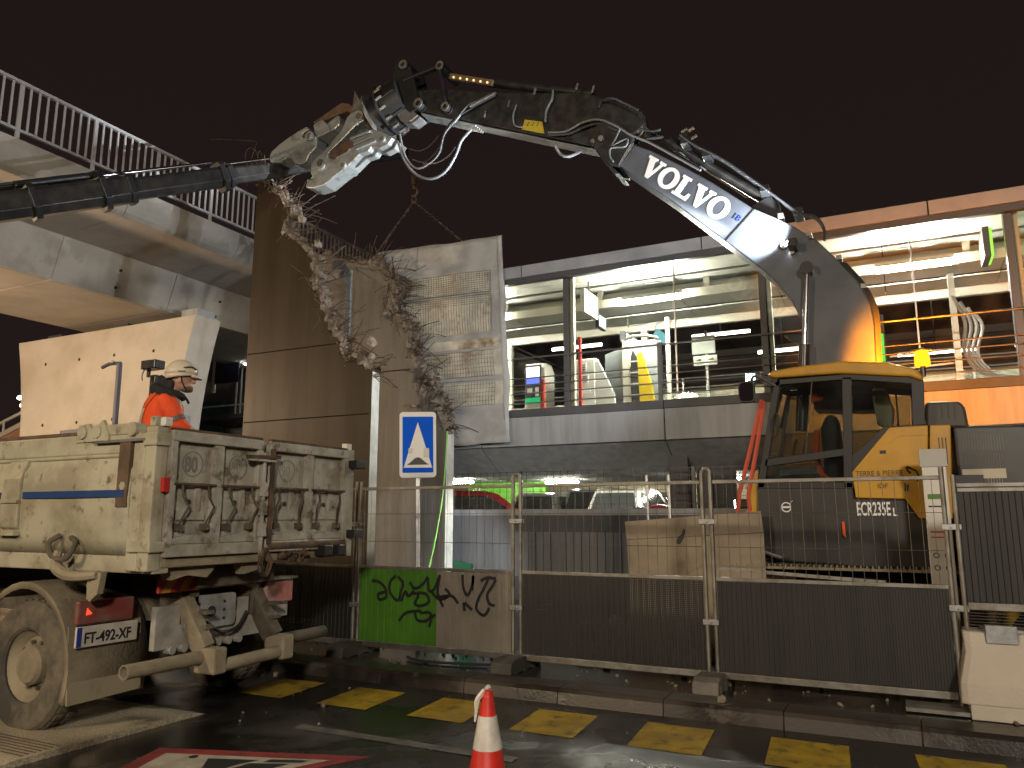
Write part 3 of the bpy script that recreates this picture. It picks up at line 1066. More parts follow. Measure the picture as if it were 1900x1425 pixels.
for (u, v, w_) in ((.08, .0, .5), (.35, .0, .7), (.97, .0, .9)):
    m = MB()
    m.tube([mat_pt(u, t / 12 * w_, -.02) for t in range(13)], .008, n=4)
    m.build('seam', conc_stn, mt_)

# ------------------------------------------------------------------ loader crane over the truck
cr = thing('loader_crane', 'black telescopic loader crane boom reaching in from the left', 'crane', (-12.4, 5.1, 1.0))
A = at(-330, 430, Y=4.7)
T = at(748, 284, Y=13.7)
cdir = (T - A).normalized()
cside = cdir.cross(Vector((0, 0, 1))).normalized()
cup = cside.cross(cdir).normalized()


def on_line(px):
    lo, hi = 0.0, 1.0
    for _ in range(40):
        mid = (lo + hi) / 2
        q = A + (T - A) * mid - EYE
        x = CX + F * q.dot(RT) / q.dot(FW)
        if x < px:
            lo = mid
        else:
            hi = mid
    return A + (T - A) * lo


def sect(a, b, h, w, name, mt, drop=0.0):
    a, b = a - cup * drop, b - cup * drop
    m = MB()
    k = .28
    outl = [(-.5, -.5 + k), (-.5 + k, -.5), (.5 - k, -.5), (.5, -.5 + k), (.5, .5 - k * .5), (.5 - k * .5, .5), (-.5 + k * .5, .5), (-.5, .5 - k * .5)]
    n = len(outl)
    vs = [a + cside * u * w + cup * v * h for u, v in outl] + [b + cside * u * w + cup * v * h for u, v in outl]
    m.add(vs, [(i, (i + 1) % n, n + (i + 1) % n, n + i) for i in range(n)] + [tuple(range(n - 1, -1, -1)), tuple(range(n, 2 * n))])
    return m.build(name, mt, cr, bevel=.008)


q240, q425, q520 = on_line(240), on_line(425), on_line(520)
sect(A, q240, .44, .34, 'outer_section', steel_blk)
sect(q240 - cdir * .1, q425, .36, .28, 'second_section', steel_blk)
sect(q425 - cdir * .1, q520, .30, .24, 'third_section', steel_blk)
sect(q520 - cdir * .1, T, .24, .20, 'fourth_section', steel_blk)
for q, h in ((q240, .50), (q425, .42), (on_line(410), .55), (on_line(60), .56), (on_line(190), .6)):
    sect(q - cdir * .05, q + cdir * .05, h, h * .8, 'collar', steel_dark)
for (pa_, pb_, up_) in ((on_line(195), on_line(405), .30), (on_line(425), on_line(505), .24)):
    MB().cyl(pa_ + cup * up_ - cside * .0, pb_ + cup * up_, .032).build('extension_rod', chrome, cr, smooth=True)
MB().cyl(on_line(40) + cup * .32, on_line(195) + cup * .32, .06).build('extension_cylinder', steel_dark, cr, smooth=True)
m = MB()
for k in range(4):
    o_ = cup * (.24 + .02 * k) + cside * (-.12 + .05 * k)
    m.tube([A + o_, on_line(60) + o_ + cup * .05, on_line(120) + o_, on_line(195) + o_ + cup * .08], .018, n=5)
m.build('hose', hose_m, cr)
MB().cyl((A.x, A.y, 1.1), (A.x, A.y, A.z), .26, .22, n=18).build('mast', steel_blk, cr, smooth=True)
sect(A - cdir * .6, A, .5, .4, 'knuckle', steel_blk)
MB().box(A.x - .5, A.x + .5, 4.15, 6.2, .95, 1.2).build('base_frame', steel_dark, cr)
MB().ball(T, .13).build('tip_sheave', steel_dark, cr)
# hook, chains
hk = thing('crane_hook', 'rusty crane hook hanging below the boom tip with two sling chains', 'hook', (at(768, 375, Y=13.8).x, 13.8, at(768, 375, Y=13.8).z))
hx = at(768, 330, Y=13.78)
tip = at(768, 372, Y=13.78)
MB().tube([T, at(766, 318, Y=13.78), hx], .012, n=5).build('hoist_rope', rebar_m, hk)
MB().box(hx.x - .05, hx.x + .05, 13.74, 13.82, hx.z - .16, hx.z + .06).build('swivel', rust, hk, bevel=.01)
hp = []
for k in range(11):
    a = R(100 - 30 * k)
    hp.append((tip.x + .09 * math.cos(a), 13.78, tip.z + .2 + .10 * math.sin(a)))
MB().tube([(hx.x, 13.78, hx.z - .15)] + hp[:9], [.02] * 4 + [.03] * 4 + [.02, .012], n=7).build('hook', rust, hk, smooth=True)


def chain(a, b, par, name, n=None):
    a, b = Vector(a), Vector(b)
    d = b - a
    L = d.length
    n = n or int(L / .09)
    d.normalize()
    u, v = ortho(d)
    m = MB()
    for k in range(n):
        c = a + d * (L * (k + .5) / n)
        s_ = u if k % 2 else v
        h = L / n * .62
        m.tube([c - d * h, c - d * h * .6 + s_ * .02, c + d * h * .6 + s_ * .02, c + d * h, c + d * h * .6 - s_ * .02, c - d * h * .6 - s_ * .02, c - d * h], .008, n=4, sm=False)
    return m.build(name, rebar_m, par)


c0 = Vector((tip.x, 13.78, tip.z + .1))
MB().tube([(c0.x - .05, 13.78, c0.z), (c0.x - .05, 13.78, c0.z - .15), (c0.x + .05, 13.78, c0.z - .15), (c0.x + .05, 13.78, c0.z)], .012, n=5).build('shackle', rust, hk)
chain(c0 - Vector((0, 0, .12)), mat_pt(.01, 0.0, 0), hk, 'sling_chain')
chain(c0 - Vector((0, 0, .12)), mat_pt(.70, 0.0, 0), hk, 'sling_chain')
# ------------------------------------------------------------------ station
SY = 14.0
XL, XR_ = -11.5, 9.5
st = thing('station_building', 'glazed station concourse with lit ceiling on a concrete deck', 'building', (-1, 16, 0.12))
joints = [-11.6, -7.72, -3.84, 0.04, 3.92, 7.8, 9.6]
for i in range(len(joints) - 1):
    a, b = joints[i] + .012, joints[i + 1] - .012
    MB().prism([(SY, 3.12), (SY - .02, 3.70), (SY + .3, 3.70), (SY + .3, 3.10)], a, b, 'X').build('fascia_panel', conc_stn, st, bevel=.008)
    MB().prism([(SY - .05, 3.70), (SY - .05, 3.86), (SY + .32, 3.86), (SY + .32, 3.70)], a - .006, b + .006, 'X').build('coping', conc_dark, st, bevel=.008)
    MB().prism([(SY + .02, 3.10), (SY + .9, 2.58), (SY + 1.1, 2.58), (SY + 1.1, 3.10)], a, b, 'X').build('haunch', conc_stn, st)
box('deck_slab', conc_stn, st, XL, XR_, SY + .32, 18.6, 3.2, 3.86)
tilef = mat('station_floor', (0.30, 0.29, 0.26), 0.4, c2=(0.25, 0.24, 0.22), ns=3)
box('floor', tilef, st, XL, XR_, SY + .33, 18.5, 3.86, 3.885)
# roof
MB().prism([(SY - .02, 6.66), (SY + .02, 6.88), (18.2, 7.05), (18.2, 6.8), (SY + .2, 6.66)], XL, XR_, 'X').build('roof_slab', steel_dark, st)
rj = [-11.5, -6.75, -3.0, 0.75, 4.5, 8.3, 9.5]
for i in range(len(rj) - 1):
    MB().prism([(SY - .09, 6.64), (SY - .09, 6.885), (SY - .03, 6.90), (SY - .03, 6.64)], rj[i] + .01, rj[i + 1] - .01, 'X').build('roof_fascia', roof_m, st, bevel=.006)
box('gutter', post_m, st, XL, XR_, SY - .06, SY + .06, 6.52, 6.635)
for k in range(11):
    x0 = XL + k * 1.92
    box('ceiling_panel', ceil_m, st, x0 + .01, x0 + 1.91, SY + .14, 15.05, 6.60, 6.64)
    box('ceiling_panel', ceil_m, st, x0 + .01, x0 + 1.91, 15.07, 16.9, 6.56, 6.59)
    box('ceiling_panel', ceil_m, st, x0 + .01, x0 + 1.91, 15.42, 16.15, 6.19, 6.22)
    box('ceiling_panel', ceil_m, st, x0 + .01, x0 + 1.91, 16.17, 16.9, 6.14, 6.17)
box('upper_beam', beam_m, st, XL, XR_, 15.55, 15.63, 6.42, 6.53)
box('lighting_beam', beam_m, st, XL, XR_, 15.30, 15.42, 6.16, 6.34)
box('edge_beam', beam_m, st, XL, XR_, 16.92, 17.05, 5.96, 6.22)
for k in range(9):
    x0 = -10.2 + k * 2.3
    box('hanger', beam_m, st, x0, x0 + .12, 15.33, 15.40, 6.30, 6.62)
# posts and glass
posts = [-9.65, -5.82, -1.98, 1.86, 5.7]
for x in posts:
    box('facade_post', post_m, st, x - .06, x + .06, SY + .06, SY + .26, 3.86, 6.60, bevel=.006)
    box('post_trim', beam_m, st, x + .065, x + .14, SY + .14, SY + .24, 3.9, 6.55)
for x in (-7.6, -3.6, 0.45, 3.8):
    box('glazing_bar', stl_rail, st, x - .012, x + .012, SY + .10, SY + .14, 3.88, 6.6)
gx = [-11.4, -9.72, -7.62, -5.89, -3.62, -2.05, .43, 1.79, 3.78, 5.63]
for i in range(len(gx) - 1):
    box('glass_pane', g_clear, st, gx[i] + .02, gx[i + 1] - .02, SY + .112, SY + .124, 3.90, 6.58)
# guard rail outside the glass
for z in (3.99, 4.19, 4.37, 4.51, 4.93):
    MB().cyl((XL, SY + .03, z), (XR_, SY + .03, z), .02 if z > 4.9 else .013, n=8).build('guard_rail', stl_rail, st, smooth=True)
for x in (-11.3, -7.75, -3.9, -0.2, 3.7, 7.4):
    box('guard_post', post_m, st, x - .035, x + .035, SY - .01, SY + .07, 3.86, 4.97)
# back parapet with railing
bw = mat('pale_green_parapet', (0.33, 0.34, 0.27), 0.7, c2=(0.26, 0.27, 0.21), ns=2.5, streak=True)
box('parapet', bw, st, -5.2, XR_, 18.2, 18.4, 3.88, 4.72)
box('parapet', bw, st, XL, -5.2, 18.2, 18.4, 3.88, 4.55)
for z in (4.30, 4.75, 4.98):
    MB().cyl((XL, 18.1, z), (XR_, 18.1, z), .018, n=6).build('parapet_rail', stl_rail, st)
for k in range(10):
    box('rail_post', stl_rail, st, -10.5 + k * 2, -10.46 + k * 2, 18.08, 18.12, 3.9, 4.98)
# columns inside
for (x, y) in ((-8.55, 16.9), (-5.05, 16.9), (3.05, 16.9)):
    box('column', beam_m, st, x - .07, x + .07, y, y + .12, 3.88, 5.96)
# tube lights : each a thing
tube_spots = [(-5.0, 15.22, 'station ceiling tube light nearest the hanging mat'), (-0.12, 15.22, 'large station ceiling tube light right of the excavator boom'), (-9.2, 15.22, 'station ceiling tube light hidden behind the mat'), (4.6, 15.22, 'station ceiling tube light at the right edge')]
for x, y, lab in tube_spots:
    t = thing('tube_light', lab, 'light', (x + .6, y, 6.1), 'station ceiling tube lights')
    box('housing', white_pnt, t, x, x + 1.25, y - .02, y + .07, 6.24, 6.32)
    MB().cyl((x + .02, y + .03, 6.19), (x + 1.23, y + .03, 6.19), .05, n=10).build('tube', tube_e, t, smooth=True)
for (x, y, z, w, lab) in ((-9.8, 22.5, 7.05, 1.7, 'distant tube light behind the ticket machine'), (-5.6, 24, 7.35, 1.8, 'distant tube light behind the white arrow board'), (-3.6, 24, 6.65, 1.4, 'short distant tube light above the parapet left of the cab'), (0.55, 24, 7.75, 1.9, 'distant tube light right of the green post'), (0.2, 24, 6.2, 1.9, 'lowest distant tube light behind the amber beacon')):
    t = thing('platform_light', lab, 'light', (x + w / 2, y, z), 'distant platform lights')
    box('housing', white_pnt, t, x, x + w, y + .02, y + .1, z + .05, z + .1)
    box('tube', tube_far, t, x, x + w, y - .03, y + .02, z - .02, z + .06)
    box('hanger', steel_dark, t, x + w / 2 - .02, x + w / 2 + .02, y + .03, y + .07, z + .1, 9.0)
pc = thing('platform_canopy', 'dark platform canopy behind the station concourse', 'canopy', (-2, 26, 0))
box('roof', conc_dark, pc, -20, 14, 20.5, 34, 9.0, 9.2)
for k in range(8):
    box('rib', post_m, pc, -19 + k * 4.4, -18.8 + k * 4.4, 20.5, 34, 8.8, 9.0)
box('rear_wall', conc_dark, pc, -20, 14, 34, 34.3, 0, 9.0)
for z in (5.6, 6.9, 7.9):
    box('beam', post_m, pc, -20, 14, 30, 30.2, z, z + .25)
# hanging signs
sg = thing('hanging_sign', 'large white backlit hanging sign beside the charcoal station post', 'sign', (-5.4, 14.9, 5.9))
box('case', white_pnt, sg, -5.62, -5.52, 14.35, 15.15, 5.86, 6.36, bevel=.01)
box('face', emis('sign_face', (1, .96, .8), 3.0), sg, -5.518, -5.51, 14.4, 15.1, 5.90, 6.32)
box('tail_case', steel_dark, sg, -5.6, -5.52, 15.17, 15.62, 5.72, 6.02)
box('tail_face', emis('sign_tail_face', (.85, .9, 1), 2.2), sg, -5.518, -5.51, 15.2, 15.6, 5.75, 5.99)
box('hanger', stl_rail, sg, -5.58, -5.55, 14.7, 14.73, 6.36, 6.6)
sg = thing('hanging_sign', 'small dark departure display with white text above the yellow gate', 'sign', (-5.0, 16.6, 5.5))
box('case', post_m, sg, -5.30, -5.18, 15.9, 16.85, 5.52, 5.76, bevel=.01)
for k in range(4):
    for j in range(3):
        if (k * 3 + j) % 5 != 4:
            box('lit_text', emis('display_text', (.9, .95, 1), 3) if 'display_text' not in MATS else MATS['display_text'], sg, -5.178, -5.172, 16.0 + k * .2, 16.14 + k * .2 - (j % 2) * .04, 5.56 + j * .06, 5.60 + j * .06)
box('hanger', stl_rail, sg, -5.25, -5.23, 16.3, 16.33, 5.76, 6.2)
# ticket machine
tm = thing('ticket_machine', 'ticket machine with white and blue screen by the left station column', 'ticket machine', (-7.15, 15.5, 3.885))
MB().prism([(15.45, 3.885), (15.45, 5.0), (15.5, 5.12), (15.85, 5.12), (16.0, 4.95), (16.0, 3.885)], -7.42, -6.92, 'X').build('cabinet', white_pnt, tm, bevel=.02)
box('front_plate', post_m, tm, -7.40, -7.0, 15.43, 15.449, 4.25, 5.08)
box('screen', emis('screen_white', (.9, .95, 1), 2.5), tm, -7.36, -7.04, 15.42, 15.429, 4.78, 5.03)
box('lower_screen', emis('screen_blue', (.15, .2, .85), 1.6), tm, -7.36, -7.04, 15.42, 15.429, 4.62, 4.77)
box('keypad', white_pnt, tm, -7.34, -7.22, 15.42, 15.429, 4.42, 4.55)
box('card_slot', white_pnt, tm, -7.14, -7.06, 15.42, 15.429, 4.36, 4.56)
box('green_tray', emis('tray_green', (.03, .55, .2), .9), tm, -7.38, -7.02, 15.40, 15.429, 4.22, 4.33)
# fare gates
fg = thing('fare_gate', 'white fare gate cabinet with paper notices', 'fare gate', (-6.0, 15.5, 3.885))
MB().prism([(15.4, 3.885), (15.4, 5.08), (15.5, 5.12), (15.7, 5.12), (16.2, 4.6), (16.3, 3.885)], -6.18, -5.72, 'X').build('cabinet', white_pnt, fg, bevel=.015)
MB().prism([(-5.72, 3.95), (-5.72, 5.05), (-5.62, 5.0), (-5.30, 4.3), (-5.26, 3.98)], 15.42, 15.5, 'Y').build('wing', white_pnt, fg, bevel=.01)
box('notice', mat('paper', (.7, .7, .68), .6), fg, -6.08, -5.90, 15.388, 15.398, 4.82, 5.02)
for k in range(3):
    box('print_line', letter_k, fg, -6.05, -5.93, 15.382, 15.387, 4.85 + k * .05, 4.87 + k * .05)
box('notice', MATS['paper'], fg, -6.1, -5.86, 15.388, 15.398, 4.55, 4.75)
for k in range(4):
    box('print_line', letter_k, fg, -6.07, -5.89, 15.382, 15.387, 4.58 + k * .04, 4.595 + k * .04)
box('notice', MATS['paper'], fg, -6.12, -5.82, 15.388, 15.398, 4.33, 4.47)
wg = mat('grey_wing_panel', (.20, .22, .23), .35)
fg = thing('fare_gate', 'tall grey and yellow fare gate with black ladder-striped opening', 'fare gate', (-4.95, 15.5, 3.885))
MB().prism([(-5.60, 3.885), (-5.60, 5.22), (-5.35, 5.3), (-5.1, 5.42), (-4.35, 5.42), (-4.35, 3.885)], 15.75, 15.85, 'Y').build('rear_wing', wg, fg)
MB().prism([(-5.12, 3.885), (-5.12, 5.45), (-4.98, 5.45), (-4.94, 3.885)], 15.5, 15.74, 'Y').build('cream_edge', beam_m, fg)
MB().prism([(-4.93, 4.05), (-4.93, 5.05), (-4.88, 5.2), (-4.80, 5.05), (-4.76, 4.05)], 15.46, 15.5, 'Y').build('opening', letter_k, fg)
for k in range(4):
    box('rung', white_pnt, fg, -4.94, -4.76, 15.44, 15.459, 4.22 + k * .24, 4.245 + k * .24)
MB().prism([(-4.75, 4.02), (-4.79, 5.1), (-4.70, 5.15), (-4.50, 4.5), (-4.43, 4.02)], 15.46, 15.56, 'Y').build('yellow_flap', mat('gate_yellow', (.62, .43, .01), .4), fg, bevel=.01)
MB().lathe([(.33, 0), (.36, .02), (.36, .05), (.30, .07)], (-4.72, 15.6, 5.42), n=24, cap=False).build('top_hoop', white_pnt, fg, smooth=True)
box('column', beam_m, fg, -4.28, -4.20, 15.9, 16.0, 3.885, 5.95)
ar = thing('arrow_board', 'white arrow board on a pole behind the glass above the parapet', 'sign', (-4.0, 17.8, 3.885))
pA = at(1310, 655, Y=17.9)
box('pole', white_pnt, ar, pA.x - .03, pA.x + .03, 17.92, 17.98, 3.885, pA.z + .55)
box('upper_board', mat('pale_board', (.45, .48, .43), .5), ar, pA.x - .32, pA.x + .22, 17.88, 17.91, pA.z - .02, pA.z + .42)
box('arrow_plate', white_pnt, ar, pA.x - .3, pA.x + .26, 17.86, 17.89, pA.z - .30, pA.z - .06, bevel=.02)
for s_ in (-.17, .12):
    MB().prism([(pA.x + s_ - .08, pA.z - .17), (pA.x + s_ + .06, pA.z - .13), (pA.x + s_ + .06, pA.z - .20)], 17.85, 17.859, 'Y').build('arrow_mark', sheet_gr, ar)
box('red_post', red_pnt, None, -6.60, -6.52, 14.5, 14.58, 3.885, 4.55, label='short red post beside the charcoal station post', cat='post')
box('red_strip', red_pnt, None, -5.70, -5.64, 14.40, 14.46, 3.885, 5.35, label='tall thin red strip right of the charcoal station post', cat='post')
gp = thing('green_light_post', 'bright green lit post beside the excavator boom foot', 'post', (0.1, 14.5, 3.885))
g0 = at(1636, 670, Y=14.6)
for (z0, z1) in ((3.95, 4.18), (4.20, 4.35), (4.37, 4.85)):
    box('lit_panel', green_glow, gp, g0.x - .06, g0.x + .06, 14.55, 14.6, z0, z1)
box('frame', post_m, gp, g0.x - .08, g0.x + .08, 14.61, 14.66, 3.885, 5.2)
gs = thing('hanging_sign', 'green hanging sign beside the right station post', 'sign', (1.4, 14.9, 6.0))
box('face', emis('green_sign_face', (.45, .9, .1), 1.2), gs, 1.62, 1.66, 14.35, 14.95, 5.95, 6.42)
box('case', post_m, gs, 1.52, 1.615, 14.33, 14.97, 5.93, 6.44)
# curved steel tubes at right
sr = thing('curved_tubes', 'curved steel tubes behind the right end of the station glass', 'handrail', (1.4, 15.2, 3.885))
for k in range(4):
    dy = k * .18
    a = [(1.05 + k * .12, 15.0 + dy, 5.5 - k * .08), (1.2 + k * .1, 15.0 + dy, 5.0), (1.15 + k * .08, 15.0 + dy, 4.5), (1.4 + k * .1, 15.0 + dy, 4.1), (2.2, 15.0 + dy, 3.95)]
    MB().tube(a, .03, n=7).build('handrail', stl_rail, sr, smooth=True)
box('tube_end_post', stl_rail, sr, 1.0, 1.1, 15.0, 15.1, 3.885, 5.9)
for k in range(3):
    MB().bar((.0, 15.2, 4.05 + k * .25), (1.0, 15.2, 4.1 + k * .25), .03, .03).build('rail', stl_rail, sr)
# bin store with stripes on glass etc : signal and small sign
sm = thing('round_display', 'small tilted monitor on a bracket inside the station', 'monitor', (-4.3, 16, 5.2))
q = at(1225, 620, Y=16)
MB().tube([(q.x - .15, 16, q.z + .1), (q.x - .05, 16, q.z + .25), (q.x + .12, 16, q.z + .2)], .02, n=6).build('bracket', stl_rail, sm)
MB().bar((q.x - .12, 16, q.z + .05), (q.x + .14, 16, q.z - .15), .05, .2, (0, 0, 1)).build('screen', emis('cyan_screen', (.3, .75, .8), .8), sm)

# ------------------------------------------------------------------ car park under the deck
pk = thing('car_park', 'lit car park under the station deck with dark parapet and mesh grille', 'car park', (-3, 20, 0.12))
box('parapet_cap', conc_stn, pk, XL, 9.5, SY + .02, SY + .24, 1.74, 1.86)
box('parapet', conc_mid, pk, XL, -6.99, SY + .05, SY + .22, 1.42, 1.74)  # left end paler: lamp light put into the parapet colour
box('parapet', conc_dark, pk, -6.98, 9.5, SY + .05, SY + .22, 1.42, 1.74)
box('retaining_wall', conc_mid, pk, XL, -7.0, SY + .06, SY + .3, .12, 1.42)
x = -6.98
while x < 9.3:
    box('wall_plank', conc_mid, pk, x + .008, x + .152, SY + .02 + (.012 if int(x * 10) % 3 else 0), SY + .3, .55, 1.42)
    x += .16
box('plinth', conc_dark, pk, -6.98, 9.4, SY - .12, SY + .3, .12, .56)
box('floor', conc_stn, pk, -21, 9.5, SY + .25, 30, .9, 1.0)
box('ceiling', conc_stn, pk, -21, 9.5, SY + 1.0, 30, 2.98, 3.1)
cream_w = mat('cream_wall', (.52, .47, .33), .6)
box('rear_wall', cream_w, pk, -22, 9.5, 29.8, 30, 1, 3)
box('side_wall', cream_w, pk, -21.1, -20.9, 16, 30, 1, 3)
for (x, y) in ((-10.6, 22.5),):
    gpn = box('green_wall', green_pnl, pk, at(868, 890, Y=26).x, at(1012, 890, Y=26).x, 26.0, 26.2, 1, 2.98)
    text('bay_number', '46', .50, (at(876, 890, Y=26).x, 25.985, 2.52), (1, 0, 0), (0, 0, 1), letter_w, pk)
for x in (-3.9, 3.0):
    box('column', conc_dark, pk, x, x + .35, SY + .45, SY + .8, 1, 3)
box('dark_panel', mat('slate_panel', (.05, .055, .075), .5), pk, -3.5, -2.75, SY + .9, SY + 1.0, 1, 3)
m = MB()
for k in range(118):
    xx = -8.4 + k * .15
    m.bar((xx, SY + .13, 1.86), (xx, SY + .13, 2.62), .008, .008)
for k in range(6):
    m.bar((-8.4, SY + .13, 1.95 + k * .13), (9.2, SY + .13, 1.95 + k * .13), .008, .008, (0, 1, 0))
m.build('wire_grille', steel_blk, pk, kind='stuff')
for k in range(5):
    xx = -6.9 + k * 3.5
    box('grille_post', steel_blk, pk, xx, xx + .06, SY + .1, SY + .16, 1.86, 2.62)
for i, (x, y, lab) in enumerate(((-13.6, 23.0, 'car park tube light at far left beside the green wall'), (-7.4, 18.5, 'car park tube light above the grey hatchbacks'), (-4.6, 17.5, 'car park tube light above the motorcycle'), (-10.4, 24.6, 'car park tube light deep behind the green wall'), (-1.2, 18, 'car park tube light above the dark blue car'), (-5.0, 24.5, 'car park tube light at the back above the small cars'))):
    t = thing('car_park_light', lab, 'light', (x, y, 2.9), 'car park tube lights')
    box('housing', white_pnt, t, x - .65, x + .65, y - .06, y + .06, 2.92, 2.98)
    MB().cyl((x - .6, y, 2.88), (x + .6, y, 2.88), .035, n=8).build('tube', park_e, t, smooth=True)


def car(label, x, y, rz, paint, L=4.1, W=1.75, Hh=1.48, lights=True, z0=1.0):
    t = thing('parked_car', label, 'car', (0, 0, 0), 'cars parked under the station')
    # local: length along +y (front at +y), rear bumper at y=-L/2
    hl, hw = L / 2, W / 2
    sec = [(-hl, .35, .62, .90), (-hl + .10, .25, .80, 1.0), (-hl + .45, .22, .88, .98), (0, .2, .86, 1.0), (hl - 1.2, .2, .86, .98), (hl - .35, .22, .72, .92), (hl, .34, .58, .8)]
    m = MB()
    vs, fs = [], []
    for (yy, zb, zt, k) in sec:
        vs += [(-hw * k, yy, zb), (hw * k, yy, zb), (hw * k, yy, zb + (zt - zb) * .6), (hw * k * .93, yy, zt), (-hw * k * .93, yy, zt), (-hw * k, yy, zb + (zt - zb) * .6)]
    n = 6
    for i in range(len(sec) - 1):
        for k in range(n):
            fs.append((i * n + k, i * n + (k + 1) % n, (i + 1) * n + (k + 1) % n, (i + 1) * n + k))
    fs += [tuple(range(n - 1, -1, -1)), tuple((len(sec) - 1) * n + k for k in range(n))]
    m.add(vs, fs)
    b = m.build('body', paint, t, smooth=50, bevel=.03)
    # cabin
    zc = .84
    cb = [(-hl + .18, zc), (-hl + .42, Hh - .05), (-hl + .9, Hh), (-.05, Hh), (.35, Hh - .08), (hl - 1.05, zc)]
    m = MB()
    vs = []
    for yy, zz in cb:
        k = .90 if zz < .9 else .70
        vs += [(-hw * k, yy, zz), (hw * k, yy, zz)]
    nn = len(cb)
    fs = [(2 * i, 2 * i + 1, 2 * i + 3, 2 * i + 2) for i in range(nn - 1)]
    fs += [tuple(2 * i for i in range(nn - 1, -1, -1)), tuple(2 * i + 1 for i in range(nn)), (0, 2 * (nn - 1), 2 * nn - 1, 1)]
    m.add(vs, fs)
    m.build('cabin', paint, t, smooth=50, bevel=.03)
    # glazing set 4 mm proud
    wv = [(-hw * .76, -hl + .20, .92), (hw * .76, -hl + .20, .92), (hw * .63, -hl + .385, Hh - .12), (-hw * .63, -hl + .385, Hh - .12)]
    MB().add([(a, bb_ - .03, c) for a, bb_, c in wv], [(0, 1, 2, 3)]).build('rear_window', g_car, t)
    for sx in (-1, 1):
        sv = [(-hl + .62, .90), (-hl + .72, Hh - .12), (.1, Hh - .12), (.75, .90)]
        vs = []
        for yy, zz in sv:
            k = .90 + (.70 - .90) * (zz - zc) / (Hh - zc)
            vs.append((sx * (hw * k + .012), yy, zz))
        MB().add(vs, [(0, 1, 2, 3) if sx > 0 else (3, 2, 1, 0)]).build('side_window', g_car, t)
        MB().prism([(-hl - .015, .58), (-hl - .015, .84), (-hl + .16, .88), (-hl + .2, .62)], sx * hw * .62, sx * hw * .955, 'X').build('tail_light', red_pl, t, bevel=.01)
        for yy in (-hl + .75, hl - .8):
            w = MB().cyl((sx * hw * .78, yy, .31), (sx * hw * 1.0, yy, .31), .31, n=18).build('wheel', rubber, t, smooth=True)
            MB().cyl((sx * hw * .9, yy, .31), (sx * hw * 1.005, yy, .31), .2, n=14).build('rim', galv, w, smooth=True)
        MB().box(sx * hw * .93, sx * (hw + .16), hl - 1.45, hl - 1.33, .9, 1.04).build('mirror', paint, t, bevel=.02)
    box('number_plate', white_pl, t, -.26, .26, -hl - .03, -hl - .005, .5, .61)
    t.location = (x, y, z0)
    t.rotation_euler = (0, 0, rz)
    return t


c_red = mat('red_car_paint', (.33, .02, .03), .3, coat=.5)
c_sil = mat('silver_car_paint', (.42, .42, .40), .35, m=.5, coat=.4)
c_wht = mat('white_car_paint', (.6, .6, .57), .3, coat=.5)
c_blu = mat('dark_blue_car_paint', (.02, .03, .06), .25, coat=.6)
c_blk = mat('black_car_paint', (.015, .015, .016), .25, coat=.6)
car('red hatchback half hidden by the inner wall', -10.9, 20.0, R(-62), c_red, Hh=1.42)
car('silver hatchback next to the red car in the car park', at(985, 920, Y=21.5).x, 23.5, R(0), c_sil, Hh=1.46)
car('grey estate car with red tail lights in mid car park', at(1070, 920, Y=22).x, 24.4, R(2), mat('grey_car_paint', (.36, .36, .35), .3, m=.4, coat=.4), Hh=1.6)
car('white car with tall red tail lights in the car park', at(1140, 920, Y=20.5).x, 22.5, R(-3), c_wht, Hh=1.5)
car('small pale car behind the motorcycle', at(1215, 920, Y=23).x, 25.2, R(4), c_sil)
car('dark blue car close behind the parapet by the red straps', -1.9, 16.6, R(88), c_blu, Hh=1.5)
# motorcycle
mc = thing('motorcycle', 'motorcycle parked behind the parapet with chrome fork', 'motorcycle', (-4.75, 16.3, 1.0))
for xx in (-5.2, -4.1):
    MB().lathe([(.24, -.05), (.31, -.05), (.33, 0), (.31, .05), (.24, .05)], (xx, 16.3, 1.33), n=20, ax=(0, 1, 0), cap=False).build('wheel', rubber, mc, smooth=True)
MB().tube([(-4.1, 16.25, 1.33), (-4.3, 16.25, 1.75), (-4.42, 16.25, 2.05)], .035).build('fork', chrome, mc, smooth=True)
MB().tube([(-5.2, 16.3, 1.33), (-4.9, 16.3, 1.6), (-4.5, 16.3, 1.85), (-4.35, 16.3, 1.9)], .06).build('frame', steel_blk, mc, smooth=True)
MB().ball((-4.65, 16.3, 1.86), .2, sc=(1.3, .6, .6)).build('tank', c_red, mc, smooth=True)
MB().ball((-5.1, 16.3, 1.85), .2, sc=(1.5, .6, .35)).build('seat', rubber, mc, smooth=True)
MB().tube([(-4.42, 15.95, 2.12), (-4.42, 16.15, 2.06), (-4.42, 16.45, 2.06), (-4.42, 16.65, 2.12)], .018).build('handlebar', chrome, mc)
MB().ball((-4.25, 16.3, 1.98), .1).build('headlight', chrome, mc, smooth=True)
MB().box(-4.9, -4.4, 16.15, 16.45, 1.35, 1.65).build('engine', galv, mc, bevel=.04)
# ------------------------------------------------------------------ site fence
FY = 7.65
FZ = 0.25


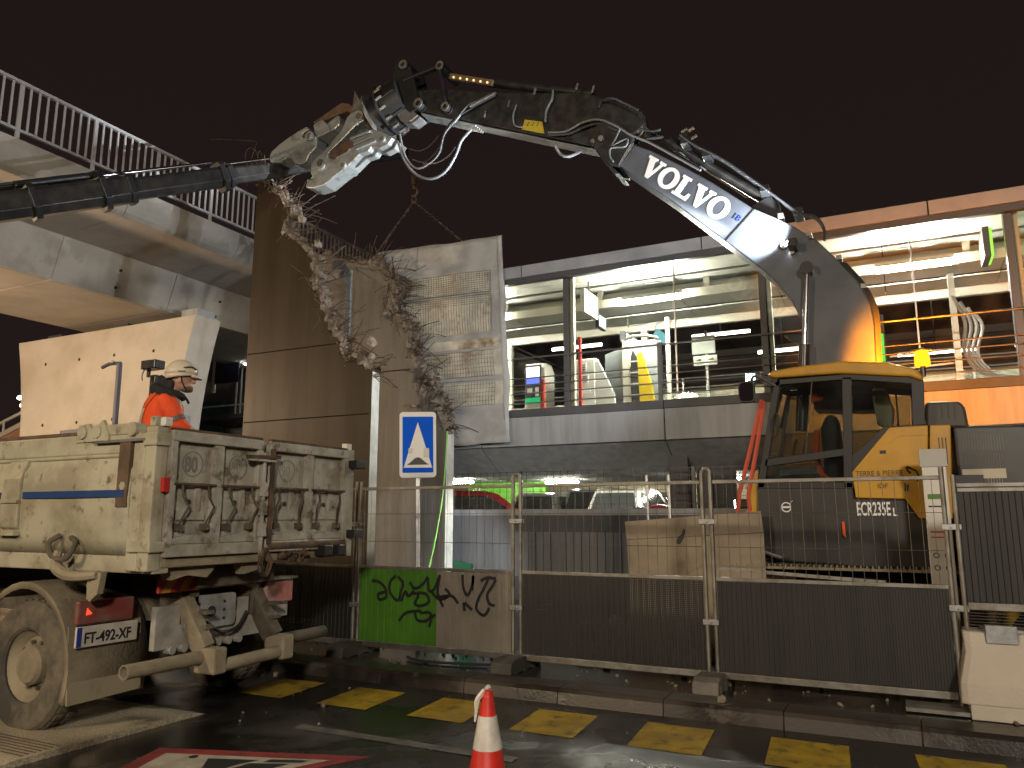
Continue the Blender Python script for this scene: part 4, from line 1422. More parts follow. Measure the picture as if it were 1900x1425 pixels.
def fence_panel(label, x0, x1, sheet, mid=1.12, top=2.07, bot=None, y=FY, split=None, ribs=.045, rows=(1.42, 1.74), wires=True, tall=None, leg=True, pitch=.092, depth=.012):
    bot = FZ if bot is None else bot
    t = thing('mobile_fence', label, 'fence', ((x0 + x1) / 2, y, .125), 'mobile fence panels along the kerb')
    r = .021
    for x in (x0, x1):
        MB().cyl((x, y, .14 if leg is True else leg), (x, y, top + .06), r, n=10).build('upright', galv_old, t, smooth=True)
    for z in (top - .03, mid, bot):
        if z == bot:
            box('bottom_rail', galv_old, t, x0 + .02, x1 - .02, y - .02, y + .02, bot - .035, bot + .025, bevel=.005)
        else:
            MB().bar((x0 + .02, y, z), (x1 - .02, y, z), .034, .036).build('rail', galv_old, t, bevel=.005)
    # ribbed sheet
    z0, z1 = (bot + .03, mid - .02)
    segs = [(x0 + .024, x1 - .024, sheet)]
    if split:
        segs = [(x0 + .024, split[0], split[1]), (split[0], x1 - .024, split[2])]
    for a, b, ms in segs:
        m = MB()
        pts = []
        xx = a
        while xx < b - 1e-6:
            w = min(pitch, b - xx)
            for f, d in ((0, 0), (.42, 0), (.5, depth), (.92, depth)):
                if xx + f * w < b:
                    pts.append((xx + f * w, y - d))
            xx += w
        pts.append((b, y))
        n = len(pts)
        vs = [(p[0], p[1], z0) for p in pts] + [(p[0], p[1], z1) for p in pts]
        m.add(vs, [(i, i + 1, n + i + 1, n + i) for i in range(n - 1)])
        m.build('sheet', ms, t)
    if wires:
        m = MB()
        k = 0
        xx = x0 + .06
        while xx < x1 - .04:
            wob = random.uniform(-.004, .004)
            m.tube([(xx, y - .012, mid + .01), (xx + wob, y - .012, (mid + top) / 2), (xx, y - .012, top - .04)], .0026, n=4, sm=False)
            xx += .097
        for z in rows:
            m.tube([(x0 + .02, y - .017, z), (x1 - .02, y - .017, z)], .0028, n=4, sm=False)
        m.build('wire_mesh', galv_old, t, kind='stuff')
    return t


def clamp(par, x, z, y=FY):
    MB().box(x - .075, x + .075, y - .035, y - .024, z - .025, z + .025).box(x - .075, x + .075, y + .024, y + .035, z - .025, z + .025).build('clamp', galv, par, bevel=.004)
    MB().cyl((x, y - .06, z), (x, y + .05, z), .008, n=6).build('clamp_bolt', galv, par)


xs = [at(658, 1050, Y=FY).x, at(667, 1050, Y=FY).x, at(952, 1050, Y=FY).x, at(966, 1050, Y=FY).x, at(1308, 1050, Y=FY).x, at(1324, 1050, Y=FY).x, at(1762, 1050, Y=FY).x]
fA = fence_panel('fence panel with dark perforated sheet partly behind the dump truck', xs[0] - 2.2, xs[0], sheet_perf, pitch=.06, depth=.004)
fB = fence_panel('fence panel with half green half beige sheet and black graffiti', xs[1], xs[2], None, split=(at(810, 1120, Y=FY).x, sheet_gr, sheet_bg))
fC = fence_panel('fence panel with dark perforated sheet, middle of the row', xs[3], xs[4], sheet_perf, pitch=.06, depth=.004)
fD = fence_panel('fence panel with unbroken dark ribbed sheet in front of the excavator', xs[5], xs[6], sheet_dk, pitch=.045, depth=.006)
for par, xa, zz in ((fA, (xs[0] + xs[1]) / 2, (.68, 1.62)), (fB, (xs[2] + xs[3]) / 2, (.75, 1.66)), (fC, (xs[4] + xs[5]) / 2, (.72, 1.66)), (fD, xs[6] + .04, (.95, 1.62))):
    for z in zz:
        clamp(par, xa, z)
m = MB()
m.bar((xs[5] + .03, FY - .0, 1.22), (xs[6] - .5, FY + .02, 1.14), .03, .03)
m.build('loose_rail', galv_old, fD)
# top hooks of the double uprights
for par, xa, xb in ((fB, xs[2], xs[3]), (fC, xs[4], xs[5])):
    MB().tube([(xa, FY, 2.13), (xa + .02, FY, 2.16), (xb - .02, FY, 2.16), (xb, FY, 2.13)], .02).build('top_strap', galv_old, par, smooth=True)
# tall panel on the barrier at right
x0 = xs[6] + .085
fE = fence_panel('tall fence panel with dark mesh sheet standing on the concrete barrier', x0, x0 + 3.4, sheet_dk, mid=1.93, top=2.0, bot=.98, y=FY - .02, wires=False, leg=.80)
m = MB()
for k in range(7):
    m.tube([(x0, FY - .02, .80 + k * .024), (x0 + 3.4, FY - .02, .80 + k * .024)], .003, n=4, sm=False)
m.build('wire_mesh', galv_old, fE, kind='stuff')
# graffiti strokes
m = MB()


def stroke(pts, w):
    ps = smooth_path([at(a, b, Y=FY - .016) for a, b in pts], 6)
    n = len(ps)
    vs = []
    for i, p in enumerate(ps):
        t = ps[min(i + 1, n - 1)] - ps[max(i - 1, 0)]
        t.normalize()
        s_ = Vector((-t.z, 0, t.x)) * w * .5
        vs += [p - s_, p + s_]
    m.add(vs, [(2 * i, 2 * i + 1, 2 * i + 3, 2 * i + 2) for i in range(n - 1)])


for pts in ([(690, 1077), (704, 1080), (715, 1092), (716, 1108), (704, 1112), (702, 1102), (716, 1098)], [(735, 1068), (724, 1080), (724, 1100), (738, 1114), (744, 1096), (748, 1082), (738, 1070)],
            [(744, 1116), (752, 1098), (758, 1106), (768, 1096)], [(760, 1080), (770, 1092), (784, 1084), (794, 1070)], [(764, 1100), (776, 1104), (770, 1120), (782, 1124), (796, 1116), (790, 1102), (774, 1100)], [(794, 1072), (796, 1096), (806, 1092), (816, 1068), (812, 1098), (822, 1126)],
            [(800, 1098), (816, 1112), (834, 1104), (826, 1092)], [(816, 1108), (838, 1106), (850, 1120)], [(858, 1066), (860, 1092), (868, 1104), (876, 1086), (878, 1068), (876, 1096)], [(892, 1078), (904, 1072), (920, 1074)], [(906, 1074), (896, 1096), (888, 1110), (884, 1130), (898, 1142), (908, 1128)],
            [(920, 1076), (912, 1090), (904, 1104), (908, 1120), (918, 1124)], [(860, 1118), (862, 1134)], [(862, 1118), (876, 1132)], [(740, 1152), (752, 1138), (768, 1134), (782, 1134)], [(770, 1136), (774, 1150), (790, 1152), (800, 1142), (794, 1136), (780, 1138)], [(796, 1150), (808, 1140)], [(800, 1150), (796, 1164)]):
    stroke(pts, .034)
m.build('graffiti', letter_k, fB)
# feet
foot_m = mat('fence_foot_rubber', (.045, .04, .035), .75, c2=(.07, .06, .05), ns=5)


def foot(label, x, m_):
    t = thing('ballast_block', label, 'fence block', (x, FY, .125), 'blocks holding the fence')
    MB().prism([(-.36 + FY - .03, .126), (-.34 + FY - .03, .24), (-.24 + FY - .03, .27), (.30 + FY, .27), (.36 + FY, .22), (.36 + FY, .126)], x - .12, x + .12, 'X').build('block', m_, t, bevel=.015)
    for k in range(3):
        MB().box(x - .125, x + .125, FY - .3 + k * .22, FY - .22 + k * .22, .126, .2).build('rib', m_, t)
    return t


foot('dark rubber fence foot below the double upright beside the graffiti', (xs[2] + xs[3]) / 2, foot_m)
foot('grey plastic fence foot in front of the long dark panel', (xs[4] + xs[5]) / 2, mat('grey_foot_plastic', (.16, .145, .12), .7, c2=(.11, .1, .085), ns=5))
foot('dark rubber fence foot hidden behind the truck corner', (xs[0] + xs[1]) / 2, foot_m)
box('steel_plate', galv_old, None, xs[6] - .42, xs[6] + .05, FY - .24, FY + .05, .139, .17, label='thin steel plate under the end of the dark fence panel', cat='plate')
# ------------------------------------------------------------------ concrete barrier
jb = thing('concrete_barrier', 'pale concrete safety barrier at the right edge', 'barrier', (1.4, 7.7, .13))
pr = [(7.36, .24), (7.37, .40), (7.50, .62), (7.54, .78), (7.86, .78), (7.95, .6), (8.06, .40), (8.06, .24)]
m = MB()
n = len(pr)
xa, xb = .30, 3.2
vs = []
for (xx, sh_) in ((xa, 0), (xa + .05, .02), (xb, .02)):
    vs += [(xx + (.06 if z > .5 else 0), y_ + (.03 if xx == xa and y_ < 7.7 else 0), z) for y_, z in pr]
fs = []
for k in range(2):
    for i in range(n):
        fs.append((k * n + i, k * n + (i + 1) % n, (k + 1) * n + (i + 1) % n, (k + 1) * n + i))
fs += [tuple(range(n - 1, -1, -1)), tuple(2 * n + i for i in range(n))]
m.add(vs, fs)
m.build('body', conc_block, jb, bevel=.015)
box('base_foot', conc_block, jb, .36, .78, 7.37, 8.05, .128, .245, bevel=.01)
box('base_foot', conc_block, jb, 1.35, 3.2, 7.37, 8.05, .128, .245, bevel=.01)
box('steel_bracket', galv, jb, .52, .74, 7.50, 7.58, .70, .84, bevel=.004)
box('lug', galv, jb, .50, .82, 7.60, 7.80, .775, .80)
ws = thing('yellow_warning_sign', 'yellow warning sign behind the concrete barrier', 'sign', (1.0, 8.4, .8))
pa, pb = at(1846, 1130, Y=8.45), at(1899, 1160, Y=8.45)
box('plate', mat('warning_yellow', (.55, .36, .01), .5), ws, pa.x, pa.x + .6, 8.45, 8.47, pb.z - .5, pa.z)
MB().prism([(pa.x + .12, pb.z + .0), (pa.x + .22, pb.z + .12), (pa.x + .32, pb.z + .02), (pa.x + .30, pb.z - .1), (pa.x + .14, pb.z - .1)], 8.44, 8.449, 'Y').build('black_figure', letter_k, ws)
text('lettering', 'CASQUE', .07, (pa.x + .055, 8.445, pb.z - .12), (0, 0, 1), (-1, 0, 0), letter_k, ws)
text('lettering', 'NTURE', .07, (pa.x + .40, 8.445, pb.z - .12), (0, 0, 1), (-1, 0, 0), letter_k, ws)
box('post', galv, ws, pa.x + .1, pa.x + .15, 8.48, 8.53, .125, pa.z)
# ------------------------------------------------------------------ traffic sign
ts = thing('traffic_sign', 'blue speed hump sign with white triangle on a galvanised post', 'traffic sign', (at(781, 825, Y=8.72).x, 8.75, .125))
sa, sb = at(747, 767, Y=8.72), at(817, 885, Y=8.72)
sm_ = at(781, 825, Y=8.72).x
sa.x, sb.x = sm_ - .245, sm_ + .245


def rrect(x0, x1, z0, z1, r, n=5):
    pts = []
    for cx_, cz_, a0 in ((x1 - r, z1 - r, 0), (x0 + r, z1 - r, 90), (x0 + r, z0 + r, 180), (x1 - r, z0 + r, 270)):
        for k in range(n + 1):
            a = R(a0 + 90 * k / n)
            pts.append((cx_ + r * math.cos(a), cz_ + r * math.sin(a)))
    return pts


MB().prism(rrect(sa.x, sb.x, sb.z, sa.z, .05), 8.72, 8.745, 'Y').build('plate', sign_wht, ts)
MB().prism(rrect(sa.x + .04, sb.x - .04, sb.z + .065, sa.z - .065, .012), 8.714, 8.72, 'Y').build('blue_field', sign_blue, ts)
cx_ = (sa.x + sb.x) / 2
zb = sb.z + .14
MB().prism([(sa.x + .055, zb - .01), (sb.x - .055, zb - .01), (cx_, sa.z - .14)], 8.709, 8.714, 'Y').build('white_triangle', sign_wht, ts)
hp_ = [(cx_ - .145, zb + .03)]
for k in range(9):
    a = math.pi * (1 - k / 8)
    hp_.append((cx_ + .125 * math.cos(a) * (1 - .25 * math.sin(a)), zb + .045 + .085 * math.sin(a) ** 2))
hp_ += [(cx_ + .145, zb + .03)]
MB().prism(hp_, 8.704, 8.709, 'Y').build('hump_symbol', letter_k, ts)
box('sticker', white_pl, ts, cx_ + .075, cx_ + .15, 8.700, 8.704, zb + .13, zb + .25)
box('sticker', white_pl, ts, cx_ - .125, cx_ - .07, 8.700, 8.704, zb + .18, zb + .25)
px_ = sm_
box('post', galv, ts, px_ - .03, px_ + .03, 8.765, 8.825, .125, sa.z - .1, bevel=.006)
for z in (sb.z + .2, sa.z - .2):
    box('bracket', galv, ts, px_ - .05, px_ + .05, 8.746, 8.764, z - .03, z + .03)
ts.rotation_euler = (0, R(-1.3), R(34))
# ------------------------------------------------------------------ cone
cp = Vector((-2.22, 4.12, 0))
cn = thing('traffic_cone', 'red traffic cone with white sleeve and torn top', 'traffic cone', cp)
prof = [(.155, .03), (.145, .05), (.030, .70), (.028, .72), (.022, .72)]
MB().lathe(prof, cp, n=28).build('body', cone_red, cn, smooth=True)
MB().box(cp.x - .2, cp.x + .2, cp.y - .2, cp.y + .2, 0, .035).build('base', rubber, cn, bevel=.015)
za_, zb_ = at(902, 1395, Y=4.05).z, at(902, 1328, Y=4.1).z
r1, r2 = .145 - .115 * (za_ - .05) / .65, .145 - .115 * (zb_ - .05) / .65
MB().lathe([(r1 + .003, za_), (r2 + .003, zb_), (r2 - .004, zb_), (r1 - .004, za_)], cp, n=28, cap=False).build('white_sleeve', cone_wht, cn, smooth=True)
MB().lathe([(.034, .655), (.036, .69), (.030, .70)], cp, n=20, cap=False).build('collar', cone_red, cn, smooth=True)
m = MB()
m.rock(cp + Vector((0, 0, .735)), .022, rp)
m.tube([cp + Vector((-.01, -.02, .725)), cp + Vector((-.035, -.03, .69)), cp + Vector((-.05, -.035, .66)), cp + Vector((-.052, -.04, .61)), cp + Vector((-.06, -.04, .55))], [.012, .016, .018, .010, .006], n=6)
m.build('torn_plastic', cone_wht, cn)
# ------------------------------------------------------------------ boards and bits behind the fence
pb_ = thing('plywood_hoarding', 'weathered plywood hoarding leaning behind the fence left of the excavator tracks', 'board', (-2.5, 9.9, .125))
a0, a1 = at(1160, 968, Y=9.3), at(1412, 948, Y=9.3)
zm = at(1170, 1001, Y=9.3).z
MB().prism([(a0.x, a0.z), (a1.x, a1.z), (a1.x + .02, zm + .10), (a0.x + .02, zm)], 9.28, 9.30, 'Y').build('board', plywood, pb_, bevel=.003)
MB().prism([(a0.x + .022, zm - .006), (a1.x + .02, zm + .094), (a1.x + .02, .125), (a0.x + .06, .125)], 9.283, 9.303, 'Y').build('board', plywood, pb_, bevel=.003)
m = MB()
rr_ = [at(x, y, Y=9.279) for x, y in ((1268, 980), (1272, 985), (1268, 1000), (1262, 1010), (1254, 1008), (1258, 996), (1264, 992))]
m.add([Vector((p.x, 9.277, p.z)) for p in rr_], [tuple(range(7))])
m.build('dark_smear', letter_k, pb_)
for px in (1205, 1246):
    q = at(px, 965, Y=9.34)
    MB().cyl((q.x, 9.34, .125), (q.x - .02, 9.34, q.z + .55), .02, n=8).build('pole', galv, pb_, smooth=True)
# white notice post
wp = thing('notice_post', 'tall white boxed post with safety notices in front of the excavator', 'post', (.25, 8.9, .125))
q0, q1 = at(1701, 836, Y=8.85), at(1757, 836, Y=8.85)
box('casing', white_pl, wp, q0.x + .03, q1.x - .02, 8.85, 8.99, .125, q0.z, bevel=.008)
box('cap', mat('grey_cap', (.42, .41, .38), .5), wp, q0.x + .015, q1.x - .005, 8.84, 9.0, q0.z - .17, q0.z + .012, bevel=.006)
for k, (z, h, c) in enumerate(((1.88, .05, sheet_gr), (1.80, .015, letter_k), (1.55, .015, red_pnt), (1.50, .012, red_pnt))):
    box('print', c, wp, q0.x + .06, q1.x - .06, 8.846, 8.85, z, z + h)
for k in range(4):
    MB().lathe([(.02, 0), (.028, 0), (.028, .004), (.02, .004)], (q0.x + .09 + (k % 2) * .10, 8.85, 1.33 - (k // 2) * .12), n=10, ax=(0, -1, 0), cap=False).build('pictogram', letter_k, wp)
# green folded board by the wall
gb = at(845, 1050, Y=10.5)
MB().prism([(gb.x, .125), (gb.x - .02, gb.z + .08), (gb.x + .28, gb.z + .03), (gb.x + .33, .125)], 10.5, 10.56, 'Y').build('turquoise_board', mat('turquoise_plastic', (.03, .33, .22), .5), label='turquoise plastic board standing behind the graffiti panel', cat='board')
# yellow-green rope hanging by the inner wall and black cable on the ground
MB().tube([at(830, 800, Y=12.9), at(823, 905, Y=12.6), at(808, 1000, Y=12.2), at(790, 1080, Y=11.9)], .014, n=6).build('green_rope', mat('lime_rope', (.25, .6, .12), .6), smooth=True, label='thin lime green rope hanging down beside the traffic sign', cat='rope')
MB().tube([(xs[1] + .75, FY - .05, .15), (xs[1] + 1.0, FY - .16, .145), (xs[1] + 1.5, FY - .12, .145), (xs[2] + .1, FY + .1, .15)], .016, n=6).build('black_cable', rubber, smooth=True, label='black cable lying on the wet ground under the graffiti panel', cat='cable')
# ------------------------------------------------------------------ dump truck
tk = thing('dump_truck', 'dirty beige dump truck seen from its rear corner', 'truck', (-8, 5.2, 0))
TY0, TY1, TXR, TXF = 4.06, 6.30, -5.0, -11.2
ZB, ZT = 1.42, 2.36
# near side: gently bulged sheet made of horizontal strips
m = MB()
prof = [(TY0 + .05, ZB), (TY0 + .015, ZB + .12), (TY0 + .005, ZB + .16), (TY0 - .015, ZB + .42), (TY0 - .005, ZB + .64), (TY0 + .03, ZB + .70), (TY0 + .03, ZB + .76), (TY0 - .01, ZB + .78)]
n = len(prof)
xsn = [TXF + (TXR - .30 - TXF) * k / 24 for k in range(25)]
vs = []
for xx in xsn:
    for (yy, zz) in prof:
        vs.append((xx, yy + .012 * mnoise.noise(Vector((xx * 1.7, zz * 2.5, 3))), zz))
m.add(vs, [(i * n + k, (i + 1) * n + k, (i + 1) * n + k + 1, i * n + k + 1) for i in range(24) for k in range(n - 1)])
sd = m.build('side_board', tr_beige, tk, smooth=50)
so = sd.modifiers.new('thickness', 'SOLIDIFY')
so.thickness = .03
so.offset = 1
box('top_rail', tr_beige, tk, TXF, TXR - .25, TY0 - .02, TY0 + .09, ZB + .775, ZT, bevel=.012)
box('top_edge', tr_wood, tk, TXF, TXR - .28, TY0 - .01, TY0 + .1, ZT + .002, ZT + .03)
box('far_side_board', tr_beige, tk, TXF, TXR - .02, TY1 - .06, TY1, ZB, ZT, bevel=.01)
box('front_board', tr_beige, tk, TXF - .06, TXF, TY0, TY1, ZB, ZT + .3)
box('bed_floor', mud_dark, tk, TXF, TXR - .02, TY0 + .08, TY1 - .06, ZB - .02, ZB + .06)
box('bottom_rail', tr_beige, tk, TXF, TXR - .04, TY0 + .02, TY0 + .16, ZB - .14, ZB - .005, bevel=.01)
# side rib(s)
for xx in (-6.76, -8.5, -10.2):
    MB().prism([(TY0 - .01, ZB + .16), (TY0 - .06, ZB + .2), (TY0 - .07, ZB + .60), (TY0 - .02, ZB + .76), (TY0 + .05, ZB + .76), (TY0 + .05, ZB + .16)], xx - .12, xx + .12, 'X').build('side_rib', tr_beige, tk, bevel=.015)
    box('rib_step', tr_beige, tk, xx - .13, xx + .13, TY0 - .085, TY0 - .02, ZB + .13, ZB + .165)
    box('rib_step', tr_beige, tk, xx - .125, xx + .125, TY0 - .082, TY0 - .02, ZB + .40, ZB + .425)
blue_s = mat('blue_stripe', (.012, .045, .17), .5, c2=(.02, .055, .16), ns=5, c3=(.33, .30, .21), ns3=9, lo3=.68, hi3=.7)
z_ = ZB + .435
for a, b in ((-6.60, -5.34), (-8.34, -6.92), (-10.0, -8.66)):
    MB().box(a, b, TY0 - .058, TY0 - .02, z_, z_ + .055).build('blue_stripe', blue_s, tk)
# rear corner post
box('corner_post', tr_beige, tk, TXR - .30, TXR - .17, TY0 - .03, TY0 + .10, ZB - .12, ZT - .02, bevel=.012)
box('corner_post', tr_beige, tk, TXR - .155, TXR - .03, TY0 - .045, TY0 + .07, ZB - .12, ZT + .03, bevel=.012)
box('corner_gusset', tr_wood, tk, TXR - .43, TXR - .305, TY0 - .055, TY0 + .02, ZB + .36, ZT - .06)
box('corner_band', tr_beige, tk, TXR - .165, TXR - .01, TY0 - .06, TY0 + .085, ZT - .12, ZT - .02, bevel=.01)
box('corner_band', tr_beige, tk, TXR - .26, TXR - .0, TY0 - .06, TY0 + .085, ZB + .02, ZB + .10, bevel=.01)
box('corner_cap', tr_beige, tk, TXR - .14, TXR - .07, TY0 - .03, TY0 + .05, ZT + .03, ZT + .11, bevel=.01)
box('beacon_cap', white_pnt, tk, TXR - .05, TXR + .01, TY0 - .01, TY0 + .06, ZT + .03, ZT + .10, bevel=.01)
MB().bar((TXR - .75, TY0 - .04, ZT - .07), (TXR - .14, TY0 - .04, ZT - .07), .05, .02).build('latch_bar', galv_old, tk)
for xx in (-5.92, -5.74, -5.32):
    MB().cyl((xx, TY0 - .05, ZT + .02), (xx, TY0 + .06, ZT + .02), .055, n=14).build('hinge_eye', tr_beige, tk, smooth=True)
box('hinge_arm', tr_beige, tk, -5.68, -5.28, TY0 - .03, TY0 + .05, ZT - .02, ZT + .07, bevel=.012)
MB().prism([(-6.0, ZT - .06), (-5.98, ZT + .08), (-5.86, ZT + .09), (-5.80, ZT + .02), (-5.78, ZT - .06)], TY0 - .035, TY0 - .005, 'Y').build('hinge_plate', tr_beige, tk)
MB().prism([(-5.78, ZT - .07), (-5.76, ZT + .06), (-5.68, ZT + .11), (-5.60, ZT - .0), (-5.60, ZT - .07)], TY0 - .04, TY0 - .012, 'Y').build('hinge_plate', tr_beige, tk)
MB().cyl((TXR - .36, TY0 - .06, ZB + .52), (TXR - .36, TY0 + .0, ZB + .52), .035, n=6).build('bolt', tr_beige, tk)
# rope hook on the lower rail
MB().tube([(-6.08, TY0 - .03, ZB + .14), (-6.12, TY0 - .1, ZB + .08), (-6.05, TY0 - .11, ZB - .02), (-5.9, TY0 - .1, ZB - .04), (-5.85, TY0 - .06, ZB + .08), (-5.95, TY0 - .03, ZB + .12)], .022, n=7).build('rope_hook', mud_dark, tk, smooth=True)
MB().tube([(-6.02, TY0 - .08, ZB + .02), (-6.0, TY0 - .1, ZB - .10), (-5.85, TY0 - .08, ZB - .17), (-5.6, TY0 - .03, ZB - .16)], [.03, .045, .045, .03], n=8).build('lever', mud, tk, smooth=True)
MB().prism([(-5.72, ZB - .14), (-5.55, ZB - .14), (-5.58, ZB - .30), (-5.66, ZB - .36), (-5.70, ZB - .34)], TY0 - .03, TY0 + .02, 'Y').build('hanging_bracket', mud, tk)
# tailgate doors
def door(y0, y1, lab, num, first):
    d = MB()
    d.box(TXR - .075, TXR - .045, y0, y1, ZB + .06, ZT - .04)
    dr = d.build('tailgate_door', tr_grey, tk)
    fr = MB()
    fr.box(TXR - .09, TXR + .01, y0, y1, ZT - .075, ZT + .01)
    fr.box(TXR - .09, TXR + .01, y0, y1, ZB - .02, ZB + .075)
    fr.box(TXR - .085, TXR + .004, y0 - .001, y0 + .06, ZB + .07, ZT - .07)
    fr.box(TXR - .085, TXR + .004, y1 - .06, y1 + .001, ZB + .07, ZT - .07)
    ym = (y0 + y1) / 2
    fr.box(TXR - .08, TXR - .004, ym - .05, ym + .05, ZB + .07, ZT - .07)
    fr.build('frame', tr_grey, dr, bevel=.008)
    MB().box(TXR - .05, TXR + .006, y0 + .02, y1 - .02, ZT - .012, ZT + .03).build('edge_strip', rust, dr)
    for k, (a, b) in enumerate(((y0 + .06, ym - .05), (ym + .05, y1 - .06))):
        yc = (a + b) / 2
        w = b - a
        # upper shelf bar and lower bay
        MB().cyl((TXR - .0, a - .02, ZB + .535), (TXR - .0, b + .02, ZB + .535), .013, n=8).build('hinge_bar', rust, dr, smooth=True)
        MB().prism([(a, ZB + .08), (a, ZB + .12), (yc, ZB + .15), (b, ZB + .12), (b, ZB + .08)], TXR - .04, TXR - .0, 'X').build('bottom_scallop', tr_grey, dr)
        box('bay_plate', tr_grey, dr, TXR - .045, TXR - .03, a + .05, b - .05, ZB + .26, ZB + .33)
        box('bay_rib', tr_grey, dr, TXR - .045, TXR - .025, yc + .03, yc + .08, ZB + .33, ZB + .52)
        for s_ in (-1, 1):
            yy = yc + s_ * w * .34
            MB().tube([(TXR + .005, yy, ZB + .53), (TXR + .02, yy + s_ * .0, ZB + .44), (TXR + .03, yy + .05 * (1 if first else -1), ZB + .36), (TXR + .0, yy - .02, ZB + .20)], .009, n=6, sm=False).build('strut', rust if not first else mud_dark, dr)
            box('strut_cup', mud_dark, dr, TXR - .045, TXR + .01, yy - .025, yy + .025, ZB + .18, ZB + .23)
        MB().cyl((TXR - .05, yc - .02, ZB + .40), (TXR - .035, yc - .02, ZB + .40), .022, n=8).build('dark_hole', letter_k, dr)
        if num[k]:
            MB().lathe([(.094, 0), (.101, 0), (.101, .003), (.094, .003)], (TXR - .045, yc, ZB + .70), n=28, ax=(1, 0, 0), cap=False).build('limit_ring', mat('grey_print', (.16, .15, .14), .6), dr)
            if num[k] == 2:
                text('limit_number', '80', .175, (TXR - .044, yc - .078, ZB + .636), (0, 1, 0), (0, 0, 1), MATS['grey_print'], dr, sx=.72, bold=.004)
            else:
                text('faded_number', '90', .15, (TXR - .044, yc - .075, ZB + .645), (0, 1, 0), (0, 0, 1), mat('faint_print', (.27, .25, .22), .6), dr, sx=.75)
    return dr


d1 = door(4.135, 5.10, 'l', (2, 1), True)
d2 = door(5.17, 6.27, 'r', (1, 0), False)
box('red_reflector', red_pl, tk, TXR - .022, TXR + .014, 4.075, 4.125, ZB + .47, ZB + .58)
# locking rods between the doors
MB().cyl((TXR + .03, 5.085, ZB - .05), (TXR + .03, 5.085, ZT - .10), .018, n=8).build('lock_rod', tr_grey, tk, smooth=True)
MB().cyl((TXR + .03, 5.185, ZB + .05), (TXR + .03, 5.185, ZT - .06), .022, n=8).build('lock_rod', rust, tk, smooth=True)
MB().bar((TXR + .05, 4.86, ZT - .15), (TXR + .05, 5.25, ZT - .13), .03, .03).build('lock_lever', rust, tk)
MB().bar((TXR + .05, 4.87, ZT - .17), (TXR + .05, 5.2, ZT - .17), .02, .02).build('lock_lever', tr_grey, tk)
for z in (ZB + .12, ZB + .30, ZB + .46):
    MB().prism([(5.05, z), (5.13, z), (5.12, z + .10), (5.09, z + .13), (5.06, z + .10)], TXR + .02, TXR + .05, 'X').build('lock_cam', tr_grey, tk)
# far corner brackets
for z in (ZT - .13, ZB + .12):
    MB().box(TXR - .02, TXR + .10, 6.28, 6.44, z - .04, z + .04).build('far_bracket', steel_dark, tk, bevel=.006)
box('far_post', tr_grey, tk, TXR - .12, TXR - .0, 6.275, 6.37, ZB - .1, ZT + .02, bevel=.008)
box('far_post_cap', white_pnt, tk, TXR - .07, TXR - .01, 6.25, 6.33, ZT + .022, ZT + .08)
# bed underside, rear cross beam, chute lip
box('rear_beam', mud, tk, TXR - .28, TXR - .03, TY0 + .1, TY1 - .02, ZB - .10, ZB - .022, bevel=.01)
for (y0, y1) in ((4.25, 4.75), (5.0, 5.35)):
    MB().prism([(y0, ZB - .10), (y0 + .05, ZB - .20), (y0 + .2, ZB - .17), (y1 - .1, ZB - .20), (y1, ZB - .10)], TXR - .2, TXR - .1, 'X').build('tipping_bracket', mud, tk)
MB().cyl((TXR - .02, 5.2, ZB + .03), (TXR - .02, 6.25, ZB + .03), .045, n=10).build('lower_tube', rust, tk, smooth=True)
rlm = MB()
for k in range(26):
    rlm.rock((TXR - .0 + rw.uniform(-.05, .03), rw.uniform(5.35, 5.75), ZB - .03 + rw.uniform(-.10, .02)), rw.uniform(.02, .05), rw)
rlm.build('caked_mud', rust, tk)
for yy in (5.85, 6.05):
    box('skid', steel_dark, tk, TXR - .03, TXR + .10, yy, yy + .12, ZB - .08, ZB + .02, bevel=.01)
# coiled wire hanging at the middle
m = MB()
for k in range(6):
    a0 = rw.uniform(-.04, .04)
    m.tube([(TXR + .03, 5.12 + a0, ZB + .02), (TXR + .06, 5.06 + a0, ZB - .12), (TXR + .05, 5.13 + a0, ZB - .22), (TXR + .04, 5.2 + a0, ZB - .10), (TXR + .03, 5.14 + a0, ZB + .02)], .006, n=4)
m.build('wire_coil', rust, tk)
# chassis
for yy in (4.78, 5.50):
    box('chassis_rail', mud_dark, tk, TXF - 2.5, TXR - .42, yy, yy + .09, .82, 1.10)
box('sub_frame', mud_dark, tk, TXF, TXR - .30, 4.75, 5.62, 1.12, 1.28)
XP = -5.36
sb_ = [at(297, 1074, X=XP), at(472, 1058, X=XP), at(470, 1086, X=XP), at(300, 1101, X=XP)]
rb = MB().box(XP - .03, XP, sb_[0].y, sb_[1].y, sb_[3].z, sb_[0].z).build('striped_board', mat('board_red', (.36, .035, .04), .5, c2=(.28, .03, .03), ns=4), tk)
ys_, ye_ = sb_[0].y, sb_[1].y
zl, zh = sb_[3].z, sb_[0].z
for k in range(6):
    a = ys_ + (ye_ - ys_) * (k + .1) / 6
    b = a + (ye_ - ys_) / 12
    MB().add([(XP + .003, a, zl), (XP + .003, b, zl), (XP + .003, b + .07, zh), (XP + .003, a + .07, zh)], [(0, 1, 2, 3)]).build('yellow_stripe', mat('board_yellow', (.50, .26, .03), .5, c2=(.36, .14, .03), ns=4), rb)
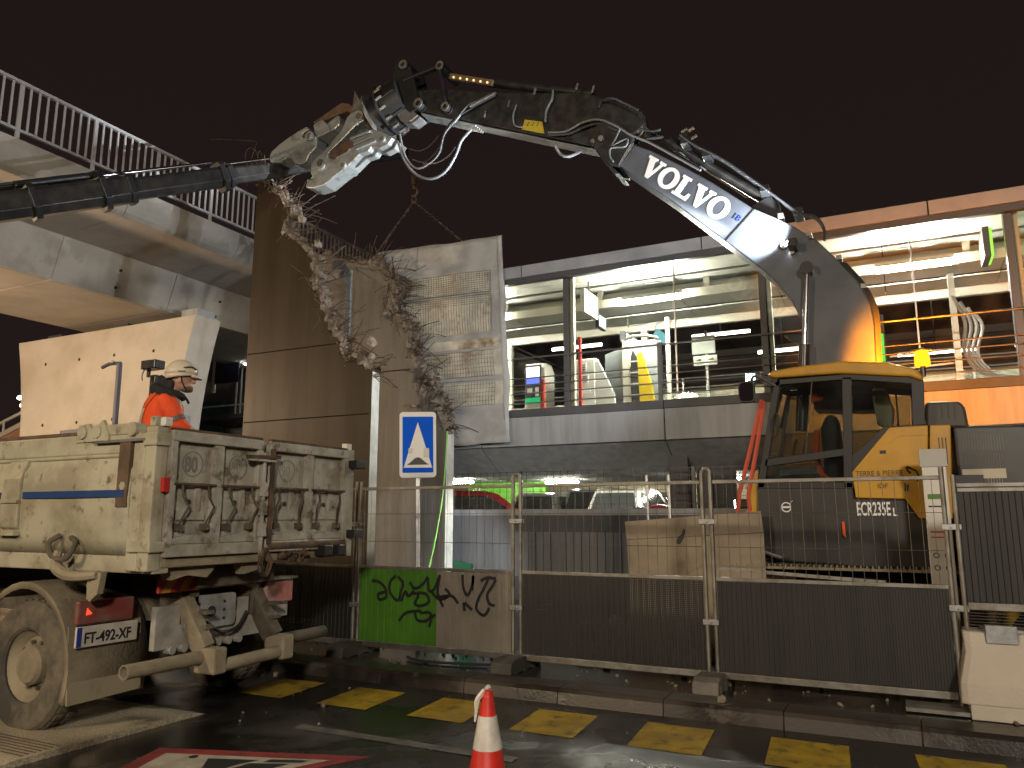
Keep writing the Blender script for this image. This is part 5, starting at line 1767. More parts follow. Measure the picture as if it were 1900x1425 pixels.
# tow plate
t0, t1 = at(346, 1108, X=-5.42), at(436, 1158, X=-5.42)
tp = MB().prism(rrect(t0.y, t1.y, t1.z, t0.z, .04), -5.46, -5.42, 'X').build('tow_plate', mat('grey_tow_plate', (.30, .31, .31), .5, c2=(.2, .2, .19), ns=6), tk, bevel=.006)
yc, zc = (t0.y + t1.y) / 2, (t0.z + t1.z) / 2
MB().cyl((-5.421, yc, zc), (-5.414, yc, zc), .045, n=18).build('tow_hole', letter_k, tp)
for dy in (-.14, .14):
    for dz in (-.07, 0, .07):
        MB().cyl((-5.421, yc + dy, zc + dz), (-5.414, yc + dy, zc + dz), .013, n=8).build('bolt_hole', letter_k, tp)
box('tow_beam', mat('light_grey_frame', (.38, .37, .34), .6, c2=(.25, .24, .21), ns=5), tk, -5.52, -5.462, t0.y - .25, t1.y + .5, t1.z - .12, t0.z - .06)
for k in range(7):
    MB().cyl((-5.5, t0.y - .1 + k * .12, t1.z - .13), (-5.42, t0.y - .1 + k * .12, t1.z - .13), .035, n=8).build('lug', MATS['light_grey_frame'], tk)
# right lamp bracket (far side)
l0, l1 = at(478, 1080, X=-5.42), at(540, 1110, X=-5.42)
box('far_light', mat('dirty_lens', (.42, .12, .12), .35, c2=(.45, .28, .24), ns=4), tk, -5.45, -5.40, at(492, 1090, X=-5.42).y, l1.y, l1.z - .02, l0.z, bevel=.012)
box('far_light_shelf', MATS['light_grey_frame'], tk, -5.5, -5.36, l0.y - .05, l1.y + .02, l0.z + .01, l0.z + .03)
box('far_bracket_plate', MATS['light_grey_frame'], tk, -5.55, -5.47, at(472, 1100, X=-5.5).y, at(528, 1140, X=-5.5).y, at(500, 1145, X=-5.5).z, l0.z)
MB().bar((-5.45, 5.35, 1.18), (-5.45, 5.55, 1.05), .06, .05).build('bracket_stay', MATS['light_grey_frame'], tk)
# under-run bar with cranked arms
ZU = .56
XU = -5.28
y_a, y_b, y_c, y_d = at(228, 1262, X=XU).y, at(385, 1236, X=XU).y, at(512, 1210, X=XU).y, at(600, 1178, X=XU).y
ub = MB().pipe((XU, y_a, ZU), (XU, y_b, ZU + .0), .055, .045).build('underrun_bar', mud, tk, smooth=True)
MB().cyl((XU + .10, y_b - .02, ZU - .08), (XU + .10, y_c, ZU - .06), .055, n=16).build('underrun_bar', mud, tk, smooth=True)
MB().cyl((XU, y_c - .02, ZU + .02), (XU, y_d, ZU + .02), .055, n=16).build('underrun_bar', mud_dark, tk, smooth=True)
for yy, pxm in ((y_b, 0), (y_c, 1)):
    MB().bar((XU - .22, yy - .12, 1.02), (XU - .02, yy - .03, ZU + .06), .16, .12, (0, 1, 0)).build('underrun_arm', mud if not pxm else mud_dark, tk, bevel=.012)
    MB().box(XU - .07, XU + .17, yy - .09, yy + .05, ZU - .13, ZU + .08).build('arm_clamp', mud, tk, bevel=.02)
    for k in range(3):
        MB().box(XU - .1, XU + .02, yy - .06, yy + .02, ZU + .1 + k * .12, ZU + .13 + k * .12).build('bolt', mud_dark, tk)
box('arm_mount', mud_dark, tk, -5.72, -5.46, 4.72, 4.86, .82, 1.16)
box('arm_mount', rust, tk, -5.72, -5.46, 5.48, 5.64, .82, 1.16)
m = MB()
m.tube([(-5.6, 4.75, .8), (-5.5, 4.7, .62), (-5.45, 4.82, .56), (-5.5, 4.95, .7)], .02)
m.tube([(-5.4, 4.95, .82), (-5.38, 5.1, .72), (-5.4, 5.3, .74), (-5.42, 5.42, .86)], .014)
m.tube([(-5.55, 4.62, .85), (-5.5, 4.58, .72), (-5.5, 4.66, .62)], .012)
m.build('air_hose', rubber, tk, smooth=True)
# axle & wheels
WXc, WR = -6.44, .515
MB().cyl((WXc, 4.3, WR), (WXc, 6.1, WR), .11, n=12).build('axle', mud_dark, tk, smooth=True)
MB().ball((WXc, 5.18, WR), .26).build('differential', mud_dark, tk, smooth=True)
MB().prism([(5.05, .42), (5.05, .9), (5.35, .9), (5.35, .42)], -5.9, -5.75, 'X').build('spring_hanger', letter_k, tk)


def wheel(xc, yo, sgn):
    # yo outer face
    prof = [(.28, 0.02), (.30, .0), (.42, -.015), (.485, .0), (.512, .03), (WR, .06), (WR, .22), (.505, .25), (.46, .27), (.30, .27)]
    w = MB().lathe(prof, (xc, yo, WR), n=40, ax=(0, sgn, 0), cap=False).build('wheel', tyre_m, tk, smooth=35)
    mt2 = MB()
    for k in range(40):
        a = 2 * math.pi * k / 40
        c, s_ = math.cos(a), math.sin(a)
        for (ya, yb) in ((.05, .12), (.16, .23)):
            p_ = Vector((xc + c * WR, yo + sgn * (ya + yb) / 2, WR + s_ * WR))
            mt2.bar(p_ - Vector((c, 0, s_)) * .012, p_ + Vector((c, 0, s_)) * .010, .05, .07, (0, 1, 0))
    mt2.build('tread', tyre_m, w, kind='stuff')
    MB().lathe([(.295, .015), (.29, .03), (.27, .05), (.22, .11), (.16, .12), (.155, .05), (.13, .02), (.05, .01), (.001, .01)], (xc, yo, WR), n=28, ax=(0, sgn, 0), cap=2).build('rim', mud, w, smooth=35)
    for k in range(10):
        a = 2 * math.pi * k / 10
        MB().cyl((xc + .185 * math.cos(a), yo + sgn * .08, WR + .185 * math.sin(a)), (xc + .185 * math.cos(a), yo + sgn * .125, WR + .185 * math.sin(a)), .016, n=6).build('wheel_nut', mud_dark, w)


wheel(WXc, 4.06, 1)
wheel(WXc, 6.28, -1)
wheel(WXc - 1.36, 4.06, 1)
wheel(WXc - 1.36, 6.28, -1)
# mudguard: arc over the wheel + flap
m = MB()
arc = []
for k in range(15):
    a = R(128 - 10.6 * k)
    arc.append((WXc + .62 * math.cos(a), WR + .66 * math.sin(a)))
vs = []
for (ax_, az_) in arc:
    vs += [(ax_, 4.02, az_), (ax_, 4.72, az_), (ax_ * .0 + WXc + (ax_ - WXc) * .94, 4.02, WR + (az_ - WR) * .93)]
nn = len(arc)
fs = []
for i in range(nn - 1):
    fs += [(3 * i, 3 * i + 1, 3 * i + 4, 3 * i + 3), (3 * i, 3 * i + 3, 3 * i + 5, 3 * i + 2)]
m.add(vs, fs)
mg = m.build('mudguard', mud, tk, smooth=30)
so = mg.modifiers.new('thickness', 'SOLIDIFY')
so.thickness = .012
MB().add([(-5.86, 4.02, .86), (-5.86, 4.66, .86), (-5.80, 4.66, .30), (-5.80, 4.02, .28), (-5.875, 4.02, .86), (-5.875, 4.66, .86), (-5.815, 4.66, .30), (-5.815, 4.02, .28)], [(0, 3, 2, 1), (4, 5, 6, 7), (0, 1, 5, 4), (3, 7, 6, 2), (0, 4, 7, 3), (1, 2, 6, 5)]).build('mudflap', mud, tk)
XL_ = -5.80
a0, a1 = at(146, 1122, X=XL_), at(238, 1150, X=XL_)
y0_ = max(a0.y, 4.0)
lc = box('tail_light', mat('dirty_red_lens', (.22, .05, .045), .45, c2=(.19, .12, .09), ns=5), tk, XL_ - .05, XL_, y0_, y0_ + .50, at(190, 1155, X=XL_).z, at(190, 1112, X=XL_).z, bevel=.015)
zc_ = (at(190, 1155, X=XL_).z + at(190, 1112, X=XL_).z) / 2
MB().prism([(y0_ + .07, zc_ - .02), (y0_ + .12, zc_ - .012), (y0_ + .075, zc_ + .035)], XL_, XL_ + .006, 'X').build('lit_reflector', emis('tail_glow', (1, .06, .02), 1.6), lc)
npz0, npz1 = at(190, 1196, X=XL_ + .02).z, at(190, 1163, X=XL_ + .02).z
pl = box('number_plate', mat('plate_white', (.55, .53, .48), .45, c2=(.45, .42, .36), ns=6), tk, XL_ - .0, XL_ + .02, y0_ - .01, y0_ + .53, npz0 + .0, npz1 + .02, bevel=.004)
box('plate_band', mat('plate_blue', (.02, .04, .25), .5), pl, XL_ + .02, XL_ + .0225, y0_ - .005, y0_ + .035, npz0 + .005, npz1 + .015)
text('plate_text', 'FT-492-XF', .115, (XL_ + .0215, y0_ + .055, npz0 + .028), (0, 1, 0), (0, 0, 1), letter_k, pl, sx=.82, bold=.003)
box('cab', tr_beige, tk, TXF - 3.2, TXF - 1.9, 4.1, 6.25, .7, 3.0, bevel=.08)
wheel(TXF - 2.4, 4.06, 1)
wheel(TXF - 2.4, 6.28, -1)

# things standing in the bed beside the worker
tpole = thing('t_handle_pole', 'blue grey pole with curved T handle standing in the truck bed', 'pole', (-7.9, 5.9, 1.48))
q0, q1 = at(214, 800, Y=5.9), at(211, 680, Y=5.9)
h1_z = at(205, 676, Y=5.9).z
MB().bar((q0.x, 5.9, 1.48), (q0.x - .03, 5.9, h1_z), .05, .05, (0, 1, 0)).build('shaft', mat('blue_grey_paint', (.13, .13, .18), .45), tpole, bevel=.006)
h0, h1, h2 = at(190, 682, Y=5.9), at(205, 675, Y=5.9), at(224, 674, Y=5.9)
MB().tube([h0, h1, h2], .022, n=7).build('handle', MATS['blue_grey_paint'], tpole, smooth=True)
MB().ball((q1.x + .02, 5.86, q1.z + .05), .022).build('pivot', white_pnt, tpole)
b0, b1 = at(114, 806, Y=6.15), at(236, 796, Y=6.15)
MB().bar((b0.x, 6.15, b0.z), (b1.x, 6.15, b0.z + .02), .05, .09, (0, 0, 1)).build('blue_grey_beam', MATS['blue_grey_paint'], label='flat blue grey beam lying across the far side of the truck bed', cat='beam')
cpole = thing('camera_post', 'black camera box on a dark post behind the worker', 'camera', (-7.2, 5.75, 1.48))
c0_, c1_ = at(279, 800, Y=5.75), at(276, 690, Y=5.75)
MB().bar((c0_.x, 5.75, 1.48), (c0_.x, 5.75, at(279, 697, Y=5.75).z), .085, .06, (0, 1, 0)).build('post', steel_blk, cpole, bevel=.006)
MB().bar((c1_.x, 5.75, at(276, 700, Y=5.75).z), (c1_.x, 5.75, at(276, 684, Y=5.75).z), .03, .03, (0, 1, 0)).build('neck', steel_blk, cpole)
k0, k1 = at(270, 671, Y=5.72), at(295, 684, Y=5.72)
box('camera_box', steel_blk, cpole, k0.x, k1.x, 5.66, 5.80, k1.z, k0.z, bevel=.01)
box('lens', g_car, cpole, k1.x - .055, k1.x - .012, 5.648, 5.66, k1.z + .008, k0.z - .012)
MB().tube([(k0.x + .02, 5.7, k1.z), (k0.x - .01, 5.7, k1.z - .06), (c1_.x - .03, 5.7, k1.z - .12)], .006, n=5).build('lead', rubber, cpole)
a_, b_ = at(284, 698, Y=5.8), at(297, 720, Y=5.8)
box('pale_case', mat('pale_grey_case', (.33, .34, .32), .5), cpole, a_.x, b_.x, 5.78, 5.9, b_.z, a_.z)

# ------------------------------------------------------------------ worker in the bed
WY = 5.25
wx = at(312, 760, Y=WY).x
zf = 1.482
WROT = R(46)
ps = thing('person', 'person in orange hi-vis jacket and cream helmet standing in the truck bed', 'person', (wx, WY, zf))


def W_(dx, dy, dz):
    return Vector((wx + dx, WY + dy, zf + dz))


def skinned(name, chains, mtl, vox=.014, smooth_it=6, balls=()):
    m = MB()
    for pts, rs in chains:
        m.tube([Vector(p) for p in pts], rs, n=12, sub=4)
    for c, r, sc in balls:
        m.ball(c, r, n=16, sc=sc)
    o = m.build(name, mtl, ps, smooth=180)
    rm = o.modifiers.new('remesh', 'REMESH')
    rm.mode = 'VOXEL'
    rm.voxel_size = vox
    rm.use_smooth_shade = True
    s_ = o.modifiers.new('smooth', 'SMOOTH')
    s_.factor = .5
    s_.iterations = smooth_it
    return o


# pose: facing +x, leaning slightly forward, both hands in front at waist height
hipz, shz = .92, 1.42
head_c = W_(.10, -.02, 1.585)
body = skinned('body', [
    ([W_(-.04, -.10, .09), W_(-.03, -.10, .50), W_(-.05, -.09, .90)], (.05, .065, .10)),
    ([W_(.02, .10, .09), W_(.04, .10, .50), W_(-.03, .09, .90)], (.05, .065, .10)),
    ([W_(-.04, -.10, .05), W_(.12, -.11, .04)], (.05, .045)),
    ([W_(.02, .10, .05), W_(.18, .11, .04)], (.05, .045)),
    ([W_(-.04, 0, .88), W_(-.04, 0, 1.1), W_(-.02, 0, 1.30), W_(.0, 0, 1.40)], (.15, .15, .16, .11)),
    ([W_(.0, 0, 1.40), W_(.05, -.01, 1.48), W_(.08, -.02, 1.54)], (.07, .055, .055)),
    ([W_(-.02, -.17, 1.37), W_(.08, -.22, 1.15), W_(.24, -.18, 1.00), W_(.27, -.16, .98)], (.055, .045, .036, .034)),
    ([W_(-.02, .17, 1.37), W_(.06, .22, 1.15), W_(.24, .17, 1.02), W_(.27, .15, 1.0)], (.055, .045, .036, .034)),
], skin_m, .0075, 2, balls=(
    (head_c, .105, (.98, .76, 1.12)), (head_c + Vector((.050, 0, -.075)), .068, (.95, .82, .85)), (head_c + Vector((.045, 0, .02)), .08, (.8, .85, .8)),
    (head_c + Vector((.110, 0, -.012)), .024, (.9, .7, 1.6)), (head_c + Vector((.124, 0, -.030)), .020, (1, .9, .7)),
    (head_c + Vector((.098, 0, -.056)), .020, (.6, 1.2, .45)), (head_c + Vector((.096, 0, -.072)), .019, (.6, 1.1, .4)), (head_c + Vector((.088, 0, -.108)), .032, (.8, 1, .8)),
    (head_c + Vector((-.005, -.08, -.02)), .026, (.8, .35, 1.25)), (head_c + Vector((-.005, .08, -.02)), .026, (.8, .35, 1.25)),
    (head_c + Vector((.088, -.03, .022)), .02, (.5, 1, .4)), (head_c + Vector((.088, .03, .022)), .02, (.5, 1, .4))))
MB().ball(head_c + Vector((.087, -.032, .006)), .011).build('eye', letter_k, ps, smooth=True)
MB().ball(head_c + Vector((.087, .032, .006)), .011).build('eye', letter_k, ps, smooth=True)
# stubble along jaw
m = MB()
m.ball(head_c + Vector((.056, 0, -.092)), .066, n=16, sc=(.92, .84, .72))
m.ball(head_c + Vector((.090, 0, -.110)), .033, n=12, sc=(.85, 1, .8))
m.build('beard', mat('stubble', (.13, .075, .05), .8), ps, smooth=True)
MB().tube([head_c + Vector((.0, -.088, .03)), head_c + Vector((.02, -.078, -.05)), head_c + Vector((.06, -.05, -.125))], .008, n=6).build('chin_strap', black_cloth, ps, smooth=True)
jk = skinned('jacket', [
    ([W_(-.07, 0, .84), W_(-.07, 0, .95), W_(-.07, 0, 1.12), W_(-.04, 0, 1.28), W_(-.01, 0, 1.385), W_(.02, 0, 1.43)], (.185, .185, .185, .19, .16, .10)),
    ([W_(-.06, -.09, .85), W_(-.06, -.10, 1.1), W_(-.04, -.11, 1.28), W_(-.03, -.09, 1.37)], (.13, .13, .125, .09)),
    ([W_(-.06, .09, .85), W_(-.06, .10, 1.1), W_(-.04, .11, 1.28), W_(-.03, .09, 1.37)], (.13, .13, .125, .09)),
    ([W_(-.03, -.17, 1.36), W_(.05, -.235, 1.24), W_(.10, -.24, 1.13), W_(.19, -.21, 1.03), W_(.27, -.17, .975)], (.09, .092, .082, .078, .06)),
    ([W_(-.03, .17, 1.36), W_(.04, .235, 1.24), W_(.09, .24, 1.13), W_(.18, .20, 1.04), W_(.26, .16, 1.0)], (.09, .092, .082, .078, .06)),
], orange_vis, .013, 4)
# hood and collar
hd = skinned('hood', [
    ([W_(-.10, -.10, 1.44), W_(-.11, 0, 1.47), W_(-.10, .10, 1.44)], (.06, .075, .06)),
    ([W_(-.10, -.10, 1.44), W_(.0, -.135, 1.43), W_(.09, -.10, 1.41), W_(.13, -.03, 1.40)], (.055, .045, .04, .035)),
    ([W_(-.10, .10, 1.44), W_(.0, .135, 1.43), W_(.09, .10, 1.41), W_(.13, .03, 1.40)], (.055, .045, .04, .035)),
    ([W_(-.06, -.0, 1.52), W_(-.02, -.0, 1.56)], (.095, .09)),
    ([W_(.01, -.07, 1.47), W_(.03, -.085, 1.56)], (.035, .02)),
    ([W_(.02, .07, 1.47), W_(.03, .085, 1.56)], (.035, .02)),
    ([W_(-.03, -.14, 1.395), W_(-.0, -.20, 1.37), W_(.05, -.22, 1.33)], (.06, .062, .04)),
], black_cloth, .013, 3)
MB().tube([W_(.13, -.06, 1.42), W_(.17, -.08, 1.37), W_(.19, -.09, 1.33)], .012, n=6).build('drawcord', black_cloth, ps, smooth=True)


def ring(name, c, ax, r1, r2, w, mtl):
    """elliptic band round a limb"""
    ax = Vector(ax).normalized()
    u = Vector((0, 1, 0))
    u = (u - ax * u.dot(ax)).normalized()
    v = ax.cross(u)
    m = MB()
    n = 26
    vs = []
    for h in (-w / 2, w / 2):
        for i in range(n):
            a = 2 * math.pi * i / n
            vs.append(Vector(c) + ax * h + u * math.cos(a) * r1 + v * math.sin(a) * r2)
    m.add(vs, [(i, (i + 1) % n, n + (i + 1) % n, n + i) for i in range(n)])
    return m.build(name, mtl, ps, smooth=True)


ring('reflective_band', W_(-.067, 0, .965), (0, 0, 1), .232, .192, .075, refl_tape)
for s_ in (-1, 1):
    m = MB()
    pts = [(-.235, -.10 * s_, 1.0), (-.245, -.11 * s_, 1.12), (-.22, -.115 * s_, 1.25), (-.13, -.12 * s_, 1.385), (-.02, -.13 * s_, 1.445), (.10, -.12 * s_, 1.36), (.135, -.11 * s_, 1.2), (.125, -.10 * s_, 1.0)]
    path = smooth_path([W_(*p) for p in pts], 4)
    vs = []
    for p in path:
        vs += [p + Vector((0, -.032, 0)), p + Vector((0, .032, 0))]
    m.add(vs, [(2 * i, 2 * i + 1, 2 * i + 3, 2 * i + 2) for i in range(len(path) - 1)])
    bd = m.build('reflective_brace', refl_tape, ps, smooth=True)
    sw = bd.modifiers.new('wrap', 'SHRINKWRAP')
    sw.target = jk
    sw.offset = .012
    ring('sleeve_band', W_(.20, -.205 * (1 if s_ > 0 else -.98), 1.022), (.08, .04 * s_, -.06), .083, .083, .05, refl_tape)
ring('sleeve_patch', W_(.09, -.243, 1.15), (.05, -.0, -.11), .088, .09, .045, mat('grey_sleeve_patch', (.12, .11, .10), .7))
# trousers
skinned('trousers', [
    ([W_(-.04, -.10, .06), W_(-.03, -.10, .50), W_(-.05, -.09, .88)], (.075, .09, .125)),
    ([W_(.02, .10, .06), W_(.04, .10, .50), W_(-.03, .09, .88)], (.075, .09, .125)),
], navy_cloth, .016, 3)
for s_, fx in ((-1, -.04), (1, .02)):
    skinned('boot', [([W_(fx, .10 * s_, .10), W_(fx, .10 * s_, .05), W_(fx + .13, .11 * s_, .042)], (.062, .062, .048))], black_cloth, .012, 2)


# hands: palm + five fingers closed round the control stick
def hand(s_, c):
    ch = [([c + Vector((-.035, 0, .012)), c + Vector((.03, -.01 * s_, -.012))], (.030, .034)), ([c + Vector((-.03, .022 * s_, .01)), c + Vector((.03, .022 * s_, -.01))], (.02, .022))]
    for k in range(4):
        o_ = (-.026 + .018 * k)
        ln = (.9, 1.0, .96, .8)[k]
        b = c + Vector((.035, o_, -.008))
        ch.append(([b, b + Vector((.028 * ln, 0, -.008)), b + Vector((.036 * ln, 0, -.034)), b + Vector((.012, 0, -.046 * ln))], (.0095, .009, .0085, .008)))
    b = c + Vector((-.01, .034 * -s_, -.002))
    ch.append(([b, b + Vector((.03, .012 * -s_, -.012)), b + Vector((.055, .004 * -s_, -.026))], (.011, .010, .009)))
    o = skinned('glove', ch, mat('salmon_glove', (.72, .16, .10), .7), .006, 2)
    return o


hand(-1, W_(.315, -.155, .975))
hand(1, W_(.315, .135, .99))
MB().tube([W_(.31, -.16, .98), W_(.37, -.16, .88), W_(.42, -.16, .80)], .014, n=8).build('control_stick', rubber, ps, smooth=True)
RMB = MB().box(-.105, .105, -.13, .13, zf + .84, zf + .94)
RMB.v = [Matrix.Rotation(WROT, 3, 'Z') @ (v + Vector((.355, 0, 0))) + Vector((wx, WY, 0)) for v in RMB.v]
RMB.build('remote_box', steel_blk, label='black remote control box held by the worker', cat='remote control', bevel=.015)
MB().tube([W_(.29, -.185, 1.035), W_(.33, -.19, 1.02), W_(.33, -.16, 1.02)], .014, n=6).build('wrist_strap', black_cloth, ps)
# helmet
hc = head_c + Vector((-.005, 0, .055))
m = MB()
n = 28
rows = []
for j in range(9):
    th = R(92 * j / 8)
    rows.append((math.sin(th), math.cos(th)))
vs = []
for sx_, cz_ in rows:
    for i in range(n):
        a = 2 * math.pi * i / n
        rx = .148 if math.cos(a) > 0 else .152
        vs.append(hc + Vector((math.cos(a) * rx * sx_, math.sin(a) * .118 * sx_, .15 * cz_ - .01 + (.012 if abs(a - math.pi / 2) < 0 else 0))))
m.add(vs, [(j * n + i, (j + 1) * n + i, (j + 1) * n + (i + 1) % n, j * n + (i + 1) % n) for j in range(8) for i in range(n)])
# lower rim dropping at the back
vs = []
for (dz, k) in ((-.014, 1.0), (-.065, 1.0)):
    for i in range(n):
        a = 2 * math.pi * i / n
        drop = .5 - .5 * math.cos(a)
        vs.append(hc + Vector((math.cos(a) * .15 * k, math.sin(a) * .119 * k, -.012 + (dz + .014) * (.25 + .9 * drop))))
m.add(vs, [(i, n + i, n + (i + 1) % n, (i + 1) % n) for i in range(n)])
hm = m.build('helmet', helmet_m, ps, smooth=60)
so = hm.modifiers.new('thickness', 'SOLIDIFY')
so.thickness = .006
m = MB()
vs = []
for i in range(13):
    a = R(-50 + 100 * i / 12)
    vs += [hc + Vector((math.cos(a) * .145, math.sin(a) * .115, -.014)), hc + Vector((math.cos(a) * .148 + .055 * math.cos(a * 1.5), math.sin(a) * .112, -.040 - .010 * math.cos(a)))]
m.add(vs, [(2 * i, 2 * i + 1, 2 * i + 3, 2 * i + 2) for i in range(12)])
pk_ = m.build('peak', helmet_m, hm, smooth=True)
so = pk_.modifiers.new('thickness', 'SOLIDIFY')
so.thickness = .008
m = MB()
for s_ in (-1, 1):
    m.tube([hc + Vector((.03, .117 * s_, .04)), hc + Vector((.10, .085 * s_, .055)), hc + Vector((.148, .03 * s_, .035))], .006, n=5)
m.build('goggle_strap', black_cloth, hm)
MB().box(hc.x + .13, hc.x + .155, hc.y - .04, hc.y + .04, hc.z + .005, hc.z + .05).build('lamp_clip', mat('grey_lens', (.4, .4, .38), .2), hm, bevel=.008)
box('helmet_mark', mat('brown_mark', (.12, .1, .07), .6), hm, hc.x - .02, hc.x + .05, hc.y - .122, hc.y - .1185, hc.z - .004, hc.z + .01)
ps.rotation_euler = (0, 0, WROT)
# ------------------------------------------------------------------ excavator
ex = thing('excavator', 'yellow and charcoal tracked excavator with raised boom and crusher jaws', 'excavator', (0, 10.9, .26))
EY = 9.5
GZ = .27


def P(pts, Y=EY):
    return XZ(pts, Y)


# rubble pad it stands on
m = MB()
rpad = random.Random(31)
m.box(-3.2, 3.5, 9.0, 13.0, .12, .262)
for k in range(260):
    xx, yy = rpad.uniform(-3.6, 3.4), rpad.uniform(8.75, 9.3)
    m.rock((xx, yy, rpad.uniform(.13, .26)), rpad.uniform(.03, .11), rpad)
for k in range(120):
    m.rock((rpad.uniform(-3.6, -2.2), rpad.uniform(9.0, 12.0), rpad.uniform(.2, .36)), rpad.uniform(.04, .14), rpad)
m.build('rubble_pad', conc_rubble, label='bed of broken concrete under the excavator tracks', cat='rubble', kind='stuff')


# tracks
def track(y0, y1, near):
    xa, xb, za, zb = -2.05, 1.75, GZ + .02, GZ + .88
    r = (zb - za) / 2
    zc = (za + zb) / 2
    L = xb - xa
    per = 2 * L + 2 * math.pi * r

    def pos(s):
        s %= per
        if s < L:
            return Vector((xa + s, 0, zb)), Vector((1, 0, 0))
        s -= L
        if s < math.pi * r:
            a = math.pi / 2 - s / r
            return Vector((xb + r * math.cos(a), 0, zc + r * math.sin(a))), Vector((math.sin(a), 0, -math.cos(a)))
        s -= math.pi * r
        if s < L:
            return Vector((xb - s, 0, za)), Vector((-1, 0, 0))
        s -= L
        a = -math.pi / 2 - s / r
        return Vector((xa + r * math.cos(a), 0, zc + r * math.sin(a))), Vector((math.sin(a), 0, -math.cos(a)))
    fr = MB()
    pts = [(xa + .1, zc - .24), (xb - .1, zc - .24), (xb - .05, zc + .15), (xb - .4, zc + .24), (xa + .4, zc + .24), (xa + .05, zc + .15)]
    fr.prism(pts, y0 + .1, y1 - .1, 'Y')
    f = fr.build('track_frame', mud_dark, ex)
    for c in (xa, xb):
        MB().cyl((c, y0 + .12, zc), (c, y1 - .12, zc), r - .06, n=24).build('track_wheel', mud_dark, f, smooth=True)
    for k in range(7):
        xx = xa + .5 + k * .48
        MB().cyl((xx, y0 + .1, za + .1), (xx, y1 - .1, za + .1), .1, n=12).build('roller', steel_dark, f, smooth=True)
    nsh = 58
    sh = MB()
    sh.box(-.085, .085, 0, y1 - y0, -.02, .008)
    for gx_ in (-.062, -.002, .058):
        sh.box(gx_ - .008, gx_ + .008, 0, y1 - y0, .008, .034)
    me = sh.mesh('track_shoe', mud, Vector((0, 0, 0)))
    for k in range(nsh):
        p, t = pos(per * k / nsh)
        o = place('track_shoe', me, ex, (p.x, y0, p.z))
        o.rotation_euler = (0, math.atan2(-t.z, t.x), 0)


track(9.28, 9.86, True)
track(11.94, 12.52, False)
box('undercarriage', mud_dark, ex, -1.2, 1.2, 9.9, 11.9, GZ + .35, GZ + .85)
MB().cyl((0, 10.9, GZ + .8), (0, 10.9, 1.25), .65, n=28).build('slew_ring', steel_dark, ex, smooth=True)
# upper structure
zlow = at(1550, 1040, Y=EY).z
base_pts = P([(1405, 1038), (1405, 905), (1430, 899), (1582, 899), (1585, 924), (1680, 926), (1706, 962), (1765, 962), (1765, 1062), (1706, 1062), (1560, 1050)])
MB().prism(base_pts, EY, EY + .98, 'Y').build('lower_panel', ex_dark, ex, bevel=.02)
lp_ = P([(1407, 1042), (1710, 1066), (1900, 1075), (1900, 1095), (1410, 1072)])
MB().box(-1.5, 1.7, EY + .06, 12.2, 1.03, 1.20).build('turntable', steel_dark, ex, bevel=.02)
box('main_frame', ex_dark, ex, -1.15, 1.6, EY + .5, 12.25, 1.20, 1.75, bevel=.03)
yp = P([(1581, 876), (1650, 793), (1722, 789), (1722, 962), (1706, 962), (1680, 926), (1588, 924)])
MB().prism(yp, EY - .012, EY + .9, 'Y').build('side_door', ex_yel, ex, bevel=.012)
yp2 = P([(1725, 789), (1764, 788), (1768, 963), (1725, 962)])
MB().prism(yp2, EY - .012, EY + .9, 'Y').build('vent_panel', ex_yel, ex, bevel=.012)
for k in range(3):
    a, b = at(1742 + k * 6.5, 812, Y=EY), at(1745 + k * 6.5, 862, Y=EY)
    box('slot', letter_k, ex, a.x, b.x, EY - .016, EY - .011, b.z, a.z)
    a, b = at(1744 + k * 6.5, 880, Y=EY), at(1747 + k * 6.5, 930, Y=EY)
    box('slot', letter_k, ex, a.x, b.x, EY - .016, EY - .011, b.z, a.z)
a, b = at(1632, 836, Y=EY), at(1644, 842, Y=EY)
box('door_latch', letter_k, ex, a.x, b.x, EY - .016, EY - .011, b.z, a.z)
MB().prism(P([(1645, 822), (1662, 806), (1722, 804), (1722, 807), (1664, 810), (1650, 824)]), EY - .018, EY - .01, 'Y').build('crease', ex_yel, ex)
# engine cover behind with grille
rear_pts = [(at(1768, 790, Y=EY).x, 1.22), (at(1768, 790, Y=EY).x, at(1768, 790, Y=EY).z), (1.24, at(1768, 790, Y=EY).z - .02), (1.38, 2.6), (1.42, 1.22)]
MB().prism(rear_pts, EY - .01, EY + 2.6, 'Y').build('engine_cover', ex_dark, ex, bevel=.03)
MB().prism([(1.46, 1.15), (1.44, 2.62), (1.75, 2.62), (1.98, 2.3), (2.05, 1.7), (2.0, 1.15)], EY, 12.28, 'Y').build('counterweight', mat('counterweight_grey', (.2, .19, .185), .4), ex, bevel=.06)
a, b = at(1893, 825, Y=EY), at(1900, 870, Y=EY)
box('red_decal', red_pnt, ex, 1.50, 1.62, EY - .012, EY - .003, b.z, a.z)
gr = MB()
for (xa_, xb_, ya_, yb_) in ((1786, 1866, 808, 836), (1786, 1866, 842, 868), (1834, 1868, 888, 918)):
    n_ = int((xb_ - xa_) / 5.2)
    for k in range(n_):
        a, b = at(xa_ + k * 5.2, ya_, Y=EY), at(xa_ + k * 5.2 + 2.6, yb_, Y=EY)
        box('grille_slat', mat('grille_cream', (.50, .45, .34), .5), ex, a.x, b.x, EY - .018, EY - .012, b.z, a.z)
a, b = at(1785, 871, Y=EY), at(1868, 887, Y=EY)
box('cream_strip', MATS['grille_cream'], ex, a.x, b.x, EY - .016, EY - .011, b.z, a.z)
a, b = at(1770, 882, Y=EY), at(1828, 918, Y=EY)
box('hatch', steel_dark, ex, a.x, b.x, EY - .022, EY - .011, b.z, a.z, bevel=.004)
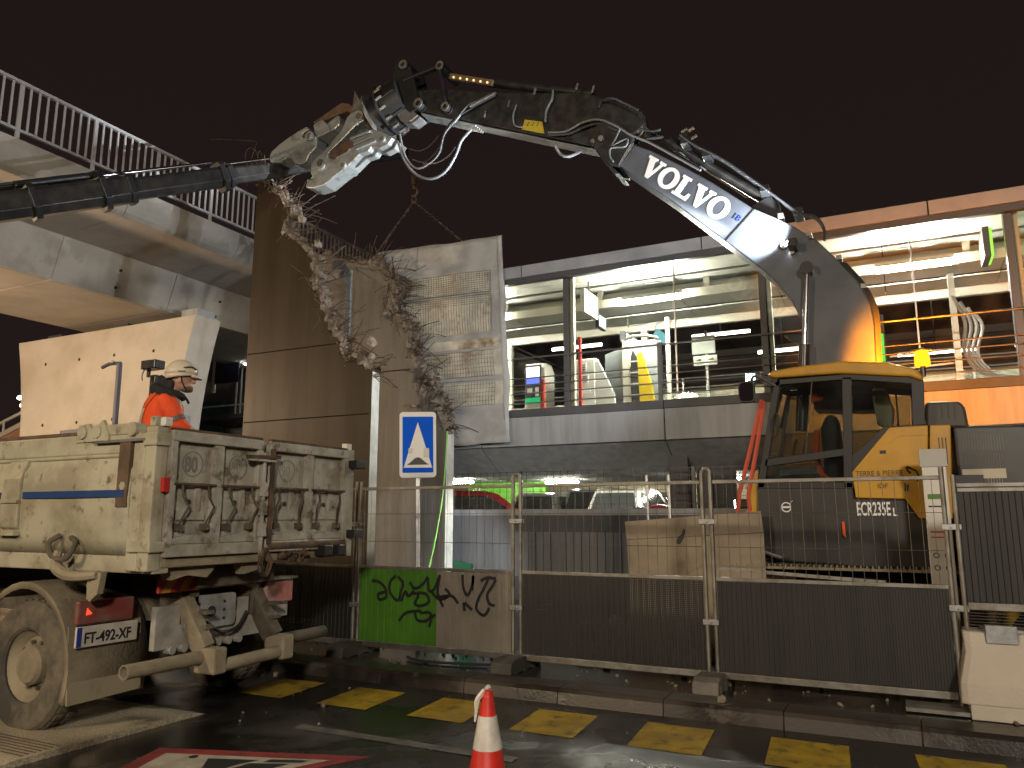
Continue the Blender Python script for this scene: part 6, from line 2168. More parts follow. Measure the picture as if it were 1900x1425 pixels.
# black box behind the cab
hb = P([(1718, 789), (1718, 740), (1782, 738), (1794, 750), (1802, 790)])
MB().prism(hb, EY + .25, EY + 1.6, 'Y').build('air_intake_cover', mat('brown_black_plastic', (.05, .04, .03), .5), ex, bevel=.03)
for k in range(3):
    a, b = at(1745 + k * 12, 748, Y=EY + .25), at(1750 + k * 12, 776, Y=EY + .25)
    box('slot', letter_k, ex, a.x, b.x, EY + .24, EY + .249, b.z, a.z)
text('model_name', 'ECR235E', .205, at(1590, 956, Y=EY) + Vector((0, -.006, 0)), (1, 0, 0), (0, 0, 1), letter_w, ex, sx=.44, bold=.004)
text('model_suffix', 'L', .12, at(1657, 957, Y=EY) + Vector((0, -.006, 0)), (1, 0, 0), (0, 0, 1), letter_w, ex, sx=.7, bold=.004)
text('company_name', 'TERRE & PIERRE', .085, at(1588, 884, Y=EY) + Vector((0, -.018, 0)), (1, 0, 0), (0, 0, 1), mat('brown_lettering', (.10, .055, .02), .6), ex, sx=.80)
text('company_region', 'IDF', .075, at(1628, 906, Y=EY) + Vector((0, -.018, 0)), (1, 0, 0), (0, 0, 1), MATS['brown_lettering'], ex)
# little excavator emblem on the door
m = MB()
for pts in ([(1681, 866), (1684, 874), (1690, 878)], [(1683, 866), (1700, 874), (1704, 884), (1702, 894)]):
    m.tube([at(x, y, Y=EY - .016) for x, y in pts], .011, n=5, sm=False)
m.prism(P([(1678, 895), (1686, 900), (1684, 912), (1678, 910)], EY - .02), EY - .02, EY - .013, 'Y')
m.build('emblem', letter_k, ex)
c = at(1459, 941, Y=EY)
MB().lathe([(.045, 0), (.058, 0), (.058, .006), (.045, .006)], (c.x, EY - .001, c.z), n=24, ax=(0, -1, 0), cap=False).bar((c.x - .055, EY - .004, c.z), (c.x + .055, EY - .004, c.z), .006, .022).bar((c.x + .035, EY - .004, c.z + .035), (c.x + .075, EY - .004, c.z + .075), .006, .014, (0, 1, 0)).build('round_badge', letter_w, ex)
# ---- cab
cab = thing  # placeholder name kept local
CY0, CY1 = EY - .005, EY + 1.0
roof = P([(1424, 698), (1430, 690), (1472, 682), (1560, 671), (1648, 673), (1697, 685), (1714, 700), (1712, 708), (1690, 700), (1560, 694), (1440, 702)])
MB().prism(roof, CY0 - .04, CY1 + .03, 'Y').build('cab_roof', ex_yel, ex, bevel=.025)
frm = MB()
for pts in ([(1405, 905), (1418, 905), (1448, 704), (1437, 702)],  # A pillar
            [(1437, 700), (1448, 704), (1570, 694), (1690, 700), (1694, 712), (1570, 704), (1446, 714)],  # header
            [(1562, 700), (1580, 699), (1583, 905), (1566, 905)],  # B pillar
            [(1690, 698), (1714, 706), (1717, 790), (1694, 790)],  # C pillar
            [(1420, 852), (1566, 832), (1566, 846), (1418, 866)],  # door mid rail
            [(1407, 893), (1584, 895), (1584, 907), (1406, 907)],  # sill
            [(1581, 845), (1640, 792), (1718, 786), (1718, 800), (1652, 803), (1582, 880)]):  # rear sill
    frm.prism(P(pts), CY0, CY0 + .07, 'Y')
frm.build('cab_frame', cab_blk, ex, bevel=.006)
frm = MB()
for pts in ([(1405, 905), (1418, 905), (1448, 704), (1437, 702)], [(1437, 700), (1448, 704), (1570, 694), (1690, 700), (1694, 712), (1570, 704), (1446, 714)], [(1690, 698), (1714, 706), (1717, 790), (1694, 790)], [(1407, 880), (1718, 880), (1718, 907), (1406, 907)]):
    frm.prism(P(pts), CY1 - .07, CY1, 'Y')
for px, py0, py1 in ((1411, 895, 880), (1443, 712, 703)):
    q = at(px, py0, Y=EY)
    frm.bar((q.x, CY0, q.z), (q.x, CY1, q.z), .05, .05)
frm.build('cab_frame', cab_blk, ex)


def pane(name, pts, Y=CY0 + .03, mt_=None):
    MB().prism(P(pts), Y, Y + .006, 'Y').build(name, mt_ or g_cab, ex)


pane('front_door_window', [(1424, 850), (1446, 716), (1505, 710), (1494, 842)])
pane('rear_door_window', [(1496, 841), (1508, 709), (1562, 706), (1564, 832)])
pane('lower_door_window', [(1420, 868), (1566, 848), (1567, 893), (1418, 893)])
pane('rear_side_window', [(1582, 843), (1580, 706), (1689, 713), (1693, 789), (1640, 792)])
pane('far_window', [(1422, 880), (1446, 716), (1690, 713), (1692, 880)], CY1 - .04)
MB().bar(at(1507, 708, Y=CY0 + .02), at(1494, 842, Y=CY0 + .02), .012, .03, (0, 1, 0)).build('window_divider', letter_k, ex)
q0, q1 = at(1418, 890, Y=EY), at(1444, 714, Y=EY)
MB().add([(q0.x, CY0 + .06, q0.z), (q0.x, CY1 - .06, q0.z), (q1.x, CY1 - .06, q1.z), (q1.x, CY0 + .06, q1.z)], [(0, 1, 2, 3)]).build('windscreen', g_cab, ex)
MB().tube([at(1434, 812, Y=CY0 - .02), at(1432, 780, Y=CY0 - .03), at(1440, 768, Y=CY0 - .03), at(1446, 780, Y=CY0 - .03), at(1440, 810, Y=CY0 - .02)], .014, n=6).build('grab_handle', rubber, ex, smooth=True)
# inside the cab
q = at(1560, 880, Y=EY + .5)
box('cab_floor', rubber, ex, -1.5, .25, EY + .1, EY + .95, 1.72, 1.80)
box('cab_rear_wall', ex_dark, ex, .22, .30, EY + .1, EY + .95, 1.8, 2.75)
st_m = mat('seat_fabric', (.03, .03, .032), .8)
sx_ = at(1548, 800, Y=EY + .5).x
MB().prism([(sx_ - .12, 2.05), (sx_ - .14, 2.75), (sx_ - .05, 2.92), (sx_ + .06, 2.88), (sx_ + .1, 2.05)], EY + .28, EY + .72, 'Y').build('seat_back', st_m, ex, bevel=.06)
MB().box(sx_ - .55, sx_ + .05, EY + .26, EY + .74, 2.0, 2.15).build('seat_cushion', st_m, ex, bevel=.05)
MB().tube([(sx_ - .17, EY + .30, 2.72), (sx_ - .20, EY + .29, 2.45), (sx_ - .15, EY + .28, 2.2), (sx_ - .02, EY + .27, 2.1)], .035, n=7).build('orange_strap', mat('orange_cloth', (.75, .10, .02), .7), ex, smooth=True)
q = at(1516, 738, Y=EY + .6)
MB().ball(q, .07, sc=(1.1, 1, .8)).build('orange_blob', MATS['orange_cloth'], ex, smooth=True)  # small orange ball behind the door glass
q = at(1634, 735, Y=EY + .75)
MB().prism([(q.x - .06, q.z - .35), (q.x - .1, q.z + .05), (q.x - .04, q.z + .16), (q.x + .06, q.z + .14), (q.x + .14, q.z - .2), (q.x + .1, q.z - .45)], EY + .7, EY + .8, 'Y').build('pale_headrest', mat('cream_cloth', (.45, .38, .27), .7), ex, bevel=.03)
for k, (px, py) in enumerate(((1470, 850), (1490, 845))):
    q = at(px, py, Y=EY + .4 + .2 * k)
    MB().cyl((q.x, q.y, q.z), (q.x + .06, q.y, q.z + .22), .018, n=6).build('joystick', rubber, ex)
box('console', ex_dark, ex, sx_ - .75, sx_ - .45, EY + .25, EY + .7, 1.8, 2.1, bevel=.03)
q = at(1528, 902, Y=CY0)
box('sticker', letter_w, ex, q.x - .03, q.x + .03, CY0 + .022, CY0 + .028, q.z - .06, q.z + .06)
# mirror + work lamps on the cab front
mr = MB()
q = at(1386, 728, Y=EY - .12)
mr.prism(rrect(q.x - .095, q.x + .095, q.z - .13, q.z + .13, .05), EY - .16, EY - .10, 'Y')
mr.build('mirror', letter_k, ex, bevel=.01)
MB().prism(rrect(q.x - .08, q.x + .08, q.z - .112, q.z + .112, .045), EY - .166, EY - .16, 'Y').build('mirror_glass', mat('mirror_silver', (.7, .7, .7), .03, m=1.0), ex)
MB().tube([(q.x + .05, EY - .1, q.z + .12), (q.x + .1, EY - .06, q.z + .2), at(1440, 716, Y=EY)], .016, n=6).build('mirror_arm', letter_k, ex, smooth=True)
WL = at(1404, 702, Y=EY + .35)
hl_ = MB().box(WL.x - .10, WL.x + .06, WL.y - .12, WL.y + .12, WL.z - .06, WL.z + .06).build('work_lamp', steel_blk, ex, bevel=.02)
MB().box(WL.x - .115, WL.x - .102, WL.y - .1, WL.y + .1, WL.z - .045, WL.z + .045).build('lamp_lens', emis('work_lamp_lens', (.9, .97, 1.0), 40), hl_)
MB().box(WL.x - .10, WL.x + .0, WL.y - .1305, WL.y - .1205, WL.z - .04, WL.z + .04).build('lamp_side_lens', emis('work_lamp_side', (.75, .92, 1.0), 5), hl_)
MB().bar(WL + Vector((.04, 0, -.04)), at(1446, 704, Y=EY + .35), .04, .03).build('lamp_arm', steel_blk, ex)
light('cab_lamp_light', 'SPOT', WL + Vector((-.13, 0, .0)), 1100, (.90, .95, 1.0), ex, target=(-7.5, 12.2, 7.6), size=.06, spot=105, blend=.6)
# amber beacon
bc = at(1712, 680, Y=EY + .55)
zr = at(1700, 690, Y=EY + .55).z
MB().cyl((bc.x, bc.y, zr - .06), (bc.x, bc.y, bc.z + .0), .03, n=10).build('beacon_stem', steel_blk, ex, smooth=True)
MB().cyl((bc.x, bc.y + .12, bc.z + .215), (bc.x, bc.y + .12, bc.z + .222), .12, n=24).build('added_light_stop', steel_blk, ex)  # added disc that stops the amber light going upward
MB().lathe([(.075, 0), (.085, .02), (.08, .14), (.055, .19), (0.001, .205)], (bc.x, bc.y, bc.z + .0), n=18).build('beacon', emis('amber_beacon', (1.0, .34, .01), 2.4), ex, smooth=True)
light('beacon_light', 'SPOT', (bc.x, bc.y + .09, bc.z + .07), 1500, (1.0, .27, .005), ex, target=(bc.x + .6, bc.y + 4, bc.z + .1), size=.05, spot=144, blend=.15)
# red straps hanging at the cab front
for (a, b) in (((1413, 742), (1372, 915)), ((1418, 745), (1388, 920)), ((1372, 915), (1368, 955)), ((1388, 920), (1391, 955))):
    MB().tube([at(a[0], a[1], Y=EY + .1), at((a[0] + b[0]) / 2 + 1, (a[1] + b[1]) / 2, Y=EY + .1), at(b[0], b[1], Y=EY + .1)], .026, n=6).build('red_strap', mat('red_webbing', (.55, .09, .05), .6), ex, smooth=True)
sp = P([(1345, 955), (1402, 955), (1402, 985), (1380, 984), (1370, 968), (1345, 958)])
MB().prism(sp, EY + .05, EY + .35, 'Y').build('front_step', galv_old, ex, bevel=.01)
MB().prism(P([(1381, 958), (1404, 958), (1404, 870), (1395, 880)]), EY + .1, EY + .4, 'Y').build('front_guard', ex_yel, ex)
# frame lamp shining forward along the site
FL = at(1369, 935, Y=EY + .9)
MB().box(FL.x - .02, FL.x + .3, FL.y - .07, FL.y + .07, FL.z - .06, FL.z + .06).build('frame_lamp', steel_blk, ex, bevel=.015)
MB().box(FL.x - .032, FL.x - .022, FL.y - .06, FL.y + .06, FL.z - .05, FL.z + .05).build('lamp_lens', emis('frame_lamp_lens', (1, .97, .9), 30), ex)
MB().bar((FL.x + .25, FL.y, FL.z), (-1.1, FL.y, FL.z - .2), .05, .05).build('lamp_arm', steel_blk, ex)
light('frame_lamp_light', 'SPOT', (FL.x - .06, FL.y, FL.z), 2000, (.90, .96, 1.0), ex, target=(-8.9, 13.4, .5), size=.05, spot=30, blend=.5)
# orange tag and hanging bits
MB().prism(P([(1562, 968), (1567, 968), (1570, 998), (1564, 992)], EY - .05), EY - .05, EY - .04, 'Y').build('orange_tag', MATS['orange_cloth'], ex)
for pts in ([(1345, 1010), (1380, 1012), (1450, 1035), (1456, 1030)], [(1330, 1046), (1352, 1020), (1362, 1018)]):
    MB().tube([at(x, y, Y=EY - .1) for x, y in pts], .022, n=6, sm=False).build('steel_bar', galv, ex)

# ---- boom
BYN, BYF = 10.65, 11.15
up_e = [(1173, 267), (1208, 279), (1265, 307), (1318, 336), (1394, 384), (1440, 404), (1470, 418), (1517, 447), (1555, 482), (1593, 523), (1614, 562), (1622, 600), (1626, 660), (1630, 760)]
lo_e = [(1510, 760), (1503, 690), (1497, 640), (1489, 600), (1470, 560), (1450, 534), (1426, 510), (1385, 477), (1344, 447), (1290, 406), (1239, 368), (1190, 335), (1148, 306)]
MB().prism(P(up_e + lo_e, BYN), BYN, BYF, 'Y').build('boom', ex_boom, ex, bevel=.018)
# weld seams and top plate lines
for a, b in (((1400, 388), (1346, 448)), ((1180, 268), (1152, 306))):
    MB().bar(at(a[0], a[1], Y=BYN - .003), at(b[0], b[1], Y=BYN - .003), .012, .012, (0, 1, 0)).build('weld_seam', letter_k, ex)
MB().prism(P([(1160, 262), (1176, 266), (1150, 308), (1136, 300)], BYN - .01), BYN - .012, BYN - .001, 'Y').build('boom_end_plate', galv, ex)
# head: dark fork holding the arm
hd_ = P([(1092, 262), (1098, 240), (1120, 226), (1150, 228), (1176, 256), (1172, 268), (1148, 308), (1132, 306), (1110, 282)], BYN - .03)
MB().prism(hd_, BYN - .05, BYN + .04, 'Y').build('boom_fork', steel_blk, ex, bevel=.01)
MB().prism(hd_, BYF - .04, BYF + .05, 'Y').build('boom_fork', steel_blk, ex, bevel=.01)
MB().prism(P([(1100, 272), (1110, 282), (1134, 308), (1150, 322), (1140, 322), (1120, 300)], BYN), BYN, BYF, 'Y').build('boom_nose', steel_dark, ex)
for (px, py, r) in ((1116, 258, .075), (1116, 258, .045), (1100, 262, .03), (1455, 455, .05), (1470, 468, .03), (1505, 440, .02)):
    q = at(px, py, Y=BYN - .05)
    MB().cyl((q.x, BYN - .075 - (.015 if r == .045 else 0), q.z), (q.x, BYN + .02, q.z), r, n=16).build('pivot_pin' if r > .04 else 'bolt', steel_dark if r > .05 else galv_old, ex, smooth=True)
# boom lamp
BLp = at(1464, 452, Y=BYN - .20)
MB().box(BLp.x - .02, BLp.x + .10, BLp.y - .05, BLp.y + .18, BLp.z - .06, BLp.z + .06).build('boom_lamp', steel_blk, ex, bevel=.015)
bdir = (at(1150, 275, Y=BYN) - at(1440, 455, Y=BYN)).normalized()
MB().cyl(BLp + bdir * .02, BLp + bdir * .034, .05, n=14).build('lamp_lens', emis('boom_lamp_lens', (.92, .97, 1), 40), ex)
light('boom_lamp_light', 'SPOT', BLp + bdir * .06, 800, (.84, .92, 1.0), ex, target=BLp + bdir * 5 + Vector((0, .12, 0)), size=.05, spot=140, blend=.9)
light('boom_lamp_beam', 'SPOT', BLp + bdir * .06, 6500, (.92, .97, 1.0), ex, target=at(640, 260, Y=10.7), size=.05, spot=22, blend=.6)


# lettering: slab serif letters
def glyph(ch):
    if ch == 'V':
        return [[(0, 1), (0, .88), (.10, .86), (.42, 0), (.60, 0), (.90, .86), (1.0, .88), (1.0, 1), (.66, 1), (.66, .88), (.74, .86), (.585, .36), (.43, .86), (.52, .88), (.52, 1)]], None
    if ch == 'L':
        return [[(0, 0), (0, .12), (.10, .14), (.10, .86), (0, .88), (0, 1), (.50, 1), (.50, .88), (.38, .86), (.38, .14), (.66, .14), (.74, .36), (.86, .36), (.84, 0)]], None
    o, i = [], []
    for k in range(28):
        a = 2 * math.pi * k / 28
        o.append((.52 + .52 * math.cos(a), .5 + .53 * math.sin(a)))
        i.append((.52 + .235 * math.cos(a), .5 + .36 * math.sin(a)))
    return None, (o, i)


B0, B1 = at(1196, 336, Y=BYN - .004), at(1341, 412, Y=BYN - .004)
B0 = at(1183, 320, Y=BYN - .004)
B1 = at(1338, 413, Y=BYN - .004)
tdir = (B1 - B0).normalized()
tup = Vector((-tdir.z, 0, tdir.x))
if tup.z < 0:
    tup = -tup
adv = [0, .98, 2.02, 2.88, 3.84]
TL = (B1 - B0).length
hgt = TL / 4.95
for ch, ad in zip('VOLVO', adv):
    s1, s2 = glyph(ch)
    m = MB()

    def T_(p, dy=0.0):
        return B0 + tdir * ((p[0] + ad) * TL / 4.88) + tup * (p[1] * hgt) + Vector((0, dy, 0))
    if s1:
        for poly in s1:
            n = len(poly)
            m.add([T_(p) for p in poly] + [T_(p, .004) for p in poly], [tuple(range(n)), tuple(range(2 * n - 1, n - 1, -1))] + [(i, n + i, n + (i + 1) % n, (i + 1) % n) for i in range(n)])
    else:
        o, i_ = s2
        n = len(o)
        m.add([T_(p) for p in o] + [T_(p) for p in i_], [(i, (i + 1) % n, n + (i + 1) % n, n + i) for i in range(n)])
    m.build('boom_letter', letter_w, ex)
# mirrored set on the far side of the boom (seen in the glass)
for ch, ad in zip('VOLVO', adv):
    s1, s2 = glyph(ch)
    m = MB()

    def T2(p):
        q = B1 - tdir * ((p[0] + ad) * TL / 4.88) + tup * (p[1] * hgt)
        return Vector((q.x, BYF + .004, q.z))
    if s1:
        for poly in s1:
            m.add([T2(p) for p in poly], [tuple(range(len(poly)))])
    else:
        o, i_ = s2
        n = len(o)
        m.add([T2(p) for p in o] + [T2(p) for p in i_], [(i, (i + 1) % n, n + (i + 1) % n, n + i) for i in range(n)])
    m.build('boom_letter', letter_w, ex)
text('boom_note', '18', .13, at(1357, 404, Y=BYN - .006), tdir, tup, mat('blue_lettering', (.03, .06, .4), .5), ex)
# boom cylinders
for Yc in (BYN - .13, BYF + .13):
    a, b = at(1497, 498, Y=Yc), at(1487, 800, Y=Yc)
    b2 = at(1493, 640, Y=Yc)
    MB().cyl(a, b2, .036, n=12).build('boom_cylinder_rod', chrome, ex, smooth=True)
    MB().cyl(b2, b, .075, n=14).build('boom_cylinder', steel_blk, ex, smooth=True)
    MB().cyl((a.x, Yc - .06, a.z), (a.x, Yc + .14 if Yc < 10.9 else Yc - .14, a.z), .085, n=16).build('cylinder_eye', steel_dark, ex, smooth=True)
# arm cylinder over the boom + pipes
a, b = at(1196, 236, Y=10.9), at(1424, 372, Y=10.9)
mid = a.lerp(b, .22)
MB().cyl(a, mid, .04, n=12).build('arm_cylinder_rod', chrome, ex, smooth=True)
MB().cyl(mid, b, .085, n=16).build('arm_cylinder', steel_blk, ex, smooth=True)
MB().prism(P([(1395, 384), (1425, 366), (1445, 376), (1450, 406)], 10.8), 10.78, 11.02, 'Y').build('cylinder_lug', steel_dark, ex)
pipe_px = [(1262, 252), (1290, 272), (1345, 300), (1420, 352), (1482, 396), (1512, 404), (1528, 424), (1530, 446)]
for dy in (-.16, -.08, .1):
    MB().tube([at(x, y + dy * 14, Y=10.72 + dy) for x, y in pipe_px], .020, n=6).build('hydraulic_pipe', hose_m, ex, smooth=True)
for (x, y) in ((1268, 254), (1310, 286), (1418, 350), (1480, 392), (1270, 262)):
    q = at(x, y, Y=10.6)
    MB().box(q.x - .06, q.x + .06, 10.56, 10.9, q.z - .05, q.z + .05).build('pipe_clamp', steel_dark, ex, bevel=.01)
for (x, y) in ((1264, 246), (1276, 244), (1260, 258), (1282, 258)):
    q = at(x, y, Y=10.6)
    MB().cyl((q.x, 10.6, q.z), (q.x + .08, 10.62, q.z + .05), .025, n=8).build('valve', galv_old, ex)
MB().tube([at(x, y, Y=10.62) for x, y in ((1238, 268), (1300, 310), (1384, 366))], .012, n=5).build('steel_line', chrome, ex)
for k in range(5):
    dy = k * .03
    MB().tube([at(x + k * 2, y, Y=10.66 + dy) for x, y in ((1560, 488), (1590, 520), (1612, 555), (1622, 590), (1626, 660), (1630, 720))], .018, n=6).build('boom_hose', hose_m, ex, smooth=True)
for (x, y) in ((1448, 404), (1500, 438), (1556, 482), (1602, 535)):
    q = at(x, y, Y=BYN)
    MB().box(q.x - .03, q.x + .04, BYN - .02, BYN + .2, q.z, q.z + .06).build('hose_clip', galv_old, ex)
# ---- arm
AYN, AYF = 10.72, 11.08
arm = [(776, 205), (897, 230), (1008, 253), (1100, 271), (1122, 276), (1146, 262), (1180, 245), (1196, 232), (1190, 206), (1160, 190), (1118, 182), (1090, 172), (1026, 172), (930, 172), (850, 166), (800, 165), (774, 168)]
MB().prism(P(arm, AYN), AYN, AYF, 'Y').build('arm', steel_blk, ex, bevel=.015)
und = P([(778, 207), (897, 232), (1100, 273), (1100, 271), (897, 230), (778, 205)], AYN)
a, b = at(780, 207, Y=AYN), at(1102, 274, Y=AYN)
MB().add([(a.x, AYN + .02, a.z - .012), (b.x, AYN + .02, b.z - .012), (b.x, AYF - .02, b.z - .012), (a.x, AYF - .02, a.z - .012)], [(0, 3, 2, 1)]).build('arm_underside', mat('lit_arm_plate', (.30, .29, .26), .5, m=.3, c2=(.2, .19, .17), ns=4), ex)  # paler plate: light on the arm's underside put into the colour
for k in range(5):
    t0_ = a.lerp(b, .0)
    yk = AYN + .05 + k * .065
    MB().cyl((a.x, yk, a.z - .03), (a.lerp(b, .34).x, yk, a.lerp(b, .34).z - .03), .018, n=6).build('wear_bar', worn_steel, ex)
# bucket cylinder over the arm
a, b = at(1102, 175, Y=10.9), at(838, 146, Y=10.9)
md = a.lerp(b, .72)
MB().cyl(a, md, .075, n=16).build('tool_cylinder', steel_blk, ex, smooth=True)
MB().cyl(md, b, .04, n=12).build('tool_cylinder_rod', chrome, ex, smooth=True)
a_, b_ = at(836, 142, Y=10.62), at(914, 154, Y=10.62)
MB().bar(a_, b_, .06, .09, (0, 0, 1)).build('shine_strip', mat('orange_shine', (.30, .22, .13), .4, m=.6), ex)  # orange shine on the cylinder, put in as a strip with glowing dots
for k in range(6):
    q = a_.lerp(b_, .1 + .16 * k)
    MB().ball((q.x, 10.585, q.z - .02), .018).build('shine_dot', emis('shine_dot', (1, .6, .25), 2.0) if 'shine_dot' not in MATS else MATS['shine_dot'], ex)
# linkage
for Yl in (AYN - .06, AYF + .02):
    MB().bar((at(816, 118, Y=Yl)), at(828, 200, Y=Yl), .05, .10, (0, 1, 0)).build('link', steel_dark, ex, bevel=.01)
    MB().bar(at(816, 124, Y=Yl), at(750, 150, Y=Yl), .05, .10, (0, 1, 0)).build('link', steel_dark, ex, bevel=.01)
for (px, py, r, mm) in ((816, 122, .085, galv_old), (826, 198, .085, galv_old), (776, 192, .10, galv_old), (748, 120, .09, galv_old)):
    q = at(px, py, Y=AYN - .12)
    MB().cyl((q.x, AYN - .13, q.z), (q.x, AYF + .1, q.z), r, n=18).build('link_pin', steel_dark, ex, smooth=True)
    MB().lathe([(r * .5, 0), (r * .95, 0), (r * .95, .012), (r * .5, .012)], (q.x, AYN - .13, q.z), n=18, ax=(0, -1, 0), cap=False).build('pin_ring', mm, ex, smooth=True)
# yellow decal, hoses on the arm
q0, q1 = at(968, 222, Y=AYN - .006), at(1006, 246, Y=AYN - .006)
MB().prism(P([(974, 222), (1006, 226), (1010, 248), (968, 240)], AYN - .005), AYN - .006, AYN - .001, 'Y').build('warning_decal', mat('decal_yellow', (.45, .36, .03), .5), ex)
for k in range(3):
    q = at(978 + k * 9, 234, Y=AYN - .008)
    MB().bar((q.x, AYN - .008, q.z), (q.x + .04, AYN - .008, q.z + .06), .004, .02, (0, 1, 0)).build('decal_mark', letter_k, ex)
AH = AYN - .06
for pts, r, mt_ in (([(920, 172), (895, 186), (870, 195), (845, 225), (825, 250), (815, 285), (795, 305), (772, 312), (752, 290), (742, 250)], .020, hose_lit),
                    ([(918, 178), (880, 198), (852, 215), (830, 235), (818, 270), (790, 300), (765, 296)], .015, hose_m),
                    ([(875, 240), (856, 262), (845, 290), (825, 320), (798, 332), (770, 322), (750, 296), (738, 262)], .024, hose_lit),
                    ([(846, 272), (832, 290), (810, 302), (785, 304)], .012, hose_lit),
                    ([(815, 250), (800, 268), (780, 280), (760, 276)], .010, hose_m),
                    ([(1026, 168), (1024, 185), (1014, 205), (1012, 226)], .020, hose_lit),
                    ([(958, 195), (952, 215), (955, 232), (968, 236)], .014, hose_lit),
                    ([(1018, 246), (1050, 244), (1080, 228), (1110, 222), (1140, 232), (1170, 250), (1200, 262), (1240, 283), (1300, 316)], .020, hose_lit),
                    ([(1018, 250), (1055, 248), (1085, 236), (1112, 230), (1145, 242)], .020, hose_m),
                    ([(1110, 200), (1116, 188), (1135, 182), (1160, 192), (1184, 204)], .018, hose_m),
                    ([(1030, 272), (1040, 286), (1056, 290), (1080, 280)], .024, hose_lit),
                    ([(1150, 240), (1142, 258), (1136, 270), (1148, 264), (1164, 258), (1160, 272), (1134, 275), (1132, 290), (1138, 300)], .015, hose_lit),
                    ([(1180, 258), (1192, 246), (1196, 230), (1186, 240)], .014, hose_m),
                    ([(1190, 240), (1212, 244), (1226, 240)], .022, hose_m), ([(1200, 258), (1216, 256), (1230, 254)], .022, hose_m)):
    MB().tube([at(x, y, Y=AH if x < 1120 else BYN - .08) for x, y in pts], r, n=7).build('hose', mt_, ex, smooth=True)
q = at(895, 188, Y=AH)
MB().bar(at(872, 198, Y=AH - .03), at(918, 174, Y=AH - .03), .06, .05).build('hose_coupling', galv, ex, bevel=.008)
for (x, y) in ((1070, 164), (1100, 168), (992, 172), (944, 196), (900, 214)):
    q = at(x, y, Y=AYN)
    MB().cyl((q.x, AYN - .03, q.z - .05), (q.x + .03, AYN - .03, q.z + .06), .02, n=7).build('hose_fitting', galv_old, ex)
# ---- crusher tool
cu_dir = (at(560, 318, Y=10.9) - at(765, 175, Y=10.9)).normalized()
cu_n = Vector((-cu_dir.z, 0, cu_dir.x))
if cu_n.z < 0:
    cu_n = -cu_n
O_ = at(765, 178, Y=10.9)
cru = MB().cyl(O_ + cu_dir * .10, O_ + cu_dir * .52, .42, n=32).build('crusher', mat('matt_black_steel', (.010, .010, .010), .5), ex, smooth=40)
MB().cyl(O_ + cu_dir * .52, O_ + cu_dir * .56, .50, n=32).build('flange', steel_dark, cru, smooth=40)
MB().cyl(O_ + cu_dir * .56, O_ + cu_dir * .78, .40, n=32).build('rotator', steel_dark, cru, smooth=40)
MB().cyl(O_ + cu_dir * .78, O_ + cu_dir * .82, .50, n=32).build('flange', galv_old, cru, smooth=40)
for k in range(14):
    a = 2 * math.pi * k / 14
    r_ = (Vector((0, 1, 0)) * math.cos(a) + cu_n * math.sin(a)) * .45
    MB().cyl(O_ + cu_dir * .40 + r_, O_ + cu_dir * .53 + r_, .025, n=6).build('flange_bolt', galv_old, cru)
    if k % 2:
        r2_ = (Vector((0, 1, 0)) * math.cos(a) + cu_n * math.sin(a)) * .425
        MB().bar(O_ + cu_dir * .15 + r2_, O_ + cu_dir * .42 + r2_, .03, .03).build('rib', steel_dark, cru)
MB().prism(P([(728, 150), (736, 112), (752, 110), (762, 122), (772, 160), (780, 200), (762, 210), (745, 195)], AYN - .05), AYN - .07, AYN + .0, 'Y').build('mount_ear', steel_dark, cru, bevel=.01)
MB().prism(P([(728, 150), (736, 112), (752, 110), (762, 122), (772, 160), (780, 200), (762, 210), (745, 195)], AYN - .05), AYF, AYF + .07, 'Y').build('mount_ear', steel_dark, cru, bevel=.01)
MB().prism(P([(733, 208), (752, 195), (770, 208), (778, 216), (762, 228), (745, 226)], AYN - .02), AYN - .05, AYF - .1, 'Y').build('hose_block', galv, cru, bevel=.02)
def Z2(pts):
    return [(350 + x / 3.8, 100 + y / 3.8) for x, y in pts]


CYN = 10.62
# frame cheeks between rotator and jaws
MB().prism(P(Z2([(1165, 250), (1230, 370), (1330, 500), (1440, 590), (1400, 640), (1300, 560), (1200, 480), (1130, 440), (1150, 380)]), CYN + .05), CYN + .06, 11.14, 'Y').build('jaw_frame', mat('worn_dark_steel', (.10, .095, .085), .5, m=.5, c2=(.2, .19, .17), ns=4), cru, bevel=.015)
upj = [(565, 740), (580, 690), (640, 635), (700, 590), (770, 545), (830, 510), (850, 530), (800, 560), (800, 590), (840, 590), (880, 560), (905, 580), (905, 620), (900, 660), (850, 710), (830, 760), (790, 780), (745, 770), (720, 735), (690, 735), (640, 765), (580, 768)]
MB().prism(P(Z2(upj), CYN), CYN, CYN + .30, 'Y').build('upper_jaw', worn_steel, cru, bevel=.02)
MB().prism(P(Z2([(880, 500), (940, 460), (985, 500), (1000, 545), (910, 590), (890, 560)]), CYN - .02), CYN - .03, CYN + .34, 'Y').build('jaw_knuckle', worn_steel, cru, bevel=.02)
MB().prism(P(Z2([(975, 490), (1050, 430), (1065, 440), (1065, 495), (1030, 530), (1000, 545)]), CYN), CYN, CYN + .3, 'Y').build('jaw_knuckle', worn_steel, cru, bevel=.02)
MB().prism(P(Z2([(875, 480), (1080, 340), (1130, 350), (1240, 430), (1330, 520), (1200, 470), (1120, 400), (950, 470), (900, 500)]), CYN + .12), CYN + .12, CYN + .5, 'Y').build('jaw_cylinder_cover', rust, cru, bevel=.02)
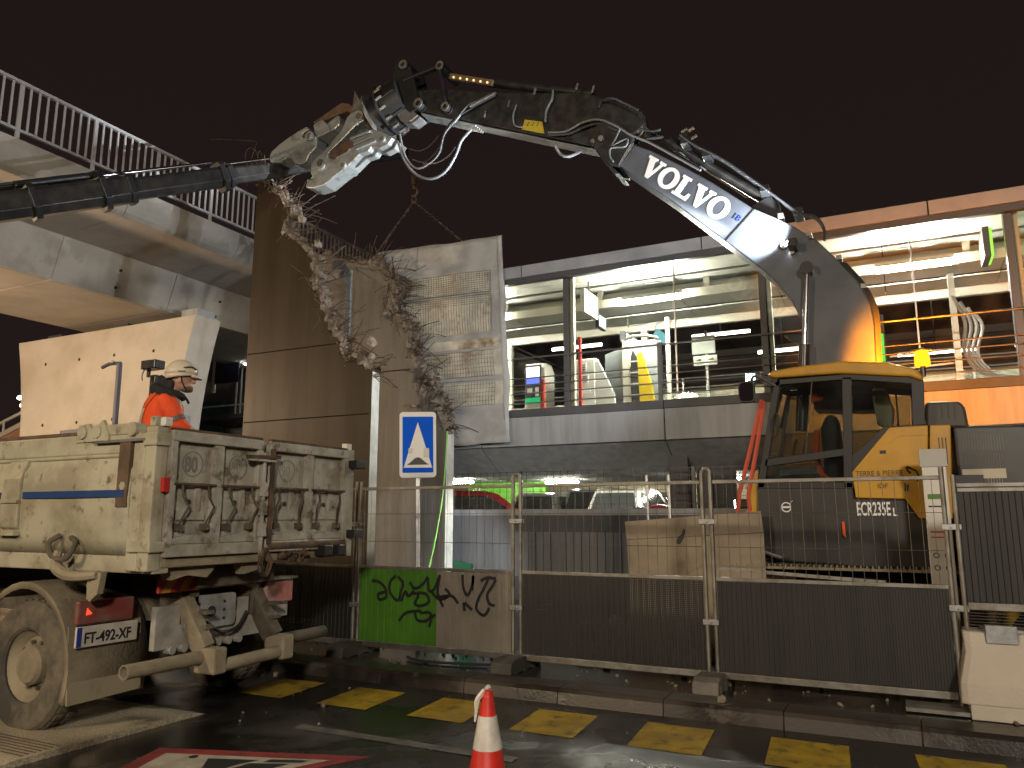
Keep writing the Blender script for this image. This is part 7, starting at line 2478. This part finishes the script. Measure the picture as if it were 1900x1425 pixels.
loj = [(825, 930), (840, 895), (885, 880), (860, 840), (865, 775), (900, 735), (940, 700), (1010, 620), (1075, 545), (1100, 490), (1115, 450), (1150, 410), (1205, 393), (1240, 425), (1228, 475), (1180, 505), (1120, 570), (1040, 650), (985, 700), (985, 730), (1020, 740), (1060, 700), (1120, 640), (1150, 600), (1200, 570), (1290, 530), (1350, 545), (1440, 590), (1410, 640), (1350, 670), (1290, 660), (1270, 690), (1210, 710), (1130, 790), (1050, 850), (960, 925), (880, 950), (830, 945)]
MB().prism(P(Z2(loj), CYN - .05), CYN - .06, CYN + .28, 'Y').build('lower_jaw', worn_steel, cru, bevel=.02)
MB().prism(P(Z2([(1000, 690), (1130, 605), (1170, 630), (1120, 690), (1040, 735), (1005, 730)]), CYN - .08), CYN - .09, CYN - .03, 'Y').build('jaw_insert', rust, cru, bevel=.01)
for pts in ([(1140, 600), (1280, 545)], [(1160, 640), (1300, 580)], [(1180, 670), (1320, 610)]):
    z = Z2(pts)
    MB().bar(at(*z[0], Y=CYN - .08), at(*z[1], Y=CYN - .08), .05, .035, (0, 1, 0)).build('jaw_rib', worn_steel, cru, bevel=.01)
for (zx, zy, r) in ((1200, 440, .10), (930, 770, .125), (1085, 785, .07), (850, 578, .09), (1365, 600, .06)):
    (px, py), = Z2([(zx, zy)])
    q = at(px, py, Y=CYN - .08)
    MB().cyl((q.x, CYN - .09, q.z), (q.x, CYN + .3, q.z), r, n=20).build('jaw_pin', worn_steel, cru, smooth=40)
    MB().cyl((q.x, CYN - .10, q.z), (q.x, CYN - .085, q.z), r * .6, n=16).build('pin_cap', mud_dark, cru, smooth=40)
for k in range(4):
    zx, zy = 850 + k * 30, 900 - k * 22
    (px, py), = Z2([(zx, zy)])
    q = at(px, py, Y=CYN + .05)
    MB().rock(q, .06, rw).build('jaw_tooth', worn_steel, cru)

# ------------------------------------------------------------------ unseen street lamps and an added fill lamp
def street_lamp(label, x, y, h, energy, color, arm, tgt, spot=150):
    t = thing('street_lamp', label, 'street lamp', (x, y, 0), 'street lamps around the site')
    MB().cyl((x, y, 0), (x, y, h), .09, .06, n=12).build('pole', galv, t, smooth=True)
    hx_, hy_ = x + arm[0], y + arm[1]
    MB().tube([(x, y, h - .1), (x + arm[0] * .4, y + arm[1] * .4, h + .15), (hx_, hy_, h + .2)], .04, n=8).build('arm', galv, t, smooth=True)
    MB().box(hx_ - .3, hx_ + .3, hy_ - .15, hy_ + .15, h + .14, h + .26).build('head', galv, t, bevel=.03)
    MB().box(hx_ - .24, hx_ + .24, hy_ - .11, hy_ + .11, h + .125, h + .138).build('lens', emis('street_lens_%d' % int(h * 10 + abs(x)), color, 8), t)
    light('street_light', 'SPOT', (hx_, hy_, h + .1), energy, color, t, target=tgt, size=.7, spot=spot, blend=.8)
    return t


street_lamp('warm street lamp behind the photographer on the right', 6.5, -10.0, 7.0, 6600, (1.0, .87, .70), (-.8, .6), (-2, 8, 2), 120)
street_lamp('added warm fill lamp behind the photographer on the left', -9.5, -10.0, 7.0, 3700, (1.0, .78, .52), (.4, .8), (-8, 8, 2), 120)  # added fill lamp, softens shadows and brightens truck side and brown wall
gl_ = thing('globe_lamp', 'warm globe lamp on a short pole under the footbridge', 'street lamp', (-19.6, 4.2, 0), 'street lamps around the site')
MB().cyl((-19.6, 4.2, 0), (-19.6, 4.2, 4.3), .06, n=12).build('pole', galv, gl_, smooth=True)
MB().ball((-19.6, 4.2, 4.5), .2, n=16).build('globe', emis('warm_globe', (1, .68, .38), 12), gl_, smooth=True)
light('globe_light', 'POINT', (-19.6, 4.2, 4.8), 2900, (1.0, .70, .42), gl_, size=.25)
